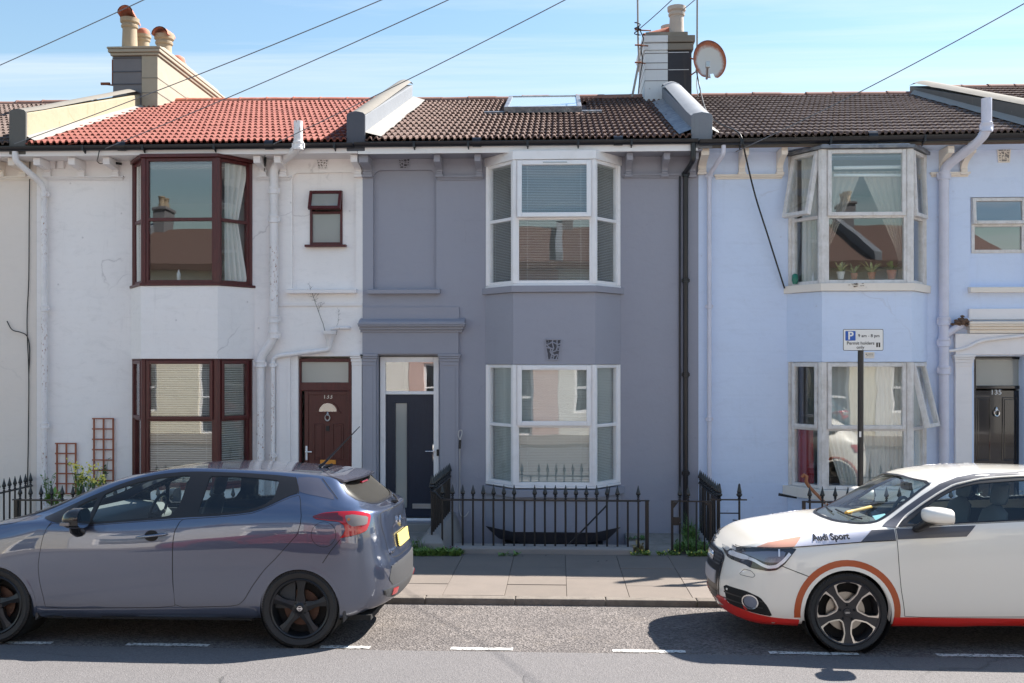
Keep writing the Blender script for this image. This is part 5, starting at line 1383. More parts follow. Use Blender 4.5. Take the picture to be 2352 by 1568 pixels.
        me.normals_split_custom_set_from_vertices([tuple(q) for q in ns]); me.materials.append(mat_); return me
def cpart(parent, name, me, loc=(0, 0, 0), **kw):
    o = bpy.data.objects.new(name, me); COL.objects.link(o); o.parent = parent; o.location = loc; return tag(o, **kw)
def cmb(parent, mb, name, matn, smooth=None, bevel=None, loc=(0, 0, 0), **kw): return cpart(parent, name, mb.mesh(name, M_[matn], smooth, bevel), loc, **kw)
def mirrored(me):
    m2 = me.copy(); bm = bmesh.new(); bm.from_mesh(m2)
    for v in bm.verts: v.co.y *= -1
    bmesh.ops.reverse_faces(bm, faces=bm.faces); bm.to_mesh(m2); bm.free(); return m2
def circle(cx, cy, r, n=48, ry=None): return [(cx + r * math.cos(2 * math.pi * i / n), cy + (ry or r) * math.sin(2 * math.pi * i / n)) for i in range(n)]
def arch_ring(cx, cy, r0, r1, zlo, n=28, a0=None, a1=None):
    a0 = a0 if a0 is not None else math.asin(max(-1, min(1, (zlo - cy) / r1))); a1 = a1 if a1 is not None else math.pi - a0
    o = [(cx + r1 * math.cos(a0 + (a1 - a0) * i / n), cy + r1 * math.sin(a0 + (a1 - a0) * i / n)) for i in range(n + 1)]
    b0 = math.asin(max(-1, min(1, (zlo - cy) / r0))) if a0 < .3 and zlo is not None else a0; b1 = math.pi - b0 if abs(a1 - (math.pi - a0)) < 1e-6 else a1
    i_ = [(cx + r0 * math.cos(b1 + (b0 - b1) * i / n), cy + r0 * math.sin(b1 + (b0 - b1) * i / n)) for i in range(n + 1)]
    return o + i_

def tyre_mesh(R_, W, rimr, seg=72):
    g = MB(); pr = [(rimr - .004, -W * .40), (rimr + .012, -W * .47), (rimr + .03, -W * .495), ((rimr + R_) / 2 + .01, -W * .52), (R_ - .022, -W * .485), (R_ - .008, -W * .43), (R_ - .001, -W * .36), (R_, -W * .2)]
    pr = pr + [(r_, -y) for r_, y in reversed(pr)]
    g.lathe(pr, (0, 0, 0), seg, 'y', False)
    for k in range(96):      # shoulder blocks
        a = 2 * math.pi * k / 96; c, s_ = math.cos(a), math.sin(a); a2 = a + .034; c2, s2 = math.cos(a2), math.sin(a2)
        for sy in (-1, 1):
            y0, y1 = sy * W * .455, sy * W * .2
            ra, rb = R_ - .004, R_ + .0035
            g.add([(ra * c, y0, ra * s_), (ra * c2, y0, ra * s2), (rb * c2, y1, rb * s2), (rb * c, y1, rb * s_), ((ra - .02) * c, y0 * 1.04, (ra - .02) * s_), ((ra - .02) * c2, y0 * 1.04, (ra - .02) * s2)], [(0, 1, 2, 3), (4, 5, 1, 0)])
    return g.mesh('tyre', M_['tyre'], 40)

def dice(me, L=.012):
    bm = bmesh.new(); bm.from_mesh(me); bmesh.ops.triangulate(bm, faces=bm.faces)
    for _ in range(4):
        es = [e for e in bm.edges if e.calc_length() > L]
        if not es: break
        bmesh.ops.subdivide_edges(bm, edges=es, cuts=1); bmesh.ops.triangulate(bm, faces=bm.faces)
    bm.to_mesh(me); bm.free(); return me
# car materials
def paint(name, col, metal=0.0, rough=0.4, dirt=(0.2, 0.18, 0.16), dust=0.25, flake=0.0, coat=1.0, cior=1.5):
    m = mat(name, col, rough, metal, coat); t = NT(m); p = t.coord('Object')
    m.node_tree.nodes['Principled BSDF'].inputs['Coat Roughness'].default_value = 0.015
    m.node_tree.nodes['Principled BSDF'].inputs['Coat IOR'].default_value = cior
    n = t.noise(p, 3.5, 7, 0.7)
    sp = t.n('SeparateXYZ'); t.l(p, sp.inputs[0])
    low = t.ramp(t.math('ADD', sp.outputs[2], t.math('MULTIPLY', n, 0.15)), [(0.24, 0.8), (0.42, 0.0)])   # road film near the sills
    c = t.mix(t.math('MULTIPLY', low, dust), col, dirt)
    rg = t.math('ADD', rough, t.math('MULTIPLY', low, 0.2))
    if flake: c = t.mix(t.ramp(t.noise(p, 900, 2), [(0.45, 0.0), (0.75, flake)]), c, tuple(min(1, x * 2.2) for x in col))
    t.out(c, rg); return m
paint('paint_gunmetal', (0.082, 0.104, 0.168), 0.8, 0.32, (0.16, 0.15, 0.15), 0.5, 0.15, cior=1.95)
paint('paint_white', (0.84, 0.79, 0.70), 0.0, 0.4, (0.45, 0.41, 0.36), 0.3)
paint('paint_red', (0.30, 0.012, 0.012), 0.2, 0.4)
paint('paint_teal', (0.04, 0.08, 0.10), 0.5, 0.35)
mat('tyre', (0.022, 0.021, 0.021), 0.72); mat('arch_black', (0.010, 0.010, 0.010), 0.85); mat('trim_black', (0.014, 0.014, 0.016), 0.35); mat('trim_gloss', (0.008, 0.008, 0.009), 0.12, coat=0.5)
mat('plastic_grey', (0.055, 0.056, 0.060), 0.6); mat('seam_black', (0.006, 0.006, 0.007), 0.7); mat('alloy_black', (0.018, 0.019, 0.022), 0.35, 0.3); mat('alloy_silver', (0.62, 0.58, 0.54), 0.32, 1.0); mat('alloy_dark', (0.035, 0.033, 0.036), 0.4, 0.3)
mat('brake_rust', (0.09, 0.05, 0.035), 0.6, 0.6); mat('brake_disc', (0.42, 0.38, 0.33), 0.35, 0.9); mat('cabin_dark', (0.045, 0.049, 0.053), 0.8); mat('cabin_mid', (0.10, 0.108, 0.112), 0.8)
mat('lens_red', (0.42, 0.006, 0.012), 0.12, coat=1.0); mat('lens_dark_red', (0.10, 0.004, 0.008), 0.1, coat=1.0); mat('lens_clear', (0.20, 0.18, 0.175), 0.3, coat=0.1); mat('lens_amber', (0.55, 0.16, 0.02), 0.2, coat=1.0)
mat('plate_yellow', (0.78, 0.60, 0.17), 0.5); mat('plate_white', (0.46, 0.43, 0.43), 0.5)
mat('band_orange', (0.44, 0.085, 0.02), 0.4, coat=0.15); mat('lip_red', (0.62, 0.024, 0.016), 0.4, coat=0.25); mat('stripe_charcoal', (0.075, 0.075, 0.09), 0.45, coat=0.4); mat('stripe_pale', (0.60, 0.60, 0.68), 0.4, coat=0.4); mat('stripe_peach', (0.66, 0.34, 0.24), 0.4, coat=0.4)
mat('lamp_inner', (0.17, 0.19, 0.25), 0.35, 0.3); mat('lamp_silver', (0.80, 0.81, 0.85), 0.3, 0.2); mat('headlamp_black', (0.02, 0.022, 0.03), 0.5); mat('mirror_glass', (0.6, 0.65, 0.68), 0.02, 1.0)
mat('ticket_teal', (0.30, 0.55, 0.58), 0.6); mat('tool_yellow', (0.62, 0.36, 0.06), 0.5)

def wheel(car, x, y, z, R_, W, rimr, style, side=-1):
    """wheel thing-part: tyre mesh with rim, spokes, disc and nuts as sub-parts. side -1 faces the camera side"""
    key = ('tyre', R_, W, rimr)
    if key not in CACHE: CACHE[key] = tyre_mesh(R_, W, rimr)
    w = cpart(car, 'wheel', CACHE[key], (x, y, z))
    if side > 0: w.rotation_euler = (0, 0, math.pi)
    def sub(name, mk):
        k2 = (style, name, R_, W)
        if k2 not in CACHE: CACHE[k2] = mk()
        return cpart(w, name, CACHE[k2])
    f = -W * .5
    def rim():
        g = MB(); g.lathe([(rimr + .004, f + .012), (rimr - .004, f + .004), (rimr - .016, f + .010), (rimr - .024, f + .035), (rimr - .03, f + .10), (rimr - .03, W * .45), (rimr + .004, W * .46)], (0, 0, 0), 56, 'y', False); return g.mesh('rim', M_['alloy_black' if style == 'five' else 'alloy_dark'], 40)
    sub('rim', rim)
    def disc():
        g = MB(); g.lathe([(.03, f + .085), (rimr * .60, f + .085), (rimr * .60, f + .11), (.03, f + .11)], (0, 0, 0), 40, 'y', False); g.lathe([(.0, f + .06), (.07, f + .06), (.075, f + .10)], (0, 0, 0), 24, 'y', False)
        return g.mesh('brake_disc', M_['brake_rust' if style == 'five' else 'brake_disc'], 40)
    sub('brake_disc', disc)
    g_ = lambda: MB().lathe([(rimr - .02, W * .1), (.01, W * .1)], (0, 0, 0), 32, 'y', False).mesh('wheel_back', M_['arch_black'])
    sub('wheel_back', g_)
    if style == 'five':
        def spoke():
            g = MB(); a = rimr - .008
            o = [(.020, .030), (.040, .062), (.028, .105), (.025, .14), (.031, .18), (.044, a * .955)]
            top = [(-w_, r_) for w_, r_ in o] + [(0, a)] + [(w_, r_) for w_, r_ in reversed(o)]
            mid = [(-w_ * .35, r_) for w_, r_ in o[1:]] + [(w_ * .35, r_) for w_, r_ in reversed(o[1:])]
            n = len(top)
            dep = lambda r_: f + .030 - .016 * (r_ / a)
            vs = [(p[0], dep(p[1]) + .008, p[1]) for p in top] + [(p[0] * .92, f + .07, p[1]) for p in top] + [(0, dep(r_) - .002, r_) for r_ in (.03, .062, .105, .14, .18, a)]
            fs = [(i, (i + 1) % n, n + (i + 1) % n, n + i) for i in range(n)]
            c0 = 2 * n
            for i in range(5):
                fs += [(i, i + 1, c0 + i + 1, c0 + i), (n - 1 - i, c0 + i, c0 + i + 1, n - 2 - i)]
            fs += [(5, 6, c0 + 5), (6, 7, c0 + 5), (0, c0, n - 1)]
            g.add(vs, fs); return g.mesh('spoke', M_['alloy_black'], 25)
        for k in range(5):
            o = sub('spoke', spoke); o.rotation_euler = (0, 2 * math.pi * k / 5 + R(2), 0)
        def hub(): g = MB(); g.lathe([(.0, f + .016), (.028, f + .016), (.031, f + .02), (.05, f + .026), (.066, f + .03), (.068, f + .07)], (0, 0, 0), 32, 'y', False); return g.mesh('hub', M_['alloy_black'], 40)
        sub('hub', hub)
        def badge():
            g = MB(); n = 24; vs = [(math.cos(2 * math.pi * i / n) * r_, f + .0135, math.sin(2 * math.pi * i / n) * r_) for r_ in (.020, .0155) for i in range(n)]
            g.add(vs, [(i, (i + 1) % n, n + (i + 1) % n, n + i) for i in range(n)]); g.box(-.023, .023, f + .0125, f + .0145, -.0055, .0055); return g.mesh('badge', M_['chrome'])
        sub('badge', badge); nb, rr = 4, .052
    else:
        def face():
            sh = []; 
            for k in range(5):
                c0 = math.pi / 2 + 2 * math.pi * k / 5
                sh.append([(math.cos(c0 + a) * r_, math.sin(c0 + a) * r_) for a, r_ in OPEN])
            pts = []; ed = []
            for lp in [circle(0, 0, rimr - .006, 80)] + [resample(s_, .008) for s_ in sh]:
                b = len(pts); pts += lp; ed += [(b + i, b + (i + 1) % len(lp)) for i in range(len(lp))]
            r_ = delaunay_2d_cdt([Vector(p) for p in pts], ed, [], 0, 1e-6); P2 = r_[0]; fs = []
            for t_ in r_[2]:
                cx, cy = sum(P2[i][0] for i in t_) / 3, sum(P2[i][1] for i in t_) / 3
                if math.hypot(cx, cy) < rimr - .006 and not any(inpoly(cx, cy, s_) for s_ in sh): fs.append(tuple(t_))
            g = MB(); dep = lambda p: f + .040 - .030 * (math.hypot(p[0], p[1]) / rimr) ** 1.5
            n = len(P2); vs = [(p[0], dep(p), p[1]) for p in P2] + [(p[0], dep(p) + .035, p[1]) for p in P2]
            cnt = {}
            for t_ in fs:
                for i in range(3): cnt[(t_[i], t_[(i + 1) % 3])] = 1
            g.add(vs, fs + [(b, a, n + a, n + b) for (a, b) in cnt if (b, a) not in cnt]); return g.mesh('wheel_face', M_['alloy_dark'], 30)
        sub('wheel_face', face)
        def edge():
            c0 = math.pi / 2; lp = chaikin([(math.cos(c0 + a) * r_, math.sin(c0 + a) * r_) for a, r_ in OPEN], 1); cx, cy = 0, .155
            g = MB(); dep = lambda p: f + .040 - .030 * (math.hypot(p[0], p[1]) / rimr) ** 1.5
            vs = []; n = len(lp)
            for (x_, z_) in lp:
                dx_, dz_ = x_ - cx, z_ - cy; L = math.hypot(dx_, dz_); wd = .011 + .020 * max(0, (z_ - .16) / .06) * (1 if abs(x_) > .03 else .2)
                if z_ > rimr * .88: wd = min(wd, .008)
                q = (x_ + dx_ / L * wd, z_ + dz_ / L * wd); rr_ = math.hypot(*q); 
                if rr_ > rimr - .008: q = (q[0] * (rimr - .008) / rr_, q[1] * (rimr - .008) / rr_)
                i2 = (x_ - dx_ / L * .002, z_ - dz_ / L * .002)
                vs += [(x_, dep((x_, z_)) - .0035, z_), (q[0], dep(q) - .003, q[1]), (i2[0], dep((x_, z_)) + .02, i2[1])]
            fs = []
            for i in range(n):
                j = (i + 1) % n; fs += [(3 * i, 3 * j, 3 * j + 1, 3 * i + 1), (3 * i, 3 * i + 2, 3 * j + 2, 3 * j)]
            g.add(vs, fs); return g.mesh('polished_edge', M_['alloy_silver'], 40)
        for k in range(5):
            o = sub('polished_edge', edge); o.rotation_euler = (0, -2 * math.pi * k / 5, 0)
        def hub(): g = MB(); g.lathe([(.0, f + .022), (.03, f + .024), (.033, f + .030), (.04, f + .045)], (0, 0, 0), 28, 'y', False); return g.mesh('hub', M_['alloy_dark'], 40)
        sub('hub', hub)
        def badge():
            g = MB()
            for k in range(4):
                cx = (k - 1.5) * .0085; n = 14; vs = [(cx + math.cos(2 * math.pi * i / n) * r_, f + .0205, math.sin(2 * math.pi * i / n) * r_) for r_ in (.0065, .0048) for i in range(n)]
                g.add(vs, [(i, (i + 1) % n, n + (i + 1) % n, n + i) for i in range(n)])
            return g.mesh('badge', M_['chrome'])
        sub('badge', badge); nb, rr = 5, .058
    def nut(): g = MB(); g.lathe([(.0, f + .022), (.008, f + .022), (.0095, f + .026), (.0095, f + .05)], (0, 0, 0), 6, 'y', False); return g.mesh('wheel_nut', M_['arch_black'])
    for k in range(nb):
        o = sub('wheel_nut', nut); a = 2 * math.pi * (k + .5) / nb - math.pi / 2; o.location = (math.cos(a) * rr, .0, math.sin(a) * rr)
    return w
CACHE = {}
OPEN = [(-.16, .088), (.16, .088), (.36, .125), (.45, .165), (.40, .226), (.28, .236), (.0, .240), (-.28, .236), (-.40, .226), (-.45, .165), (-.36, .125)]

def seat(car, x, y, z, matn, s_=1.0, name='seat'):
    g = MB(); n = 10
    # backrest leaning rearwards (+x is towards the tail)
    for (cx, cz, w, t_, h, lean) in ((x, z + .30, .24, .06, .32, .28), (x + .115, z + .70, .14, .045, .10, .22)):
        vs = []
        for i in range(n + 1):
            f_ = i / n; hh = -h + 2 * h * f_; e = (1 - abs(2 * f_ - 1) ** 4) ** .25; e = max(e, .02)
            for k in range(12):
                a = 2 * math.pi * k / 12; vs.append((cx + lean * hh + math.cos(a) * t_ * (.4 + .6 * e), y + math.sin(a) * w * e, cz + hh))
        fs = [(i * 12 + k, i * 12 + (k + 1) % 12, (i + 1) * 12 + (k + 1) % 12, (i + 1) * 12 + k) for i in range(n) for k in range(12)] + [tuple(range(12)), tuple(n * 12 + k for k in range(12))]
        g.add(vs, fs)
    g.box(x - .48, x + .02, y - .24, y + .24, z - .14, z + .02)
    return cmb(car, g, name, matn, 60)

def rows(a): return a
# feature rows from sill to centre line: (half width, height)
MIC = {
 -3.45: [(.55, .22), (.76, .20), (.80, .30), (.81, .42), (.80, .52), (.77, .60), (.72, .66), (.64, .675), (.56, .685), (.42, .69), (.22, .695), (0, .70)],
 -3.20: [(.58, .20), (.78, .19), (.83, .30), (.84, .48), (.83, .62), (.79, .71), (.73, .765), (.66, .785), (.58, .795), (.44, .80), (.23, .805), (0, .81)],
 -2.80: [(.60, .20), (.79, .19), (.845, .30), (.862, .50), (.862, .70), (.835, .815), (.755, .875), (.69, .89), (.61, .897), (.46, .905), (.24, .91), (0, .912)],
 -2.45: [(.60, .20), (.79, .20), (.845, .30), (.866, .52), (.868, .72), (.855, .855), (.80, .945), (.74, .965), (.69, .975), (.60, .985), (.33, .998), (0, 1.005)],
 -2.10: [(.60, .20), (.785, .205), (.835, .31), (.864, .53), (.870, .74), (.862, .875), (.835, .965), (.765, 1.01), (.70, 1.045), (.615, 1.10), (.35, 1.135), (0, 1.15)],
 -1.60: [(.60, .20), (.785, .205), (.832, .31), (.860, .53), (.870, .74), (.862, .875), (.835, .965), (.765, 1.10), (.665, 1.262), (.585, 1.298), (.33, 1.318), (0, 1.328)],
 -1.00: [(.60, .20), (.785, .21), (.832, .315), (.858, .53), (.870, .75), (.864, .90), (.836, 1.00), (.755, 1.18), (.640, 1.380), (.570, 1.402), (.32, 1.412), (0, 1.416)],
 -0.40: [(.60, .20), (.785, .215), (.836, .32), (.862, .54), (.872, .77), (.868, .93), (.836, 1.05), (.755, 1.19), (.642, 1.360), (.570, 1.384), (.32, 1.394), (0, 1.398)],
 0.00: [(.60, .21), (.785, .215), (.845, .33), (.870, .55), (.876, .78), (.872, .95), (.836, 1.07), (.755, 1.19), (.640, 1.334), (.565, 1.358), (.31, 1.368), (0, 1.372)],
 0.22: [(.58, .22), (.78, .215), (.845, .33), (.868, .55), (.874, .78), (.868, .95), (.825, 1.065), (.735, 1.17), (.625, 1.300), (.55, 1.325), (.30, 1.34), (0, 1.344)],
 0.34: [(.56, .24), (.77, .22), (.84, .34), (.862, .56), (.868, .78), (.862, .96), (.822, 1.080), (.735, 1.145), (.61, 1.220), (.54, 1.238), (.30, 1.252), (0, 1.257)],
 0.52: [(.54, .30), (.75, .27), (.82, .38), (.845, .57), (.850, .78), (.838, .95), (.792, 1.062), (.70, 1.088), (.59, 1.100), (.52, 1.103), (.29, 1.106), (0, 1.107)],
 0.70: [(.52, .35), (.74, .32), (.80, .42), (.825, .58), (.825, .76), (.805, .92), (.755, 1.020), (.66, 1.040), (.565, 1.046), (.50, 1.048), (.28, 1.05), (0, 1.052)],
}
MDLO = [(-2.141, 1.003), (-2.036, 0.975), (-1.886, 0.957), (-1.734, 0.956), (-1.462, 0.979), (-1.214, 0.998), (-0.967, 1.019), (-0.719, 1.032), (-0.521, 1.05), (-0.399, 1.068), (-0.292, 1.106), (-0.198, 1.153), (-0.116, 1.192), (-0.049, 1.212), (-0.083, 1.321), (-0.103, 1.333), (-0.264, 1.35), (-0.522, 1.365), (-0.779, 1.373), (-0.908, 1.375), (-1.036, 1.372), (-1.224, 1.354), (-1.409, 1.318), (-1.576, 1.262), (-1.716, 1.2), (-1.844, 1.146), (-1.973, 1.085), (-2.072, 1.035)]
MFG = [(-1.727, 0.977), (-1.677, 1.186), (-1.57, 1.234), (-1.402, 1.286), (-1.218, 1.325), (-1.054, 1.34), (-0.98, 1.344), (-0.967, 1.329), (-1.01, 1.111), (-1.07, 1.035), (-1.12, 1.024), (-1.341, 1.004), (-1.539, 0.987)]
MQG = [(-1.904, 0.989), (-1.879, 1.091), (-1.802, 1.131), (-1.718, 1.167), (-1.756, 0.979), (-1.815, 0.978)]
MRG = [(-0.85, 1.046), (-0.821, 1.217), (-0.804, 1.339), (-0.709, 1.341), (-0.516, 1.334), (-0.323, 1.317), (-0.223, 1.306), (-0.24, 1.179), (-0.284, 1.138), (-0.366, 1.10), (-0.474, 1.074), (-0.622, 1.06)]
MFD = [(-2.029, 0.966), (-2.069, 0.931), (-2.094, 0.849), (-2.115, 0.717), (-2.125, 0.631), (-2.115, 0.508), (-2.09, 0.385), (-2.074, 0.286), (-1.019, 0.305), (-1.02, 0.397), (-1.03, 0.482), (-1.033, 0.641), (-1.031, 0.821), (-1.021, 0.91), (-0.988, 0.985), (-0.962, 1.006), (-1.214, .988), (-1.462, .969), (-1.734, .946), (-1.886, .947)]
MRD = [(-1.013, 0.305), (-0.572, 0.320), (-0.497, 0.333), (-0.45, 0.375), (-0.389, 0.477), (-0.29, 0.611), (-0.191, 0.71), (-0.074, 0.841), (-0.021, 0.9), (-0.0, 0.98), (0.002, 1.037), (-0.019, 1.14), (-0.040, 1.195), (-0.110, 1.175), (-0.190, 1.140), (-.285, 1.095), (-0.395, 1.055), (-0.521, 1.038), (-0.719, 1.02), (-0.955, 1.004), (-.98, .985), (-1.014, .91), (-1.024, .82), (-1.026, .64), (-1.023, .482)]
MTAIL = [(0.092, 1.036), (0.174, 1.062), (0.3, 1.074), (0.42, 1.075), (0.49, 1.064), (0.525, 1.052), (0.540, 1.030), (0.535, 0.973), (0.518, 0.922), (0.465, 0.899), (0.322, 0.87), (0.347, 0.899), (0.362, 0.933), (0.35, 0.971), (0.309, 0.998), (0.223, 1.005), (0.128, 1.016)]
side_only = lambda f: abs(f.normal.y) > .30
def arch_poly(cx, cz, r_, zlo=-.1): return [(cx + r_ * math.cos(a), cz + r_ * math.sin(a)) for a in [math.pi * i / 24 for i in range(25)]] + [(cx - r_, zlo), (cx + r_, zlo)]

def hatch_car(name, loc, label, group=None, paintm='paint_gunmetal', detail=True):
    car = empty(name, loc, label, 'car', group)
    S = Shell(MIC, (-3.15, -3.42), (.30, .68), [(.2, .0), (.35, -.03), (.5, -.035), (.62, .0), (.7, .05)], [(.2, -.05), (.3, .0), (.45, .055), (.62, .05), (.72, .01), (.85, -.01), (.95, -.03), (1.1, -.05)], pn=2.6, pt=3.4)
    AR = .325; ax = ((0.0, .308), (-2.50, .308))
    rw = [(-.64, 1.150), (-.648, 1.20), (-.600, 1.272), (-.52, 1.285), (0, 1.295), (.01, 1.095), (-.30, 1.098), (-.50, 1.112)]
    rwf = rw[:5] + [(-a, b) for a, b in reversed(rw[:4])] + [(-a, b) for a, b in reversed(rw[6:])] + rw[6:]
    ws = [(-.575, 1.285), (0, 1.30), (.01, .99), (-.30, .985), (-.60, .975), (-.665, .985), (-.655, 1.06)]
    wsf = [(a, b) for a, b in ws[3:]] + [(-.575, 1.285), (0, 1.30), (.575, 1.285)] + [(-a, b) for a, b in reversed(ws[3:])]
    S.cut('side', chaikin(MDLO, 1), side_only)
    for c in ax: S.cut('side', arch_poly(c[0], c[1], AR), lambda f: f.calc_center_median().y < -.50)
    S.cut('rear', rw, lambda f: f.normal.x > .15 and f.calc_center_median().x > 0)
    S.cut('front', ws, lambda f: f.normal.x < -.1 and f.calc_center_median().x < 0)
    pm = M_[paintm]
    cpart(car, 'body', S.body_mesh('body', pm))
    def both(nm, me, kids=True):
        a = cpart(car, nm, me); b = cpart(car, nm, mirrored(me)); return a, b
    both('window_trim', S.panel('side', chaikin(MDLO, 1), .0035, M_['trim_black'], [chaikin(MFG, 1), chaikin(MQG, 1), chaikin(MRG, 1)], .05, .02, 'window_trim'))
    for g_, nm in ((MFG, 'glass_car'), (MQG, 'glass_car'), (MRG, 'glass_car_rear')): both('side_window', S.panel('side', chaikin(g_, 1), -.004, M_[nm], (), .06, 0, 'side_window'))
    fd = both('door', S.panel('side', chaikin(MFD, 1), .0025, pm, (), .035, .012, 'door'))
    rd = both('door', S.panel('side', chaikin(MRD, 1), .0025, pm, (), .035, .012, 'door'))
    for q in (MFD, MRD): both('door_seam', S.ribbon('side', chaikin(q, 1), .010, .0016, M_['seam_black'], True, 'door_seam'))
    for c in ax:
        me = S.panel('side', arch_ring(c[0], c[1], AR - .012, AR + .02, .10), .004, pm, (), .03, .05, 'wheel_arch', .015); both('wheel_arch', me)
        g = MB(); g.lathe([(AR - .008, -.86), (AR - .008, -.48), (.02, -.48)], (c[0], 0, c[1]), 40, 'y', False); cmb(car, g, 'wheel_house', 'arch_black', 60)
        g = MB(); g.lathe([(AR - .008, .86), (AR - .008, .48), (.02, .48)], (c[0], 0, c[1]), 40, 'y', False); cmb(car, g, 'wheel_house', 'arch_black', 60)
    cpart(car, 'rear_window', S.panel('rear', chaikin(rwf, 1), -.006, M_['glass_dusty'], (), .06, 0, 'rear_window'))
    cpart(car, 'rear_window_trim', S.ribbon('rear', chaikin(rwf, 1), .022, .003, M_['trim_black'], True, 'rear_window_trim'))
    cpart(car, 'windscreen', S.panel('front', chaikin(wsf, 1), -.004, M_['glass_car'], (), .06, 0, 'windscreen'))
    cpart(car, 'windscreen_trim', S.ribbon('front', chaikin(wsf, 1), .03, .003, M_['trim_black'], True, 'windscreen_trim'))
    # sill cover, floor, cabin
    g = MB(); g.box(-3.2, .55, -.74, .74, .20, .24); g.box(-2.1, -.4, -.80, .80, .20, .245); cmb(car, g, 'floor_pan', 'arch_black')
    g = MB(); g.prism([(-2.30, .55), (-2.30, .96), (-2.05, 1.02), (-1.75, .99), (-1.66, .90), (-1.70, .70)], -.74, .74, 'y'); cmb(car, g, 'dashboard', 'cabin_mid', 40, .02)
    g = MB(); g.box(-2.0, -.05, -.80, -.77, .3, .93); g.box(-2.0, -.05, .77, .80, .3, .93); g.box(-.02, .02, -.74, .74, .3, .95); g.box(0, .58, -.68, .68, .86, .89); cmb(car, g, 'door_card', 'cabin_dark')
    for (x, y) in ((-1.18, -.36), (-1.18, .36), (-.28, -.36), (-.28, .36)): seat(car, x, y, .50 if x < -.5 else .56, 'cabin_dark')
    g = MB(); n = 24; sx, sy, sz = -1.66, .36, .93
    g.tube([(sx + .06 * math.sin(2 * math.pi * i / n), sy + .185 * math.cos(2 * math.pi * i / n), sz + .17 * math.sin(2 * math.pi * i / n)) for i in range(n + 1)], .014, 8, False); g.tube([(sx, sy - .17, sz), (sx + .02, sy, sz - .02), (sx, sy + .17, sz)], .016, 6); g.tube([(sx + .02, sy, sz), (sx - .15, sy, sz - .06)], .03, 8); cmb(car, g, 'steering_wheel', 'cabin_dark', 60)
    g = MB(); g.box(-1.72, -1.70, -.10, .10, 1.20, 1.26); g.tube([(-1.71, 0, 1.23), (-1.62, 0, 1.29)], .012, 6); cmb(car, g, 'rear_view_mirror', 'trim_black', None, .01)
    # wheels
    for c in ax:
        for s_ in (-1, 1): wheel(car, c[0], s_ * .765, c[1], .308, .205, .236, 'five', s_)
    # sill shoulder line, roof joint, bumper seam
    both('sill', S.panel('side', chaikin([(-2.15, .285), (-2.12, .215), (-1.9, .20), (-.40, .222), (-.345, .24), (-.36, .30), (-.45, .315), (-1.0, .293), (-2.08, .272)], 1), .012, pm, (), .04, .03, 'sill'))
    both('body_seam', S.ribbon('side', [(.326, .862), (.25, .77), (.185, .672)], .006, .0016, M_['seam_black'], False, 'body_seam'))
    both('body_seam', S.ribbon('side', [(-.10, 1.335), (-.06, 1.26), (-.045, 1.205)], .006, .004, M_['seam_black'], False, 'body_seam'))
    both('quarter_panel', S.panel('side', chaikin([(-.083, 1.330), (-.045, 1.222), (.02, 1.206), (.14, 1.183), (.245, 1.160), (.235, 1.19), (.17, 1.25), (.10, 1.325), (.0, 1.335)], 1), .002, M_['paint_dusk'], (), .03, .006, 'quarter_panel'))
    both('body_seam', S.ribbon('side', chaikin([(.12, 1.325), (.19, 1.25), (.27, 1.165)], 1, False), .006, .003, M_['seam_black'], False, 'body_seam'))
    # rear lamps
    for a in both('tail_lamp', S.panel('side', chaikin(MTAIL, 1), .008, M_['lens_red'], (), .025, .02, 'tail_lamp', .012)): pass
    tl = S.panel('side', chaikin([(.352, 1.043), (.414, 1.050), (.522, 1.03), (.518, .970), (.414, .958), (.375, .985)], 1), .011, M_['lens_clear'], (), .02, .006, 'lamp_lens', .01); both('lamp_lens', tl)
    both('lamp_lens', S.panel('side', chaikin([(.092, 1.036), (.174, 1.058), (.30, 1.066), (.30, 1.048), (.34, 1.03), (.34, 1.0), (.309, 1.004), (.223, 1.01), (.128, 1.02)], 1), .0105, M_['lens_dark_red'], (), .02, .004, 'lamp_lens', .01))
    both('lamp_lens', S.panel('side', circle(.385, 1.012, .012, 14), .0135, M_['lens_amber'], (), .02, .004, 'lamp_lens', .01))
    both('lamp_seam', S.ribbon('side', chaikin(MTAIL, 1), .006, .0022, M_['seam_black'], True, 'lamp_seam', .012))
    both('fuel_flap', S.panel('side', circle(.191, .898, .096, 40), .003, pm, (), .03, .006, 'fuel_flap', .012))
    both('flap_seam', S.ribbon('side', circle(.191, .898, .097, 40), .0055, .0018, M_['seam_black'], True, 'flap_seam'))
    # door handles and cups
    for s_, dd in ((-1, fd[0]), (1, fd[1])):
        l, n = S.hit('side', -1.20, .875); 
        g = MB(); path = []
        for i in range(11):
            t_ = i / 10; q, nn = S.hit('side', -1.324 + .246 * t_, .864 + .027 * t_); path.append(Vector((q.x, (q.y - .012 - .020 * math.sin(math.pi * t_)), q.z)))
        g.tube(path, [.010, .017, .020, .021, .021, .021, .021, .021, .021, .020, .012], 10, True, .6); me = g.mesh('door_handle', M_['chrome_dark'], 60)
        cpart(dd, 'door_handle', me if s_ < 0 else mirrored(me))
        me = S.panel('side', circle(-1.205, .875, .058, 24, .044), .0032, M_['seam_black'], (), .03, .001, 'handle_cup', .012); cpart(dd, 'handle_cup', me if s_ < 0 else mirrored(me))
    # rear spoiler
    g = MB(); pr = []; n = 14
    for i in range(n + 1):
        y = -.60 + 1.2 * i / n; e = 1 - abs(2 * i / n - 1) ** 3
        l, nn = S.hit('top', .10, y * .93); xb = .29 + .10 * e; z0 = l.z + .004
        pr += [(.08, y * .93, z0), (.22, y * .98, z0 - .022), (xb, y, z0 - .045), (xb - .004, y, z0 - .062), (.22, y * .98, z0 - .075), (.14, y * .94, z0 - .09)]
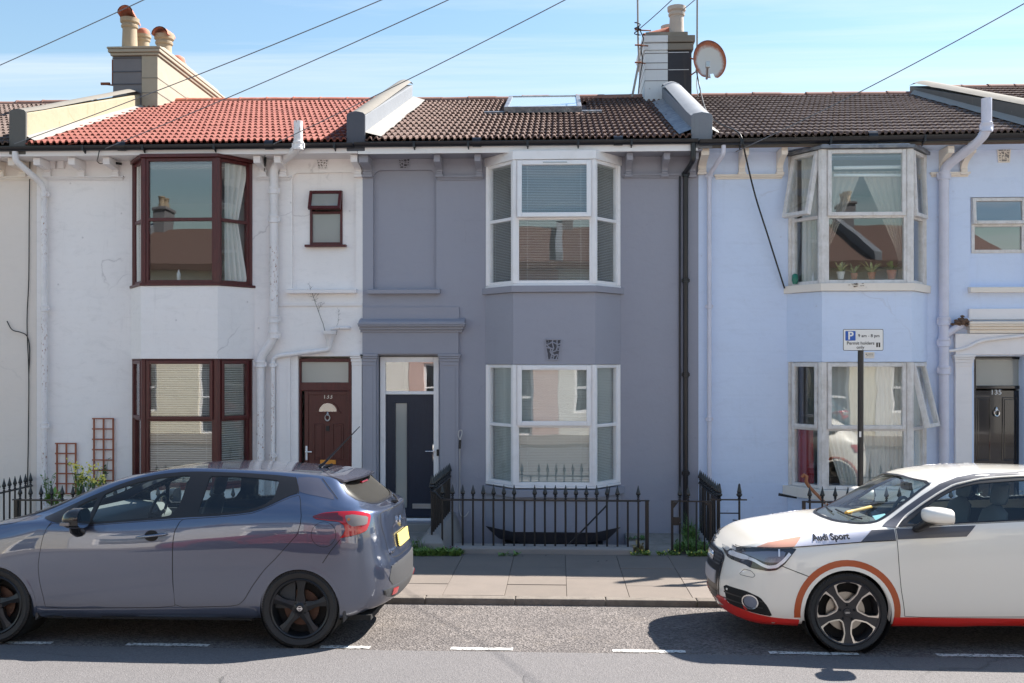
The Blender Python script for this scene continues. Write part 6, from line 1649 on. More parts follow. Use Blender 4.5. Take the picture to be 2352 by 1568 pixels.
    g.add(pr, [(i * 6 + k, (i + 1) * 6 + k, (i + 1) * 6 + (k + 1) % 6, i * 6 + (k + 1) % 6) for i in range(n) for k in range(6)] + [tuple(range(6)), tuple(n * 6 + k for k in range(5, -1, -1))]); cmb(car, g, 'spoiler', 'paint_dusk', 35)
    g = MB(); g.box(.335, .352, -.13, .13, 1.252, 1.268); cmb(car, g, 'brake_lamp', 'lens_red')
    # aerial
    g = MB(); g.tube([(-.02, 0, 1.37), (.06, 0, 1.40), (.02, 0, 1.385)], .014, 6); l, nn = S.hit('top', -.06, 0); g.tube([l, l + Vector((.045, 0, .035)), l + Vector((.36, 0, .36))], [.016, .011, .0035], 7); cmb(car, g, 'aerial', 'trim_black', 60)
    # tailgate, plate, badge, bumper trim
    tg = [(-.60, 1.05), (-.63, .95), (-.60, .86), (-.56, .72), (-.50, .66), (.50, .66), (.56, .72), (.60, .86), (.63, .95), (.60, 1.05), (0, 1.04)]
    cpart(car, 'tailgate_seam', S.ribbon('rear', chaikin(tg, 1), .006, .0016, M_['seam_black'], True, 'tailgate_seam'))
    rec = [(-.33, .905), (.33, .905), (.37, .87), (.31, .70), (-.31, .70), (-.37, .87)]
    cpart(car, 'plate_recess', S.ribbon('rear', chaikin(rec, 1), .014, .003, M_['paint_dusk'], True, 'plate_recess'))
    cpart(car, 'number_plate', S.panel('rear', [(-.26, .72), (.26, .72), (.26, .83), (-.26, .83)], .022, M_['plate_yellow'], (), .06, .012, 'number_plate'))
    g = MB(); l, nn = S.hit('rear', 0, .905); g.lathe([(.048, l.x + .016), (.048, l.x + .004), (.038, l.x + .004), (.038, l.x + .016)], (0, 0, .915), 28, 'x', False); g.box(l.x + .006, l.x + .02, -.062, .062, .905, .925); cmb(car, g, 'badge', 'chrome', 40)
    MR = Matrix(((0, 0, 1, 0), (1, 0, 0, 0), (0, 1, 0, 0), (0, 0, 0, 1)))
    l, nn = S.hit('rear', -.44, .72); cpart(car, 'model_lettering', text_mesh('MICRA', .055, 'model_lettering', M_['chrome'], Matrix.Translation((l.x + .006, -.44, .715)) @ MR, .002, bold=.0008, sx=1.25))
    bl = [(-.55, .62), (.55, .62), (.60, .50), (.52, .44), (-.52, .44), (-.60, .50)]
    cpart(car, 'bumper_insert', S.panel('rear', chaikin(bl, 1), .005, M_['plastic_grey'], (), .05, .006, 'bumper_insert'))
    cpart(car, 'diffuser', S.panel('rear', chaikin([(-.66, .43), (.66, .43), (.62, .37), (.45, .345), (-.45, .345), (-.62, .37)], 1), .02, M_['plastic_grey'], (), .05, .03, 'diffuser'))
    for s_ in (-1, 1):
        cpart(car, 'reflector', S.panel('rear', [(s_ * .50 - .05, .375), (s_ * .50 + .05, .375), (s_ * .50 + .05, .425), (s_ * .50 - .05, .425)], .026, M_['lens_red'], (), .05, .006, 'reflector'))
    # rear wiper
    g = MB(); l, nn = S.hit('rear', 0, 1.075); g.lathe([(.02, l.x), (.016, l.x + .045)], (0, 0, 1.08), 10, 'x'); g.tube([(l.x + .05, .0, 1.082), (l.x + .02, .12, 1.10), (l.x - .03, .26, 1.115)], .009, 6); cmb(car, g, 'rear_wiper', 'trim_black', 60)
    # mud flaps
    for c in ((.345, .22), (-2.165, .21)):
        for s_ in (-1, 1):
            g = MB(); g.prism([(c[0] - .012, c[1] + .09), (c[0] + .014, c[1] + .09), (c[0] + .022, c[1]), (c[0] - .004, c[1] - .03)], s_ * .82, s_ * .70, 'y'); cmb(car, g, 'mud_flap', 'plastic_grey', None, .008)
    # door mirrors
    for s_ in (-1, 1):
        g = MB(); vs = []; n = 12
        for i, (f_, k) in enumerate(((0, .35), (.12, .78), (.4, 1.0), (.8, 1.02), (1.0, .97))):
            xx = -1.86 + .15 * f_
            for j in range(n):
                a = 2 * math.pi * j / n; e = 2.6; ca, sa = math.cos(a), math.sin(a)
                vs.append((xx + .02 * sa * (1 - f_), s_ * (.975 + .115 * k * math.copysign(abs(ca) ** (2 / e), ca)), 1.025 + .08 * k * math.copysign(abs(sa) ** (2 / e), sa)))
        g.add(vs, [(i * n + j, i * n + (j + 1) % n, (i + 1) * n + (j + 1) % n, (i + 1) * n + j) for i in range(4) for j in range(n)] + [tuple(range(n))]); mi = cmb(car, g, 'door_mirror', 'trim_gloss', 50)
        g = MB(); g.add([(x + .002, y, z) for x, y, z in vs[-n:]], [tuple(range(n))]); cmb(mi, g, 'mirror_glass', 'mirror_glass')
        g = MB(); g.tube([(-1.80, s_ * .93, .965), (-1.81, s_ * .90, .92), (-1.80, s_ * .855, .895)], [.05, .05, .055], 10, True, .7); cmb(mi, g, 'mirror_foot', 'trim_gloss', 60)
        g = MB(); g.box(-1.846, -1.77, s_ * 1.06, s_ * 1.088, .975, 1.003) if s_ > 0 else g.box(-1.846, -1.77, -1.096, -1.06, .975, 1.003); cmb(mi, g, 'mirror_indicator', 'lens_clear', None, .006)
    # seams of bonnet and front wing (the wing's tip by the window)
    both('wing_seam', S.ribbon('side', [(-2.07, .93), (-2.045, .972)], .006, .003, M_['seam_black'], False, 'wing_seam'))
    both('bonnet_seam', S.ribbon('side', chaikin([(-2.25, 1.02), (-2.35, .965), (-2.6, .925), (-2.9, .86), (-3.15, .78)], 1, False), .006, .0016, M_['seam_black'], False, 'bonnet_seam'))
    both('head_lamp', S.panel('side', chaikin([(-2.72, .80), (-2.95, .83), (-3.2, .74), (-3.30, .66), (-3.15, .64), (-2.9, .72)], 1), .006, M_['lens_clear'], (), .03, .01, 'head_lamp'))
    return car
paint('paint_dusk', (0.09, 0.09, 0.12), 0.5, 0.4, (0.2, 0.18, 0.16), 0.3)
mat('chrome_dark', (0.28, 0.30, 0.34), 0.2, 1.0)
XM = PX((1962 / 1.68) * .59036, 7.895)
micra = hatch_car('parked_car', (XM, 7.865 + .872 - .02, -.034), 'gunmetal blue five-door hatchback with black alloy wheels parked by the kerb')
micra.rotation_euler = (-.043, 0, 0)      # the road falls away to the kerb

AUD = {
 -0.93: [(.50, .22), (.74, .205), (.79, .30), (.80, .42), (.79, .52), (.77, .62), (.74, .665), (.66, .675), (.56, .68), (.42, .682), (.22, .684), (0, .685)],
 -0.80: [(.52, .215), (.76, .20), (.82, .30), (.83, .44), (.83, .58), (.80, .715), (.72, .755), (.65, .762), (.55, .765), (.42, .767), (.22, .768), (0, .768)],
 -0.60: [(.55, .205), (.78, .195), (.84, .30), (.855, .47), (.855, .64), (.825, .775), (.735, .832), (.66, .842), (.56, .846), (.42, .848), (.22, .850), (0, .850)],
 -0.30: [(.58, .20), (.79, .20), (.845, .31), (.866, .50), (.868, .67), (.838, .808), (.755, .884), (.67, .900), (.57, .906), (.42, .908), (.22, .910), (0, .910)],
 0.00: [(.60, .20), (.79, .20), (.845, .31), (.868, .51), (.870, .69), (.848, .836), (.785, .925), (.70, .938), (.60, .944), (.45, .948), (.24, .952), (0, .955)],
 0.25: [(.60, .20), (.79, .205), (.842, .315), (.864, .52), (.870, .71), (.854, .862), (.812, .945), (.775, .962), (.735, .975), (.67, .995), (.40, 1.065), (0, 1.088)],
 0.52: [(.60, .20), (.79, .21), (.836, .32), (.858, .52), (.870, .72), (.860, .885), (.832, .978), (.79, 1.025), (.735, 1.072), (.655, 1.146), (.36, 1.232), (0, 1.252)],
 0.80: [(.60, .20), (.79, .21), (.834, .32), (.856, .52), (.870, .73), (.862, .90), (.836, 1.00), (.765, 1.13), (.68, 1.243), (.602, 1.318), (.33, 1.348), (0, 1.356)],
 1.10: [(.60, .20), (.79, .215), (.834, .325), (.856, .52), (.870, .74), (.864, .92), (.838, 1.018), (.752, 1.18), (.642, 1.340), (.578, 1.376), (.32, 1.392), (0, 1.398)],
 1.50: [(.60, .20), (.79, .22), (.836, .33), (.858, .53), (.872, .76), (.866, .94), (.838, 1.036), (.746, 1.20), (.628, 1.370), (.562, 1.398), (.31, 1.410), (0, 1.415)],
 2.20: [(.60, .20), (.79, .22), (.845, .33), (.870, .54), (.876, .78), (.868, .96), (.832, 1.06), (.745, 1.20), (.625, 1.348), (.55, 1.374), (.30, 1.388), (0, 1.392)],
 2.60: [(.58, .20), (.78, .22), (.84, .34), (.862, .55), (.866, .78), (.855, .95), (.80, 1.055), (.72, 1.16), (.60, 1.265), (.52, 1.290), (.28, 1.306), (0, 1.312)],
 2.90: [(.55, .26), (.76, .25), (.82, .36), (.84, .55), (.84, .76), (.815, .92), (.74, 1.0), (.66, 1.04), (.56, 1.08), (.48, 1.09), (.25, 1.10), (0, 1.105)],
 3.12: [(.52, .32), (.74, .30), (.80, .40), (.82, .56), (.815, .74), (.78, .87), (.72, .94), (.64, .96), (.54, .97), (.46, .972), (.24, .974), (0, .975)],
}
ADLO = [(.395, .972), (.46, 1.018), (.508, 1.052), (.643, 1.144), (.778, 1.224), (.91, 1.288), (1.099, 1.332), (1.284, 1.352), (1.469, 1.362), (1.9, 1.352), (2.2, 1.325), (2.42, 1.270), (2.55, 1.16), (2.45, 1.09), (2.2, 1.068), (1.394, 1.034), (.829, 1.002), (.62, .985)]
AFG = [(.47, .998), (.556, 1.055), (.719, 1.168), (.82, 1.222), (.904, 1.262), (1.0, 1.288), (1.093, 1.306), (1.46, 1.334), (1.62, 1.336), (1.60, 1.058), (1.394, 1.047), (.829, 1.012), (.62, .998)]
AQG = [(1.68, 1.335), (1.9, 1.325), (2.15, 1.302), (2.36, 1.255), (2.45, 1.17), (2.36, 1.105), (1.66, 1.064)]
AFD = [(.385, .962), (.388, .889), (.397, .678), (.414, .499), (.442, .337), (.448, .275), (1.50, .29), (1.62, .31), (1.70, .45), (1.72, .70), (1.68, 1.0), (1.66, 1.04), (1.394, 1.026), (.829, .994), (.62, .978)]
AHL = [(-0.862, 0.744), (-0.675, 0.782), (-0.385, 0.802), (-0.438, 0.742), (-0.485, 0.682), (-0.544, 0.635), (-0.604, 0.623), (-0.723, 0.631), (-0.758, 0.649), (-0.85, 0.666), (-0.864, 0.702)]

def coupe(name, loc, label):
    car = empty(name, loc, label, 'car')
    S = Shell(AUD, (-.42, -.90), (2.70, 3.10), [(.2, .03), (.26, .0), (.33, -.035), (.45, -.045), (.58, -.030), (.66, .0), (.74, .02)], [(.2, -.04), (.45, .03), (.62, .03), (.8, .0), (1.0, -.03)], pn=2.45, pt=3.0)
    AR = .345; ax = ((0.0, .307), (2.469, .307)); pm = M_['paint_white']
    S.cut('side', chaikin(ADLO, 1), side_only)
    for c in ax: S.cut('side', arch_poly(c[0], c[1], AR), lambda f: f.calc_center_median().y < -.50)
    ws = [(-.592, 1.305), (0, 1.325), (.01, .975), (-.36, .965), (-.62, .975), (-.69, .99), (-.665, 1.08), (-.63, 1.19)]
    wsf = ws[3:] + [(-.592, 1.305), (0, 1.325), (.592, 1.305)] + [(-a, b) for a, b in reversed(ws[3:])]
    S.cut('front', ws, lambda f: f.normal.x < -.1 and f.calc_center_median().x > -.1)
    cpart(car, 'body', S.body_mesh('body', pm))
    def both(nm, me): return cpart(car, nm, me), cpart(car, nm, mirrored(me))
    both('window_trim', S.panel('side', chaikin(ADLO, 1), .0035, M_['trim_black'], [chaikin(AFG, 1), chaikin(AQG, 1)], .05, .02, 'window_trim'))
    both('side_window', S.panel('side', chaikin(AFG, 1), -.004, M_['glass_car'], (), .06, 0, 'side_window')); both('side_window', S.panel('side', chaikin(AQG, 1), -.004, M_['glass_car_rear'], (), .06, 0, 'side_window'))
    cpart(car, 'windscreen', S.panel('front', chaikin(wsf, 1), -.004, M_['glass_car'], (), .06, 0, 'windscreen'))
    cpart(car, 'windscreen_trim', S.ribbon('front', chaikin(wsf, 1), .03, .003, M_['trim_black'], True, 'windscreen_trim'))
    # painted charcoal pillar and roof rail
    pil = [(.30, .972), (.395, .966), (.50, 1.058), (.64, 1.154), (.775, 1.234), (.905, 1.298), (1.10, 1.342), (1.285, 1.360), (1.47, 1.370), (1.9, 1.360), (1.9, 1.384), (1.47, 1.396), (1.10, 1.374), (.95, 1.348), (.80, 1.296), (.658, 1.212), (.522, 1.122), (.40, 1.035)]
    both('roof_rail', S.panel('side', pil, .005, M_['stripe_charcoal'], (), .02, .006, 'roof_rail'))
    both('pillar_line', S.ribbon('side', chaikin([(.392, .965), (.50, 1.057), (.64, 1.152), (.775, 1.232), (.905, 1.296), (1.10, 1.340), (1.285, 1.358), (1.47, 1.368), (1.9, 1.357)], 1, False), .010, .008, pm, False, 'pillar_line'))
    dr = both('door', S.panel('side', chaikin(AFD, 1), .0025, pm, (), .035, .012, 'door'))
    both('door_seam', S.ribbon('side', chaikin(AFD, 1), .009, .0016, M_['seam_black'], True, 'door_seam'))
    # bonnet edge, its coloured stripe and the lettering
    both('bonnet_seam', S.ribbon('side', chaikin([(-.87, .747), (-.687, .786), (-.374, .810), (-.112, .834), (.124, .856), (.378, .873)], 1, False), .007, .005, M_['seam_black'], False, 'bonnet_seam'))
    top = [(-.687, .790), (-.588, .832), (-.45, .862), (-.302, .886), (-.046, .928), (.10, .938), (.241, .946), (.372, .955)]
    both('bonnet_stripe', S.panel('side', [(-.668, .792), (-.588, .828), (-.46, .858), (-.330, .882), (-.402, .812)], .0045, M_['stripe_peach'], (), .02, .004, 'bonnet_stripe'))
    both('bonnet_stripe', S.panel('side', [(-.399, .812), (-.327, .882), (-.20, .904), (-.046, .926), (.10, .938), (.205, .944), (.108, .859), (-.112, .838)], .0045, M_['stripe_pale'], (), .02, .004, 'bonnet_stripe'))
    both('bonnet_stripe', S.panel('side', [(.111, .859), (.208, .944), (.30, .950), (.374, .955), (.378, .877)], .0045, M_['stripe_charcoal'], (), .02, .004, 'bonnet_stripe'))
    both('door_stripe', S.panel('side', [(.392, .880), (.391, .958), (.62, .972), (.829, .985), (.995, .992), (.917, .908), (.62, .893)], .0065, M_['stripe_charcoal'], (), .025, .004, 'door_stripe'))
    me = text_mesh('Audi Sport', .062, 'lettering', M_['sign_black'], Matrix.Rotation(R(4.5), 4, 'Z'), 0, bold=.0020, sx=1.02)
    dice(me)
    for v in me.vertices:
        l, n = S.hit('side', -.112 + v.co.x, .884 + v.co.y); v.co = l + n * .0075
    both('bonnet_lettering', me)
    # arches: white lip and orange band
    for c in ax:
        both('wheel_arch', S.panel('side', arch_ring(c[0], c[1], AR - .012, AR + .018, .24), .005, pm, (), .03, .05, 'wheel_arch', .015))
        both('arch_band', S.panel('side', arch_ring(c[0], c[1], AR + .018, AR + .068, .262), .0025, M_['band_orange'], (), .03, .003, 'arch_band', .015))
        for s_ in (-1, 1):
            g = MB(); g.lathe([(AR - .008, s_ * .86), (AR - .008, s_ * .48), (.02, s_ * .48)], (c[0], 0, c[1]), 40, 'y', False); cmb(car, g, 'wheel_house', 'arch_black', 60)
            wheel(car, c[0], s_ * .765, c[1], .307, .215, .252, 'rotor', s_)
    both('sill', S.panel('side', [(.36, .272), (2.08, .272), (2.10, .235), (2.08, .205), (.36, .203)], .016, M_['lip_red'], (), .04, .035, 'sill'))
    both('bumper_seam', S.ribbon('side', [(-.503, .664), (-.40, .625), (-.285, .582)], .006, .0018, M_['seam_black'], False, 'bumper_seam'))
    both('washer_flap', S.ribbon('side', chaikin([(-.80, .56), (-.765, .61), (-.72, .605), (-.695, .575), (-.71, .555)], 1), .004, .0018, M_['plastic_grey'], True, 'washer_flap', .012))
    # head lamps: dark housing, silver eyebrow, clear cover
    for s_, hl in zip((0, 1), both('head_lamp', S.panel('side', chaikin(AHL, 1), .003, M_['headlamp_black'], (), .025, .02, 'head_lamp', .012))):
        fl = (lambda m_: m_) if s_ == 0 else mirrored
        cpart(hl, 'lamp_reflector', fl(S.panel('side', chaikin([(-.78, .735), (-.62, .768), (-.47, .775), (-.49, .72), (-.53, .69), (-.62, .685), (-.70, .712)], 1), .009, M_['lamp_inner'], (), .02, .006, 'lamp_reflector', .012)))
        cpart(hl, 'light_strip', fl(S.ribbon('side', chaikin([(-.84, .705), (-.76, .708), (-.69, .690), (-.64, .662), (-.60, .650), (-.545, .660), (-.49, .705), (-.44, .760)], 1, False), .024, .013, M_['lamp_silver'], False, 'light_strip')))
        cpart(hl, 'indicator', fl(S.panel('side', chaikin([(-.845, .690), (-.83, .725), (-.75, .722), (-.70, .695), (-.76, .682)], 1), .011, M_['lamp_silver'], (), .02, .004, 'indicator', .01)))
        cpart(hl, 'projector', fl(S.panel('side', [(-.528, .735), (-.516, .735), (-.512, .788), (-.524, .786)], .013, M_['lamp_silver'], (), .02, .004, 'projector', .01)))
        cpart(hl, 'lamp_cover', fl(S.panel('side', chaikin(AHL, 1), .018, M_['glass_lens'], (), .03, 0, 'lamp_cover', .02)))
    both('lamp_seam', S.ribbon('side', chaikin(AHL, 1), .007, .0035, M_['seam_black'], True, 'lamp_seam', .012))
    # front: grille, rings, plate, lower grille, fog lamps, red lip
    gr = [(-.36, .655), (-.28, .690), (0, .696), (.28, .690), (.36, .655), (.365, .57), (.325, .42), (.30, .285), (0, .272), (-.30, .285), (-.325, .42), (-.365, .57)]
    cpart(car, 'grille', S.panel('front', chaikin(gr, 1), .004, M_['trim_black'], (), .03, .03, 'grille', .015))
    cpart(car, 'grille_frame', S.ribbon('front', chaikin(gr, 1), .016, .010, M_['chrome_dark'], True, 'grille_frame', .015))
    for z in (.672, .645, .618, .592, .355, .33, .305):
        w_ = .335 if z > .5 else .28
        cpart(car, 'grille_slat', S.ribbon('front', [(-w_, z), (w_, z)], .011, .014, M_['plastic_dark'], False, 'grille_slat'))
    for y in [-.31, -.26, -.21, -.165, .165, .21, .26, .31]:
        cpart(car, 'grille_bar', S.ribbon('front', [(y, .585), (y, .685)], .006, .012, M_['plastic_dark'], False, 'grille_bar'))
    for k in range(4):
        g = MB(); cy = (k - 1.5) * .052; l, n = S.hit('front', cy, .635)
        g.tube([(l.x - .022, cy + .036 * math.cos(2 * math.pi * i / 24), .635 + .036 * math.sin(2 * math.pi * i / 24)) for i in range(25)], .0065, 8, False); cmb(car, g, 'ring_emblem', 'chrome', 60)
    cpart(car, 'number_plate', S.panel('front', [(-.255, .425), (.255, .425), (.255, .528), (-.255, .528)], .014, M_['plate_white'], (), .05, .012, 'number_plate'))
    fog = [(-.895, .448), (-.758, .440), (-.663, .406), (-.610, .340), (-.573, .262), (-.72, .275), (-.870, .300)]
    both('fog_recess', S.panel('side', chaikin(fog, 1), .002, M_['arch_black'], (), .03, .01, 'fog_recess', .015))
    for z in (.335, .385): both('fog_slat', S.ribbon('side', [(-.885, z + .005), (-.64, z - .01)], .012, .010, M_['trim_black'], False, 'fog_slat'))
    both('fog_ring', S.ribbon('side', circle(-.722, .362, .050, 28, .052), .011, .018, M_['chrome'], True, 'fog_ring', .01)); both('fog_lamp', S.panel('side', circle(-.722, .362, .044, 24, .046), .012, M_['lamp_inner'], (), .03, .004, 'fog_lamp', .012))
    lip = [(-.915, .335), (-.885, .335), (-.862, .300), (-.72, .272), (-.574, .256), (-.372, .246), (-.375, .186), (-.52, .190), (-.705, .200), (-.86, .222), (-.915, .250)]
    both('front_lip', S.panel('side', lip, .012, M_['lip_red'], (), .03, .04, 'front_lip', .015))
    cpart(car, 'front_lip', S.panel('front', [(-.50, .262), (.50, .262), (.50, .222), (-.50, .222)], .008, pm, (), .05, .03, 'front_lip'))
    # mirror, mirror foot
    for s_ in (-1, 1):
        g = MB(); vs = []; n = 14; prof = ((.0, .30), (.06, .66), (.18, .88), (.42, 1.0), (.75, 1.0), (1.0, .90))
        for f_, k in prof:
            for j in range(n):
                a = 2 * math.pi * j / n; e = 2.5; ca, sa = math.cos(a), math.sin(a)
                vs.append((.545 + .205 * f_, s_ * (.975 + .118 * k * math.copysign(abs(ca) ** (2 / e), ca)), 1.085 + .068 * k * math.copysign(abs(sa) ** (2 / e), sa) - .012 * f_))
        g.add(vs, [(i * n + j, i * n + (j + 1) % n, (i + 1) * n + (j + 1) % n, (i + 1) * n + j) for i in range(len(prof) - 1) for j in range(n)] + [tuple(range(n))]); mi = cmb(car, g, 'door_mirror', 'paint_white', 60)
        g = MB(); g.add([(x + .003, y * .995, z) for x, y, z in vs[-n:]], [tuple(range(n))]); cmb(mi, g, 'mirror_glass', 'mirror_glass')
        g = MB(); g.tube([(.60, s_ * .945, 1.03), (.555, s_ * .90, .985), (.545, s_ * .850, .965)], [.050, .046, .042], 10, True, .7); cmb(mi, g, 'mirror_foot', 'trim_black', 60)
        g = MB(); vv = [(x, y, z - .002) for x, y, z in vs]; g.add([(.56 + .18 * i / 8, s_ * (.87 + .2 * j), 1.020 + .006 * j) for i in range(9) for j in (0, 1)], [(2 * i, 2 * i + 1, 2 * i + 3, 2 * i + 2) for i in range(8)]); cmb(mi, g, 'mirror_base', 'trim_black')
    # cabin
    g = MB(); g.box(-.6, 2.85, -.74, .74, .20, .24); g.box(.36, 2.1, -.79, .79, .20, .245); cmb(car, g, 'floor_pan', 'arch_black')
    g = MB(); g.prism([(.12, .55), (.10, .94), (.30, .985), (.62, .975), (.72, .90), (.68, .70)], -.74, .74, 'y'); cmb(car, g, 'dashboard', 'cabin_dark', 40, .02)
    g = MB(); g.box(.4, 2.4, -.80, -.77, .3, .97); g.box(.4, 2.4, .77, .80, .3, .97); g.box(2.42, 2.46, -.72, .72, .3, .98); cmb(car, g, 'door_card', 'cabin_dark')
    for (x, y) in ((1.28, -.36), (1.28, .36), (2.10, -.34), (2.10, .34)): seat(car, x, y, .50 if x < 1.6 else .56, 'cabin_mid')
    g = MB(); n = 24; sx, sy, sz = .80, .36, .93
    g.tube([(sx + .06 * math.sin(2 * math.pi * i / n), sy + .185 * math.cos(2 * math.pi * i / n), sz + .17 * math.sin(2 * math.pi * i / n)) for i in range(n + 1)], .014, 8, False); g.tube([(sx, sy - .17, sz), (sx + .02, sy, sz - .02), (sx, sy + .17, sz)], .016, 6); cmb(car, g, 'steering_wheel', 'cabin_dark', 60)
    g = MB(); g.box(.74, .77, -.11, .11, 1.20, 1.265); g.tube([(.745, 0, 1.24), (.70, 0, 1.30)], .012, 6); cmb(car, g, 'rear_view_mirror', 'trim_black', None, .012)
    # wipers
    for (y0, y1) in ((-.58, -.05), (-.05, .50)):
        pts = [S.hit('front', y0 + (y1 - y0) * t_, 1.0 + .02 * t_) for t_ in (0, .25, .5, .75, 1)]
        g = MB(); g.tube([p + n * .012 for p, n in pts], .008, 5); cmb(car, g, 'wiper', 'trim_black', 60)
    # tail lamps (out of the picture to the right)
    both('tail_lamp', S.panel('side', chaikin([(2.70, .93), (2.95, .92), (3.0, .80), (2.80, .78)], 1), .006, M_['lens_red'], (), .03, .015, 'tail_lamp'))
    rwf = [(-.52, 1.09), (-.50, 1.24), (0, 1.26), (.50, 1.24), (.52, 1.09), (0, 1.075)]
    cpart(car, 'rear_window', S.panel('rear', chaikin(rwf, 1), .004, M_['trim_gloss'], (), .06, .004, 'rear_window'))
    return car, S
mat('plastic_dark', (0.09, 0.092, 0.10), 0.4)
XA_ = PX((2584 + 1195 / 1.68) * .59036, 7.97)
audi, AS = coupe('parked_car', (XA_, 7.94 + .87 - .02, -.034), 'white three-door hatchback with orange wheel-arch bands, red sills and grey stripes')
audi.rotation_euler = (-.043, 0, 0)
# things lying behind the windscreen
def on_dash(x, y, z, name, mb_f, matn, label, cat):
    g = MB(Matrix.Translation((audi.location.x + x, audi.location.y + y, z))); mb_f(g); return g.build(name, M_[matn], None, 50, .003, label=label, cat=cat)
on_dash(.36, -.50, .985, 'parking_ticket', lambda g: g.add([(-.05, -.05, .0), (.05, -.05, .02), (.05, .05, .045), (-.05, .05, .025)], [(0, 1, 2, 3)]), 'ticket_teal', 'pale teal paper ticket on the white car dashboard', 'ticket')
on_dash(.30, -.10, 1.01, 'hammer', lambda g: (g.tube([(-.16, -.2, .0), (.12, .05, .015)], .017, 8)), 'tool_yellow', 'yellow wooden tool handle lying on the white car dashboard', 'tool')

# ------------------------------------------------------------------ behind the panes
def inset_bay(xs, ys, d): return [xs[0] + d * .3, xs[1] + d * .25, xs[2] - d * .25, xs[3] - d * .3], [ys[0], ys[1] + d, ys[2] + d, ys[3]]
blind(gx, gy, UZ0 + .03, UZ1 - .02, .022, R(-14), 'blind_white', 'white venetian blind in the upper bay window of the grey house', .026, 1)
blind(gx, gy, LZ0 + .03, LZ1 - .02, .0215, R(-52), 'blind_white', 'closed white venetian blind in the lower bay window of the grey house', .026, 2)
blind(wx, wy, WL0 + .03, WL1 - .02, .031, R(-40), 'blind_pale', 'white venetian blind in the lower maroon bay window', .034, 3)
g3 = lambda t_, s_: s_ * (1 - .35 * t_) if t_ < 1 else s_
drape((wx[2] + .05, YBAY + .16), (wx[3] - .05, YF - .02), WU0 + .05, WU1 - .05, 4, .018, 'curtain_net', 'net_curtain', 'pale net curtain bunched in the upper maroon bay window', gather=lambda t_, s_: s_ * (.55 + .45 * abs(2 * t_ - 1)))
drape((wx[0] + .04, YF - .02), (wx[1] - .02, YBAY + .14), WU0 + .05, WU1 - .05, 3, .02, 'curtain_net', 'net_curtain', 'net curtain at the side of the upper maroon bay window')
g = MB(); z_ = WU0 + .05; xb, yb2 = PX(410, YBAY + .15), YBAY + .16
g.lathe([(.022, 0), (.026, .03), (.026, .10), (.012, .12), (.012, .15), (.02, .15)], (xb, yb2, z_), 12); g.build('bottle', M_['bottle_white'], None, 50, label='white pump bottle on the sill of the upper maroon window', cat='bottle')
# blue house, lower bay: crossed net curtains
drape((bx[1] + .03, YBAY + .17), ((bx[1] + bx[2]) / 2 + .22, YBAY + .19), BL0 + .04, BL1 - .05, 9, .014, 'curtain_net', 'net_curtain', 'net curtain swept to one side in the lower bay of the blue house', gather=lambda t_, s_: s_ * (1 - .2 * t_) + .55 * max(0, t_ - .3) ** 1.4 * (1 - s_))
drape(((bx[1] + bx[2]) / 2 - .05, YBAY + .22), (bx[2] - .03, YBAY + .22), BL0 + .04, BL1 - .05, 10, .016, 'curtain_net', 'net_curtain', 'net curtain hanging straight in the lower bay of the blue house')
drape((bx[2] + .04, YBAY + .17), (bx[3] - .05, YF - .02), BL0 + .04, BL1 - .05, 4, .016, 'curtain_net', 'net_curtain', 'net curtain behind the open casement of the blue house')
drape((bx[0] + .10, YF + .0), (bx[0] + .30, YF - .16), BL0 + .04, BLT - .02, 3, .018, 'red_cloth', 'red_cloth', 'red cloth hanging in the lower bay of the blue house', 'cloth')
g = MB(); yy = YBAY + .22; pts = [P(1845, 1150, yy), P(1866, 1112, yy), P(1853, 1098, yy), P(1842, 1094, yy), P(1838, 1102, yy), P(1843, 1108, yy)]
# blue house, upper bay: dark curtains drawn apart, roller blind tubes, plants
drape((bx[1] + .02, YBAY + .2), ((bx[1] + bx[2]) / 2, YBAY + .22), BU0 + .05, BU1 - .25, 6, .02, 'curtain_beige', 'curtain', 'beige curtain tied back in the upper bay of the blue house', gather=lambda t_, s_: s_ * (1 - .85 * min(1, 1.3 * t_)))
drape((bx[2] - .02, YBAY + .2), ((bx[1] + bx[2]) / 2, YBAY + .22), BU0 + .05, BU1 - .25, 6, .02, 'curtain_beige', 'curtain', 'second beige curtain tied back beside the plants in the upper bay', gather=lambda t_, s_: s_ * (1 - .85 * min(1, 1.3 * t_)))
drape((bx[0] + .06, YF - .03), (bx[1] - .03, YBAY + .16), BU0 + .05, BU1 - .05, 4, .016, 'curtain_net', 'net_curtain', 'net curtain behind the tilted casement of the blue house', gather=lambda t_, s_: .35 + s_ * .65)
for k, v in enumerate((385, 402)):
    g = MB(); yy = YBAY + .15; g.tube([P(1915, v, yy), P(2072, v - 2 + k * 2, yy)], .024 - .005 * k, 10); g.build('blind_tube', M_['blind_pale'], None, 50, label=('thick' if k == 0 else 'thin') + ' pale roller blind tube across the upper bay of the blue house', cat='blind')
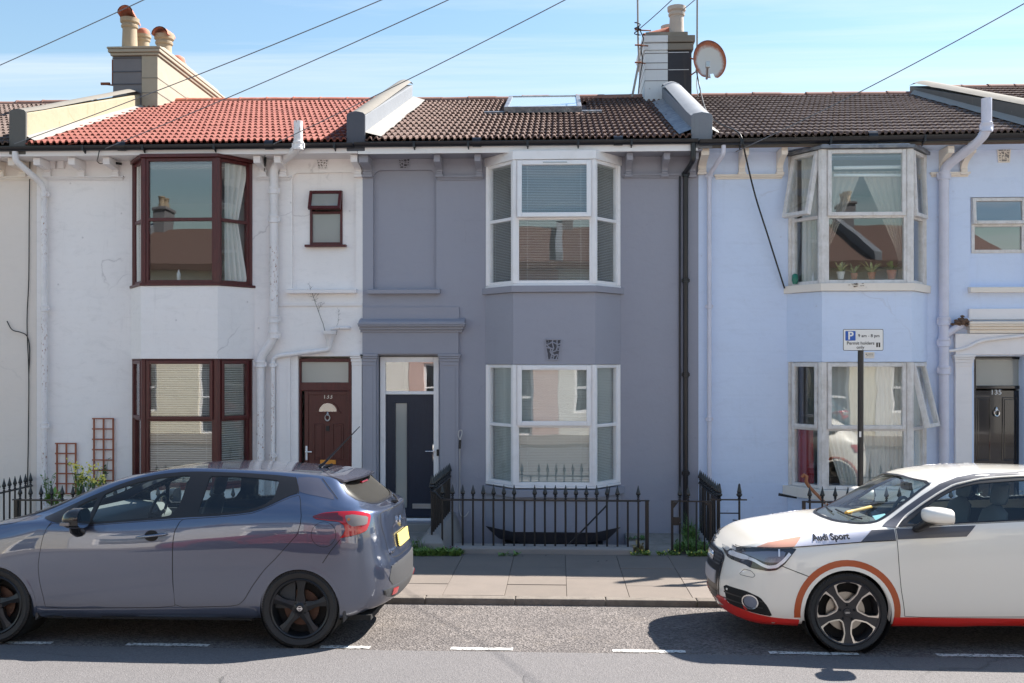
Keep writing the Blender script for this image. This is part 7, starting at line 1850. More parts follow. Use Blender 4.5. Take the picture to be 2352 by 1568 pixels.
def house_plant(u, v, y, pot_r, pot_h, potm, leafm, n, L, label, spread=1.0, seed=0, wide=.013, broad=False):
    rnd = random.Random(seed); c = P(u, v, y); t_ = empty('pot_plant', c, label, 'plant')
    g = MB(); g.lathe([(pot_r * .72, 0), (pot_r, pot_h * .85), (pot_r * 1.1, pot_h * .86), (pot_r * 1.1, pot_h), (pot_r * .9, pot_h)], c, 16); g.build('pot', M_[potm], t_, 50)
    g = MB()
    for i in range(n):
        a = rnd.uniform(0, 2 * math.pi); el = rnd.uniform(.35, 1.25); ln = L * rnd.uniform(.6, 1.1); d = Vector((math.cos(a), math.sin(a) * .7, 0)); p = c + Vector((0, 0, pot_h)) + d * pot_r * .3; vs = []; m_ = 6
        s_ = Vector((-d.y, d.x, 0)).normalized()
        for k in range(m_ + 1):
            f_ = k / m_; q = p + d * (ln * math.cos(el) * f_ * spread) + Vector((0, 0, ln * (math.sin(el) * f_ - .32 * f_ * f_)))
            w = wide * (math.sin(math.pi * min(.98, f_ * .9 + .08)) if not broad else math.sin(math.pi * max(0, f_ - .35) / .65) if f_ > .35 else .08)
            vs += [q - s_ * w, q + s_ * w]
        g.add(vs, [(2 * k, 2 * k + 1, 2 * k + 3, 2 * k + 2) for k in range(m_)])
    g.build('foliage', M_[leafm], t_, 60)
yy = YBAY + .14
house_plant(1931, 641, yy, .05, .10, 'bottle_white', 'leaf_pale', 22, .24, 'spider plant in a white pot on the upper bay sill', 1, 1)
house_plant(1962, 641, yy + .03, .045, .08, 'terracotta', 'leaf_pale', 16, .22, 'thin reddish spider plant in a small clay pot on the upper bay sill', .8, 2)
house_plant(2002, 641, yy + .02, .05, .09, 'terracotta', 'leaf_pale', 24, .28, 'arching spider plant in a brown pot on the upper bay sill', 1.1, 3)
house_plant(2048, 641, yy, .062, .12, 'terracotta', 'leaf', 34, .19, 'leafy green plant in an orange clay pot on the upper bay sill', .9, 4, .03, True)
c = P(1826, 652, YBAY + .33); g = MB(); g.lathe([(.03, 0), (.045, .05), (.04, .12), (.02, .14)], c, 12); g.build('watering_can', M_['teal_plastic'], None, 50, label='green plastic bottle standing on the upper bay sill under the tilted casement', cat='bottle')
c = P(1868, 648, YBAY + .2); g = MB(); g.lathe([(.022, 0), (.022, .08), (.008, .11), (.006, .14)], c, 10); g.build('bottle', M_['bottle_white'], None, 50, label='small white bottle on the upper bay sill beside the corner post', cat='bottle')

# ------------------------------------------------------------------ railings
FIN = [(.012, 0), (.017, .006), (.017, .014), (.010, .02), (.010, .028), (.018, .036), (.018, .044), (.011, .05), (.027, .064), (.029, .076), (.021, .102), (.012, .136), (.002, .178)]
CACHE['finial'] = MB().lathe(FIN, (0, 0, 0), 8).mesh('finial', M_['black_iron'], 50)
KNOB = [(.016, 0), (.022, .01), (.014, .02), (.02, .03), (.034, .045), (.036, .06), (.024, .075), (.030, .085), (.026, .10), (.018, .14), (.014, .175), (.004, .19)]
CACHE['knob'] = MB().lathe(KNOB, (0, 0, 0), 10).mesh('knob', M_['black_iron'], 50)
def railing(p0, p1, z_rail, z_foot, n, label, name='railing', skip=(), fin=True, foot2=None, r_bar=.0125, group=None, knob_ends=()):
    """flat top rail p0->p1 with round bars and spear heads; z_foot may slope to foot2"""
    p0, p1 = Vector((*p0, 0)), Vector((*p1, 0)); d = (p1 - p0); L = d.length; d /= L; s_ = Vector((-d.y, d.x, 0))
    T = empty(name, (p0.x, p0.y, z_foot), label, 'railing', group)
    g = MB(Matrix(((d.x, s_.x, 0, p0.x), (d.y, s_.y, 0, p0.y), (0, 0, 1, 0), (0, 0, 0, 1)))); g.box(-.03, L + .03, -.020, .020, z_rail - .021, z_rail); g.build('top_rail', M_['black_iron'], T, None, .004)
    bars = {}
    for i in range(n):
        f_ = i / (n - 1); q = p0.lerp(p1, f_); zf = z_foot + ((foot2 if foot2 is not None else z_foot) - z_foot) * f_
        key = ('bar', round(z_rail - zf, 3), r_bar)
        if key not in CACHE: CACHE[key] = MB().tube([(0, 0, 0), (0, 0, (z_rail - zf) * .5), (0, 0, z_rail - zf - .015)], r_bar, 7).mesh('bar', M_['black_iron'], 60)
        o = cpart(T, 'bar', CACHE[key], Vector((q.x, q.y, zf)) - T.location); o.rotation_euler = (random.uniform(-.006, .006), random.uniform(-.006, .006), 0)
        if fin and i not in skip: cpart(T, 'finial', CACHE['knob' if i in knob_ends else 'finial'], Vector((q.x, q.y, z_rail)) - T.location)
    return T
# grey house: low rail round the lightwell
ZRL = P(1300, 1147, YB + .1).z; yr = YB + .10
zc = P(1250, 1257, YB).z
g = MB(); g.prism([(YB - .0, -.30), (YB + .26, -.30), (YB + .26, zc - .005), (YB + .05, zc), (YB, zc - .02)], PX(1040, YB), PX(1455, YB), 'x'); g.build('coping_stone', M_['coping_kerb'] if 'coping_kerb' in M_ else M_['concrete_step'], None, None, .012, label='long low concrete coping under the black railing of the grey house', cat='coping')
xa, xb = PX(1016, yr), PX(1466, yr)
RG_ = railing((xa, yr), (xb, yr), ZRL, zc - .01, 20, 'black iron railing with spear heads in front of the white lower bay window', skip=(8, 18))
g = MB(); xp = PX(1486, yr); g.box(xp - .022, xp + .022, yr - .022, yr + .022, -.16, ZRL + .002); g.box(xb, xp + .03, yr - .019, yr + .019, ZRL - .015, ZRL + .001); g.build('gate_post', M_['black_iron'], RG_, None, .006)
g = MB(); g.tube([P(1400, 1120, 13.0), P(1394, 1160, yr + .1), P(1305, 1252, yr + .15)], .011, 7); g.build('brace', M_['black_iron'], RG_, 60)
xs_ = PX(990, YB + .06)
# plinth and railing beside the front door
g = MB(); g.add([(xs_ - .16, YB + .0, -.2), (xs_ + .24, YB + .0, -.2), (xs_ + .24, YF, -.2), (xs_ - .16, YF, -.2), (xs_ - .15, YB + .02, P(990, 1248, YB).z), (xs_ + .15, YB + .02, P(990, 1248, YB).z), (xs_ + .15, YF, .10), (xs_ - .15, YF, .10), (xs_ - .05, YB + .16, .16), (xs_ + .10, YB + .16, .16), (xs_ + .10, YF, .19), (xs_ - .05, YF, .19)],
  [(0, 1, 5, 4), (1, 2, 6, 5), (3, 0, 4, 7), (4, 5, 9, 8), (5, 6, 10, 9), (7, 4, 8, 11), (8, 9, 10, 11)]); g.build('stone_plinth', M_['concrete_step'], None, None, .01, label='sloping concrete plinth beside the navy door carrying a black railing', cat='plinth')
ZR2 = P(990, 1128, YB + .1).z
RS_ = railing((xs_, YB + .14), (PX(1033, YF - .06), YF - .08), ZR2, .15, 12, 'black iron railing running back to the wall beside the navy door', knob_ends=(0,), foot2=.18)
g = MB(); g.tube([(xs_, yr + .03, ZR2 - .008), (xs_ + .05, yr, ZR2 - .012), (xs_ + .10, yr, ZRL + .02), (xa, yr, ZRL - .008)], .014, 7); g.build('scroll', M_['black_iron'], RS_, 60)
# gate of the grey house, standing nearly shut against the boundary rail
xg0, xg1 = PX(1541, YB + .1), PX(1634, YB + .1)
Gt = empty('iron_gate', (xg0, YB + .1, -.15), 'small black iron gate between the grey and blue houses', 'gate')
zt, zb2 = P(1590, 1149, YB + .1).z, -.10; M, L = facet((xg0, YB + .1), (xg1, YB + .06))
g = MB(M); g.box(0, L, -.008, .008, zt - .016, zt); g.box(0, L, -.008, .008, zb2, zb2 + .016); g.build('gate_rail', M_['black_iron'], Gt)
for x in (0, L - .03):
    g = MB(M); g.box(x, x + .03, -.014, .014, zb2 + .001, zt - .001); g.prism([(x + .015, zt - .02), (x + (.09 if x == 0 else -.06), zt - .02), (x + .015, zt - .12)], -.006, .006, 'y'); g.prism([(x + .015, zb2 + .016), (x + (.10 if x == 0 else -.07), zb2 + .016), (x + .015, zb2 + .12)], -.006, .006, 'y'); g.build('gate_stile', M_['black_iron'], Gt, None, .003)
for i in range(1, 5):
    x = .01 + L * i / 5; g = MB(M); g.tube([(x, 0, zb2), (x, 0, zt)], .0085, 7); g.build('bar', M_['black_iron'], Gt, 60)
    if i < 3: cpart(Gt, 'finial', CACHE['finial'], (M @ Vector((x, 0, zt))) - Gt.location)
g = MB(M); g.box(.02, .12, -.02, .02, zt - .30, zt - .20); g.lathe([(.012, -.05), (.012, .05)], (.11, 0, zt - .27), 8, 'y'); g.build('latch', M_['black_iron'], Gt, None, .006)
# boundary rail grey / blue
XBD = PX(1604, YF)
RB_ = railing((XBD + .015, YF - .06), (XBD + .015, YB + .12), P(1653, 1146, YB + .12).z, -.12, 11, 'black iron boundary railing running back between the grey and blue houses', knob_ends=(10,), foot2=-.12)
x2 = XBD + .25; z2 = P(1670, 1146, YB + .1).z; g = MB(); g.tube([(x2, YB + .1, -.12), (x2, YB + .1, z2)], .013, 8); g.box(XBD - .1, x2 + .09, YB + .085, YB + .115, z2 - .014, z2 + .001); g.tube([(XBD + .02, YB + .1, z2 - .17), (x2, YB + .1, z2 - .17)], .008, 6); g.build('stub_rail', M_['black_iron'], RB_, None)
cpart(RB_, 'knob', CACHE['knob'], Vector((x2, YB + .1, z2)) - RB_.location)
g = MB(); g.prism([(YB + .02, -.2), (YF, -.2), (YF, -.05), (YB + .02, -.085)], XBD - .06, XBD + .10, 'x'); g.build('boundary_kerb', M_['concrete_step'], None, None, .015, label='narrow concrete kerb under the boundary railing', cat='kerb')
# blue house front rail
xa, xb = PX(1852, yr), 6.2
g = MB(); g.prism([(YB, -.30), (YB + .24, -.30), (YB + .24, zc - .005), (YB, zc - .015)], xa - .1, xb, 'x'); g.build('coping_stone', M_['concrete_step'], None, None, .012, label='concrete coping under the black railing of the blue house', cat='coping')
RB2 = railing((xa + .04, yr), (xb, yr), ZRL, zc - .01, 22, 'black iron railing with spear heads in front of the blue house bay')
g = MB(); g.box(xa - .05, xa - .01, yr - .02, yr + .02, -.16, ZRL + .002); g.box(xa - .05, xa + .02, yr - .019, yr + .019, ZRL - .015, ZRL + .001); g.build('end_post', M_['black_iron'], RB2, None, .006)
# white house rails
xa, xb = PX(46, yr), PX(560, yr)
g = MB(); g.prism([(YB, -.30), (YB + .26, -.30), (YB + .26, zc + .1), (YB, zc + .06)], PX(20, YB), PX(570, YB), 'x'); g.build('coping_stone', M_['concrete_step'], None, None, .012, label='concrete coping under the black railing of the white house', cat='coping')
RW_ = railing((xa, yr), (xb, yr), P(200, 1147, yr).z, zc + .09, 22, 'black iron railing with spear heads in front of the white house')
g = MB(); xp = PX(38, yr); g.box(xp - .025, xp + .025, yr - .025, yr + .025, -.16, P(200, 1147, yr).z + .002); g.box(xp - .05, xa + .02, yr - .019, yr + .019, P(200, 1147, yr).z - .015, P(200, 1147, yr).z + .001); g.build('end_post', M_['black_iron'], RW_, None, .006)
railing((PX(84, YF) - .06, YF - .05), (PX(84, YF) - .06, YB + .15), P(88, 1113, YF).z, -.05, 13, 'rusty dark boundary railing beside the cream house')

# ------------------------------------------------------------------ trellises and front garden plants
def trellis(u0, v0, u1, v1, rows_, cols, label):
    x0, x1, z0, z1 = rect(u0, v0, u1, v1, YF - .03); T = empty('trellis', (x0, YF - .03, z0), label, 'trellis', None)
    for c in range(cols + 1):
        x = x0 + (x1 - x0) * c / cols; g = MB(); g.box(x - .010, x + .010, YF - .04, YF - .022, z0, z1); g.build('upright', M_['trellis_wood'], T)
    for r in range(rows_ + 1):
        z = z0 + (z1 - z0) * r / rows_; g = MB(); g.box(x0 - .018, x1 + .018, YF - .0555, YF - .041, z - .009, z + .009); g.build('rung', M_['trellis_wood'], T)
trellis(131, 1018, 174, 1133, 5, 2, 'low brown wooden trellis against the white wall')
trellis(216, 961, 260, 1127, 7, 2, 'tall brown wooden trellis against the white wall')
def leafy(c, h, n, leafm, label, name='garden_plant', cat='plant', seed=0, flowers=None, spread=.35, ls=.055, stems=7):
    rnd = random.Random(seed); c = Vector(c); T = empty(name, c, label, cat); g = MB(); sm = MB(); fl = MB()
    for i in range(stems):
        a = rnd.uniform(0, 6.28); tip = c + Vector((math.cos(a) * spread * h * rnd.random(), math.sin(a) * spread * h * .6 * rnd.random(), h * rnd.uniform(.65, 1.05))); mid = c.lerp(tip, .5) + Vector((rnd.uniform(-.03, .03), 0, 0))
        sm.tube([c, mid, tip], [.005, .004, .002], 5)
        for k in range(n // stems):
            f_ = rnd.uniform(.15, 1); q = c.lerp(mid, f_ * 2) if f_ < .5 else mid.lerp(tip, f_ * 2 - 1)
            d = Vector((rnd.uniform(-1, 1), rnd.uniform(-1, 1), rnd.uniform(-.2, .7))).normalized(); s_ = d.cross(Vector((0, 0, 1))).normalized() * ls * .24; L = ls * rnd.uniform(.6, 1.2)
            g.add([q, q + d * L * .5 + s_, q + d * L, q + d * L * .5 - s_], [(0, 1, 2, 3)])
        if flowers:
            for k in range(9):
                q = tip + Vector((rnd.gauss(0, .028), rnd.gauss(0, .028), rnd.gauss(0, .032))); r_ = rnd.uniform(.011, .020)
                d = Vector((rnd.uniform(-1, 1), rnd.uniform(-1, 0), rnd.uniform(-.3, 1))).normalized(); s_ = d.orthogonal().normalized() * r_; t_ = d.cross(s_)
                fl.add([q + s_, q + t_, q - s_, q - t_], [(0, 1, 2, 3)])
    sm.build('stems', M_[leafm], T, 60); g.build('leaves', M_[leafm], T, None, kind='stuff')
    if flowers: fl.build('flowers', M_[flowers], T, None, kind='stuff')
yg = YB + .75
for i, (u, v, h) in enumerate(((178, 1108, .40), (192, 1112, .34), (207, 1108, .36), (224, 1118, .26))):
    c = P(u, v, yg + .1 * (i % 2)); leafy((c.x, c.y, c.z - .28), h + .12, 84, 'leaf', ['yellow-flowered stem tallest beside the low trellis', 'yellow-flowered stem between the two trellises', 'bushy yellow-flowered plant below the tall trellis', 'short yellow-flowered plant right of the tall trellis'][i], seed=i, flowers='petal_yellow', ls=.07)
c = P(112, 1135, yg); leafy((c.x, c.y, c.z - .1), .42, 60, 'leaf', 'thin leafy plant beside the white downpipe', seed=9, ls=.07)
c = P(122, 1158, YB + .5); leafy((c.x, c.y, c.z - .05), .20, 48, 'leaf_pale2', 'bright green broad-leaved plant behind the white house railing', seed=10, ls=.13, spread=.9, stems=9)
c = P(240, 1100, YF - .08); leafy((c.x, c.y, c.z - .3), .62, 56, 'leaf_dark', 'thin climber on the tall trellis', seed=12, ls=.06, spread=.14, stems=4)

# ------------------------------------------------------------------ weeds along the walls
def weed_patch(u0, u1, v, n, h, leafm, label, seed, Z=-.05, depth=.10, flowers=None, blades=True):
    rnd = random.Random(seed); a, b = PG(u0, v, Z), PG(u1, v, Z); T = empty('weed_patch', (a + b) / 2, label, 'weeds'); g = MB(); fl = MB()
    for i in range(n):
        t_ = rnd.random(); q = a.lerp(b, t_) + Vector((0, rnd.uniform(-depth, depth * .4), 0)); hh = h * rnd.uniform(.35, 1.15) * (.45 + .55 * math.sin(math.pi * min(1, max(0, t_)) * .9 + .2))
        an = rnd.uniform(0, 6.28); d = Vector((math.cos(an), math.sin(an), 0))
        if blades and rnd.random() < .45:
            w = Vector((-d.y, d.x, 0)) * .003; p1 = q + d * hh * .25 + Vector((0, 0, hh * .7)); p2 = q + d * hh * .6 + Vector((0, 0, hh)); g.add([q - w, q + w, p1 + w * .8, p1 - w * .8, p2], [(0, 1, 2, 3), (3, 2, 4)])
        else:
            L = rnd.uniform(.03, .075); z0 = Vector((0, 0, rnd.uniform(.0, hh * .7))); el = rnd.uniform(.1, .9); dd = d * math.cos(el) + Vector((0, 0, math.sin(el))); s_ = Vector((-d.y, d.x, 0)) * L * rnd.uniform(.18, .32)
            g.add([q + z0, q + z0 + dd * L * .35 + s_, q + z0 + dd * L * .75 + s_ * .7, q + z0 + dd * L, q + z0 + dd * L * .75 - s_ * .7, q + z0 + dd * L * .35 - s_], [(0, 1, 2, 3, 4, 5)])
        if flowers and rnd.random() < .06:
            c = q + Vector((0, 0, hh + .01)); r_ = .010; fl.add([c + Vector((r_, 0, 0)), c + Vector((0, -r_ * .5, r_)), c + Vector((-r_, 0, 0)), c + Vector((0, -r_ * .5, -r_))], [(0, 1, 2, 3)])
    g.build('leaves', M_[leafm], T, kind='stuff')
    if flowers and fl.v: fl.build('flowers', M_[flowers], T, kind='stuff')
weed_patch(942, 1060, 1274, 900, .11, 'grass_green', 'thick green weeds along the foot of the concrete plinth', 1, -.05)
weed_patch(940, 985, 1268, 200, .20, 'leaf', 'taller grassy weeds behind the hatchback bumper', 2, -.05, .06)
weed_patch(1020, 1065, 1272, 90, .10, 'leaf_dark', 'purple-flowered weeds at the end of the concrete coping', 3, -.05, .06, 'petal_purple')
weed_patch(1145, 1190, 1276, 60, .04, 'leaf', 'tiny tuft of weeds at the pavement edge below the coping', 4, -.05, .03)
weed_patch(1450, 1482, 1268, 160, .16, 'straw', 'straw-coloured grass tuft at the foot of the gate post', 5, -.05, .06)
weed_patch(1448, 1492, 1274, 120, .06, 'grass_green', 'low green weeds round the gate post', 6, -.05, .05, 'petal_yellow')
weed_patch(1510, 1560, 1274, 140, .05, 'grass_green', 'low green weeds in front of the small iron gate', 7, -.05, .06, 'petal_yellow')
weed_patch(1545, 1625, 1262, 700, .16, 'leaf', 'leafy green weeds grown through the small iron gate', 8, -.07, .22)
weed_patch(1568, 1600, 1240, 320, .34, 'leaf', 'tall feathery weeds behind the small iron gate', 9, -.09, .14)
weed_patch(1580, 1640, 1276, 260, .06, 'grass_green', 'low dandelion weeds in front of the boundary railing', 10, -.05, .07, 'petal_yellow')
weed_patch(1440, 1480, 1240, 60, .05, 'leaf_dark', 'sparse weeds along the foot of the grey wall', 11, -.1, .04)
weed_patch(1690, 1750, 1212, 160, .10, 'straw', 'dry brown weeds along the foot of the blue wall', 12, -.1, .06)
for i, (u, v) in enumerate(((1374, 1290), (1393, 1289), (1352, 1262), (1200, 1278), (1253, 1277))):
    c = PG(u, v, -.045); g = MB(); g.add([c + Vector((-.012, 0, .0)), c + Vector((.012, .004, .004)), c + Vector((.008, .016, .012)), c + Vector((-.010, .014, .003))], [(0, 1, 2, 3)]); g.build('litter', M_['twig'], None, label='small dark dead leaf lying on the pavement near the coping', cat='leaf', group='dead leaves on the pavement')

# ------------------------------------------------------------------ parking sign
ys = 11.7; SP = empty('parking_sign', (PX(1977, ys), ys, -.05), 'permit parking sign plate on a black post in front of the blue house', 'sign')
xp = PX(1977, ys); zt = P(1977, 806, ys).z; g = MB(); g.tube([(xp - .006, ys, -.1), (xp, ys, zt + .12)], .033, 14); g.build('post', M_['black_plastic'], SP, 60)
sx0, sx1, sz0, sz1 = rect(1936.5, 755.5, 2029, 805, ys - .05)
def rrect(x0, x1, z0, z1, r_, n=5):
    o = []
    for (cx, cz, a0) in ((x1 - r_, z1 - r_, 0), (x0 + r_, z1 - r_, 90), (x0 + r_, z0 + r_, 180), (x1 - r_, z0 + r_, 270)):
        o += [(cx + r_ * math.cos(R(a0 + 90 * i / n)), cz + r_ * math.sin(R(a0 + 90 * i / n))) for i in range(n + 1)]
    return o
g = MB(); g.prism(rrect(sx0, sx1, sz0, sz1, .016), ys - .050, ys - .046, 'y'); g.build('plate', M_['sign_black'], SP)
g = MB(); g.prism(rrect(sx0 + .006, sx1 - .006, sz0 + .006, sz1 - .006, .012), ys - .0515, ys - .0502, 'y'); g.build('plate_face', M_['sign_white'], SP)
r_ = rect(1941.5, 760, 1965, 782, ys - .05); g = MB(); g.prism(rrect(*r_, .008), ys - .0528, ys - .0517, 'y'); g.build('symbol_panel', M_['sign_blue'], SP)
SW = lambda u, v, d=.0545: Matrix.Translation((PX(u, ys - .05), ys - d, P(u, v, ys - .05).z)) @ Matrix.Rotation(R(90), 4, 'X')
add_mesh('symbol', text_mesh('P', .125, 'symbol', M_['sign_white'], SW(1953.5, 771.5), .0004, bold=.003), SP)
add_mesh('lettering', text_mesh('9 am - 8 pm', .050, 'lettering', M_['sign_black'], SW(1995.5, 771, .0528), .0004, bold=.0006), SP)
add_mesh('lettering', text_mesh('Permit holders', .052, 'lettering', M_['sign_black'], SW(1976.5, 788, .0528), .0004, bold=.0006), SP)
add_mesh('lettering', text_mesh('only', .052, 'lettering', M_['sign_black'], SW(1976, 797.5, .0528), .0004, bold=.0006), SP)
r_ = rect(2012.5, 786.5, 2021.5, 797, ys - .05); g = MB(); g.prism(rrect(*r_, .003), ys - .0528, ys - .0517, 'y'); g.build('zone_panel', M_['sign_black'], SP)
add_mesh('lettering', text_mesh('J', .058, 'lettering', M_['sign_white'], SW(2017, 792, .0535), .0003, bold=.0006), SP)
g = MB(); g.box(xp - .028, xp - .005, ys - .038, ys - .0335, P(1977, 1003, ys).z, P(1977, 990, ys).z); g.build('sticker', M_['sign_white'], SP)

# ------------------------------------------------------------------ dish, aerials
dc = P(1628, 141, 17.35); DS = empty('satellite_dish', dc, 'rusty white satellite dish with a broken lower edge on the chimney', 'satellite dish')
g = MB(); vs = [(0, 0, 0)]; nr, na = 9, 44; rnd = random.Random(8)
for i in range(1, nr + 1):
    for k in range(na):
        a = 2 * math.pi * k / na; f_ = i / nr
        if i >= nr - 1 and 1.36 * math.pi < a < 1.62 * math.pi: f_ *= .86 + .10 * rnd.random()
        vs.append((.29 * f_ * math.cos(a), -.06 * f_ * f_, .37 * f_ * math.sin(a)))
fs = [(0, 1 + k, 1 + (k + 1) % na) for k in range(na)]
for i in range(nr - 1):
    for k in range(na):
        if i >= 5 and na * .735 < k < na * .775: continue
        fs.append((1 + i * na + k, 1 + (i + 1) * na + k, 1 + (i + 1) * na + (k + 1) % na, 1 + i * na + (k + 1) % na))
g.add(vs, fs); o = cpart(DS, 'reflector', g.mesh('reflector', M_['dish_face'], 60)); o.rotation_euler = (R(-12), 0, R(8))
g = MB(); g.tube([(-.30, .12, .10), (-.10, .06, .02), (0, .02, -.05)], .014, 7); g.tube([(-.30, .12, -.20), (-.10, .06, -.08)], .012, 7); g.tube([(-.05, -.06, -.30), (-.07, -.30, -.17)], .010, 6); cmb(DS, g, 'bracket', 'rust', 60)
g = MB(); g.box(-.10, -.03, -.36, -.28, -.20, -.10); g.tube([(-.065, -.30, -.16), (-.05, -.10, -.33)], .022, 8); cmb(DS, g, 'receiver', 'satin_steel', None, .01)
def pole(pts, r, matn, label, name='aerial_pole', cat='aerial'): g = MB(); g.tube(pts, r, 8); return g.build(name, M_[matn], None, 60, label=label, cat=cat)
p1 = pole([P(1463.5, -120, 17.3), P(1465.5, 90, 17.3), P(1468, 145, 17.35)], .017, 'pipe_grey', 'tall grey aerial pole strapped to the white side of the chimney')
pole([P(1469, 135, 17.5), P(1452, 222, 17.5)], .020, 'pipe_grey', 'leaning grey pole resting against the foot of the chimney', 'leaning_pole', 'pole')
pole([P(1602, -120, 17.35), P(1601, 150, 17.35), P(1599, 165, 17.4)], .016, 'pipe_grey', 'tall grey aerial pole beside the satellite dish')
for i, v in enumerate((68, 103, 143)):
    g = MB(); a = P(1460, v, 17.28); b = P(1494 - 6 * i, v + 2, 17.55); g.tube([a, P(1470, v + 1, 17.26), b], .012, 6); g.tube([P(1458, v, 17.24), P(1473, v, 17.24)], .014, 6); g.build('pole_bracket', M_['rust'], None, 60, label=['highest', 'middle', 'lowest'][i] + ' rusty bracket holding the aerial pole to the white chimney side', cat='bracket')
cable([P(1466, 60, 17.25), P(1474, 78, 17.3), P(1478, 90, 17.45), P(1472, 110, 17.45), P(1476, 140, 17.5), P(1470, 175, 17.55), P(1466, 215, 17.6)], .010, 'cable_black', 'aerial_cable', 'tangled black aerial cable down the white chimney side')
g = MB(); rnd = random.Random(3)
c = P(1464, 64, 17.25)
g.tube([c + Vector((math.cos(i * .9) * .05, math.sin(i * .7) * .05, (i - 10) * .012)) for i in range(20)], .010, 5); g.build('cable_coil', M_['cable_black'], None, 60, label='small coil of cable tied to the aerial pole', cat='cable')

# ------------------------------------------------------------------ overhead wires and wall cables
PT = P(3650, -1300, 7.0)
cable([P(33, 330, YE - .05), PT], .0058, 'cable_grey', 'telephone_wire', 'overhead wire ending at the gutter beside the cream parapet', 'wire', sag=.25, n=24)
cable([P(228, 346, YE), PT + Vector((.1, 0, .1))], .0058, 'cable_grey', 'telephone_wire', 'overhead wire ending at the fascia left of the maroon bay', 'wire', sag=.22, n=24)
cable([P(612, 338, YE), PT + Vector((.2, 0, .2))], .0058, 'cable_grey', 'telephone_wire', 'overhead wire ending at the fascia beside the white soil pipe', 'wire', sag=.2, n=24)
cable([P(1690, 348, YE), P(3000, -375, 8.6)], .0058, 'cable_grey', 'telephone_wire', 'overhead wire ending above the blue house', 'wire', sag=.12, n=24)
cable([P(-200, 236, YE), P(1600, -630, 9.0)], .0058, 'cable_grey', 'telephone_wire', 'overhead wire crossing above the cream house', 'wire', sag=.1, n=24)
cable([P(1471, 64, 17.25), P(1760, -240, 15.0)], .008, 'cable_grey', 'telephone_wire', 'thin wire running up from the aerial pole', 'wire', sag=.1, n=16)
cable([P(1566, 24, 17.6), P(1750, -180, 14.5)], .008, 'cable_grey', 'telephone_wire', 'thin wire running up behind the chimney pot', 'wire', sag=.1, n=16)
def spool(a, b, c, label):
    cable([a, a + Vector((-.02, 0, -.10)), b + Vector((-.10, 0, .02)), b, c], .006, 'cable_black', 'drop_cable', label)
spool(P(228, 346, YE), P(240, 374, YF - .12), P(291, 345, YF - .3), 'black drop cable looped below the fascia left of the maroon bay')
g = MB(); g.tube([P(254, 373, YF - .12), P(279, 376, YF - .12)], .018, 8); g.build('cable_joint', M_['cable_black'], None, 50, label='black cable joint hanging left of the maroon bay', cat='cable joint')
cable([P(612, 338, YE), P(609, 352, YE + .1), P(607, 395, YF - .03)], .006, 'cable_black', 'drop_cable', 'short black drop cable beside the white soil pipe')
g = MB(); g.tube([P(609.5, 362, YF - .2), P(607.5, 381, YF - .1)], .018, 8); g.build('cable_joint', M_['cable_black'], None, 50, label='black cable joint hanging beside the white soil pipe', cat='cable joint')
cable([P(1600, 165, 17.3), P(1607, 200, 17.2), P(1622, 255, 15.2), P(1650, 282, 14.2), P(1690, 300, 13.6), P(1704, 318, YE - .08), P(1713, 360, YE - .02), P(1735, 450, YF - .15), P(1765, 545, YF - .1), P(1802, 662, YF - .05)], .011, 'cable_black', 'aerial_cable', 'thick black cable swinging from the roof to the blue bay sill')
cable([P(1605, 150, 17.4), P(1600, 190, 17.45), P(1604, 222, 17.5)], .008, 'cable_white', 'aerial_cable', 'thin white cable down the black chimney side')
cable([P(69, 345, YF - .03), P(67, 500, YF - .02), P(66, 640, YF - .02), P(62, 740, YF - .02), P(66, 860, YF - .02), P(65, 1000, YF - .02), P(63, 1120, YF - .02)], .007, 'cable_black', 'wall_cable', 'long black cable down the cream wall beside the white downpipe')
cable([P(16, 737, YF - .02), P(28, 757, YF - .03), P(48, 763, YF - .03), P(62, 772, YF - .03), P(68, 800, YF - .02), P(66, 860, YF - .02)], .007, 'cable_black', 'wall_cable', 'short curved black cable branching across the cream wall')
cable([P(1683, 1194, YF - .05), P(1720, 1196, YF - .05), P(1745, 1190, YF - .05), P(1760, 1198, YF - .08), P(1757, 1208, YF - .08), P(1748, 1200, YF - .06), P(1770, 1190, YF - .03)], .008, 'cable_black', 'wall_cable', 'loose dark cable looping along the foot of the blue wall')
g = MB(); g.tube([P(1859, 1118, YF - .7), P(1900, 1160, YF - .9)], .022, 8); g.tube([P(1859, 1118, YF - .7), P(1851, 1106, YF - .69), P(1853, 1094, YF - .68), P(1847, 1090, YF - .67), P(1842, 1096, YF - .67)], .024, 8)
g.build('garden_tool', M_['orange_wood'], None, 60, label='brown wooden tool handle leaning below the blue house bay', cat='tool handle')
g = MB(); g.tube([P(1788, 1135, YBAY - .1), P(1830, 1143, YBAY - .14)], [.02, .012], 7); g.build('stick', M_['cable_black'], None, 60, label='dark stick lying on the lower sill of the blue house', cat='stick')

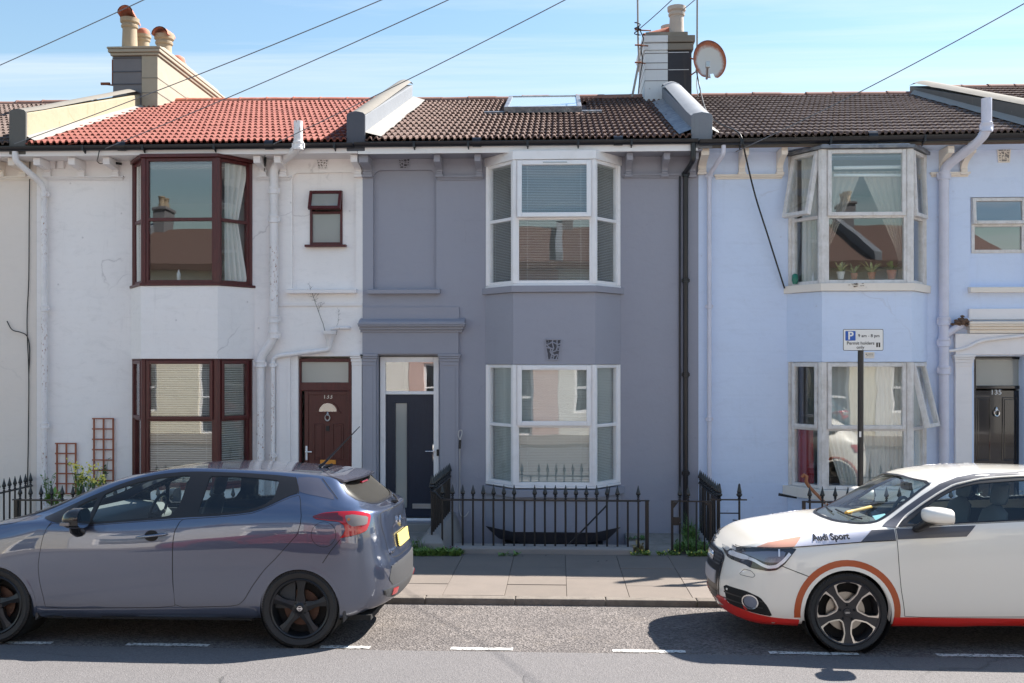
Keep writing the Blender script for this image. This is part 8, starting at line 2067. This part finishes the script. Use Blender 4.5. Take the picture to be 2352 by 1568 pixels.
# ------------------------------------------------------------------ the other side of the street (seen in panes and paintwork)
def opposite_house(x0, x1, matn, label, seed):
    rnd = random.Random(seed); yo = -3.2
    H = empty('terraced_house', ((x0 + x1) / 2, yo, 0), label, 'house', 'houses across the street')
    holes = []
    w = x1 - x0
    for (a, b, c, d) in ((.10, .38, .75, 2.2), (.66, .84, .05, 2.35), (.10, .38, 3.1, 4.6), (.62, .86, 3.1, 4.5)): holes.append((x0 + a * w, x0 + b * w, c, d))
    g = MB(); wall_mesh(g, x0, x1, -.3, 5.3, holes, yo - .2, .2); part(g, 'front_wall', matn, H)
    for i, (a, b, c, d) in enumerate(holes):
        g = MB(); frame_bars(g, a, b, c, d, .07, yo - .14, yo - .06); g.box(a + .07, b - .07, yo - .138, yo - .062, (c + d) / 2 - .03, (c + d) / 2 + .03)
        f = part(g, 'window' if i != 1 else 'door_frame', 'upvc_white', H)
        g = MB(); g.box(a + .06, b - .06, yo - .12, yo - .10, c + .06, d - .06); part(g, 'pane' if i != 1 else 'door', 'glass_house_dark' if i != 1 else 'door_navy', f)
        g = MB(); g.box(a, b, yo - .5, yo - .4, c, d); part(g, 'curtain', 'room_wall', f)
    g = MB(); g.add([(x0, yo + .3, 5.25), (x1, yo + .3, 5.25), (x1, yo - 4.2, 6.9), (x0, yo - 4.2, 6.9), (x1, yo - 8.6, 5.2), (x0, yo - 8.6, 5.2)], [(0, 1, 2, 3), (3, 2, 4, 5)]); g.box(x0, x1, yo + .2, yo + .3, 5.05, 5.24)
    g.box(x0, x1, yo - 8.6, yo - 8.5, -.3, 5.19); rf = part(g, 'roof', 'tile_brown', H)
    g = MB(); g.box(x0 + .1, x0 + .5, yo - 4.6, yo - 3.8, 5.4, 7.5); g.box(x0 + .05, x0 + .55, yo - 4.65, yo - 3.75, 7.501, 7.6); ch = part(g, 'chimney', 'chimney_lead', H, None, .02)
    for yy in (yo - 4.4, yo - 4.0): pot(ch, x0 + .3, yy, 7.6, .11, .4, 'pot_buff')
    g = MB(); g.prism([(yo - 4.2, 6.5), (yo + .25, 5.0), (yo + .25, 5.55), (yo - 4.2, 7.15)], x0 - .1, x0 + .12, 'x'); part(g, 'parapet', 'parapet_grey', H, None, .02)
for i, (m_, lb) in enumerate((('opposite_cream', 'cream rendered terraced house across the street, far end'), ('opposite_white', 'white rendered terraced house across the street beside the cream one'), ('opposite_pink', 'pink rendered terraced house across the street'), ('opposite_white', 'white rendered terraced house across the street beyond the pink one'), ('opposite_cream', 'cream rendered terraced house across the street, near end'), ('opposite_white', 'last white rendered terraced house across the street'))):
    opposite_house(-14.1 + i * 4.7, -14.1 + (i + 1) * 4.7 - .01, m_, lb, i)
def copy_tree(src, parent=None):
    c = src.copy(); COL.objects.link(c); c.parent = parent
    for ch in list(src.children): copy_tree(ch, c)
    return c
def respray(o, frm, to):
    for ch in o.children_recursive:
        if ch.type == 'MESH' and ch.material_slots and ch.material_slots[0].material == frm: ch.material_slots[0].link = 'OBJECT'; ch.material_slots[0].material = to
for (x, pm_, lb) in ((-2.35, 'paint_red', 'red hatchback parked on the other side of the street'), (6.6, 'paint_teal', 'dark teal hatchback parked on the other side of the street')):
    c = copy_tree(micra); c.location = (x, 1.15, -.02); c.rotation_euler = (.01, 0, 0); c['label'] = lb; c['group'] = 'cars parked across the street'
    bpy.context.view_layer.update(); respray(c, M_['paint_gunmetal'], M_[pm_])
g = MB(); g.box(-70, 70, -3.2, .2, -.3, .06); g.build('opposite_pavement', M_['paving'], kind='structure')
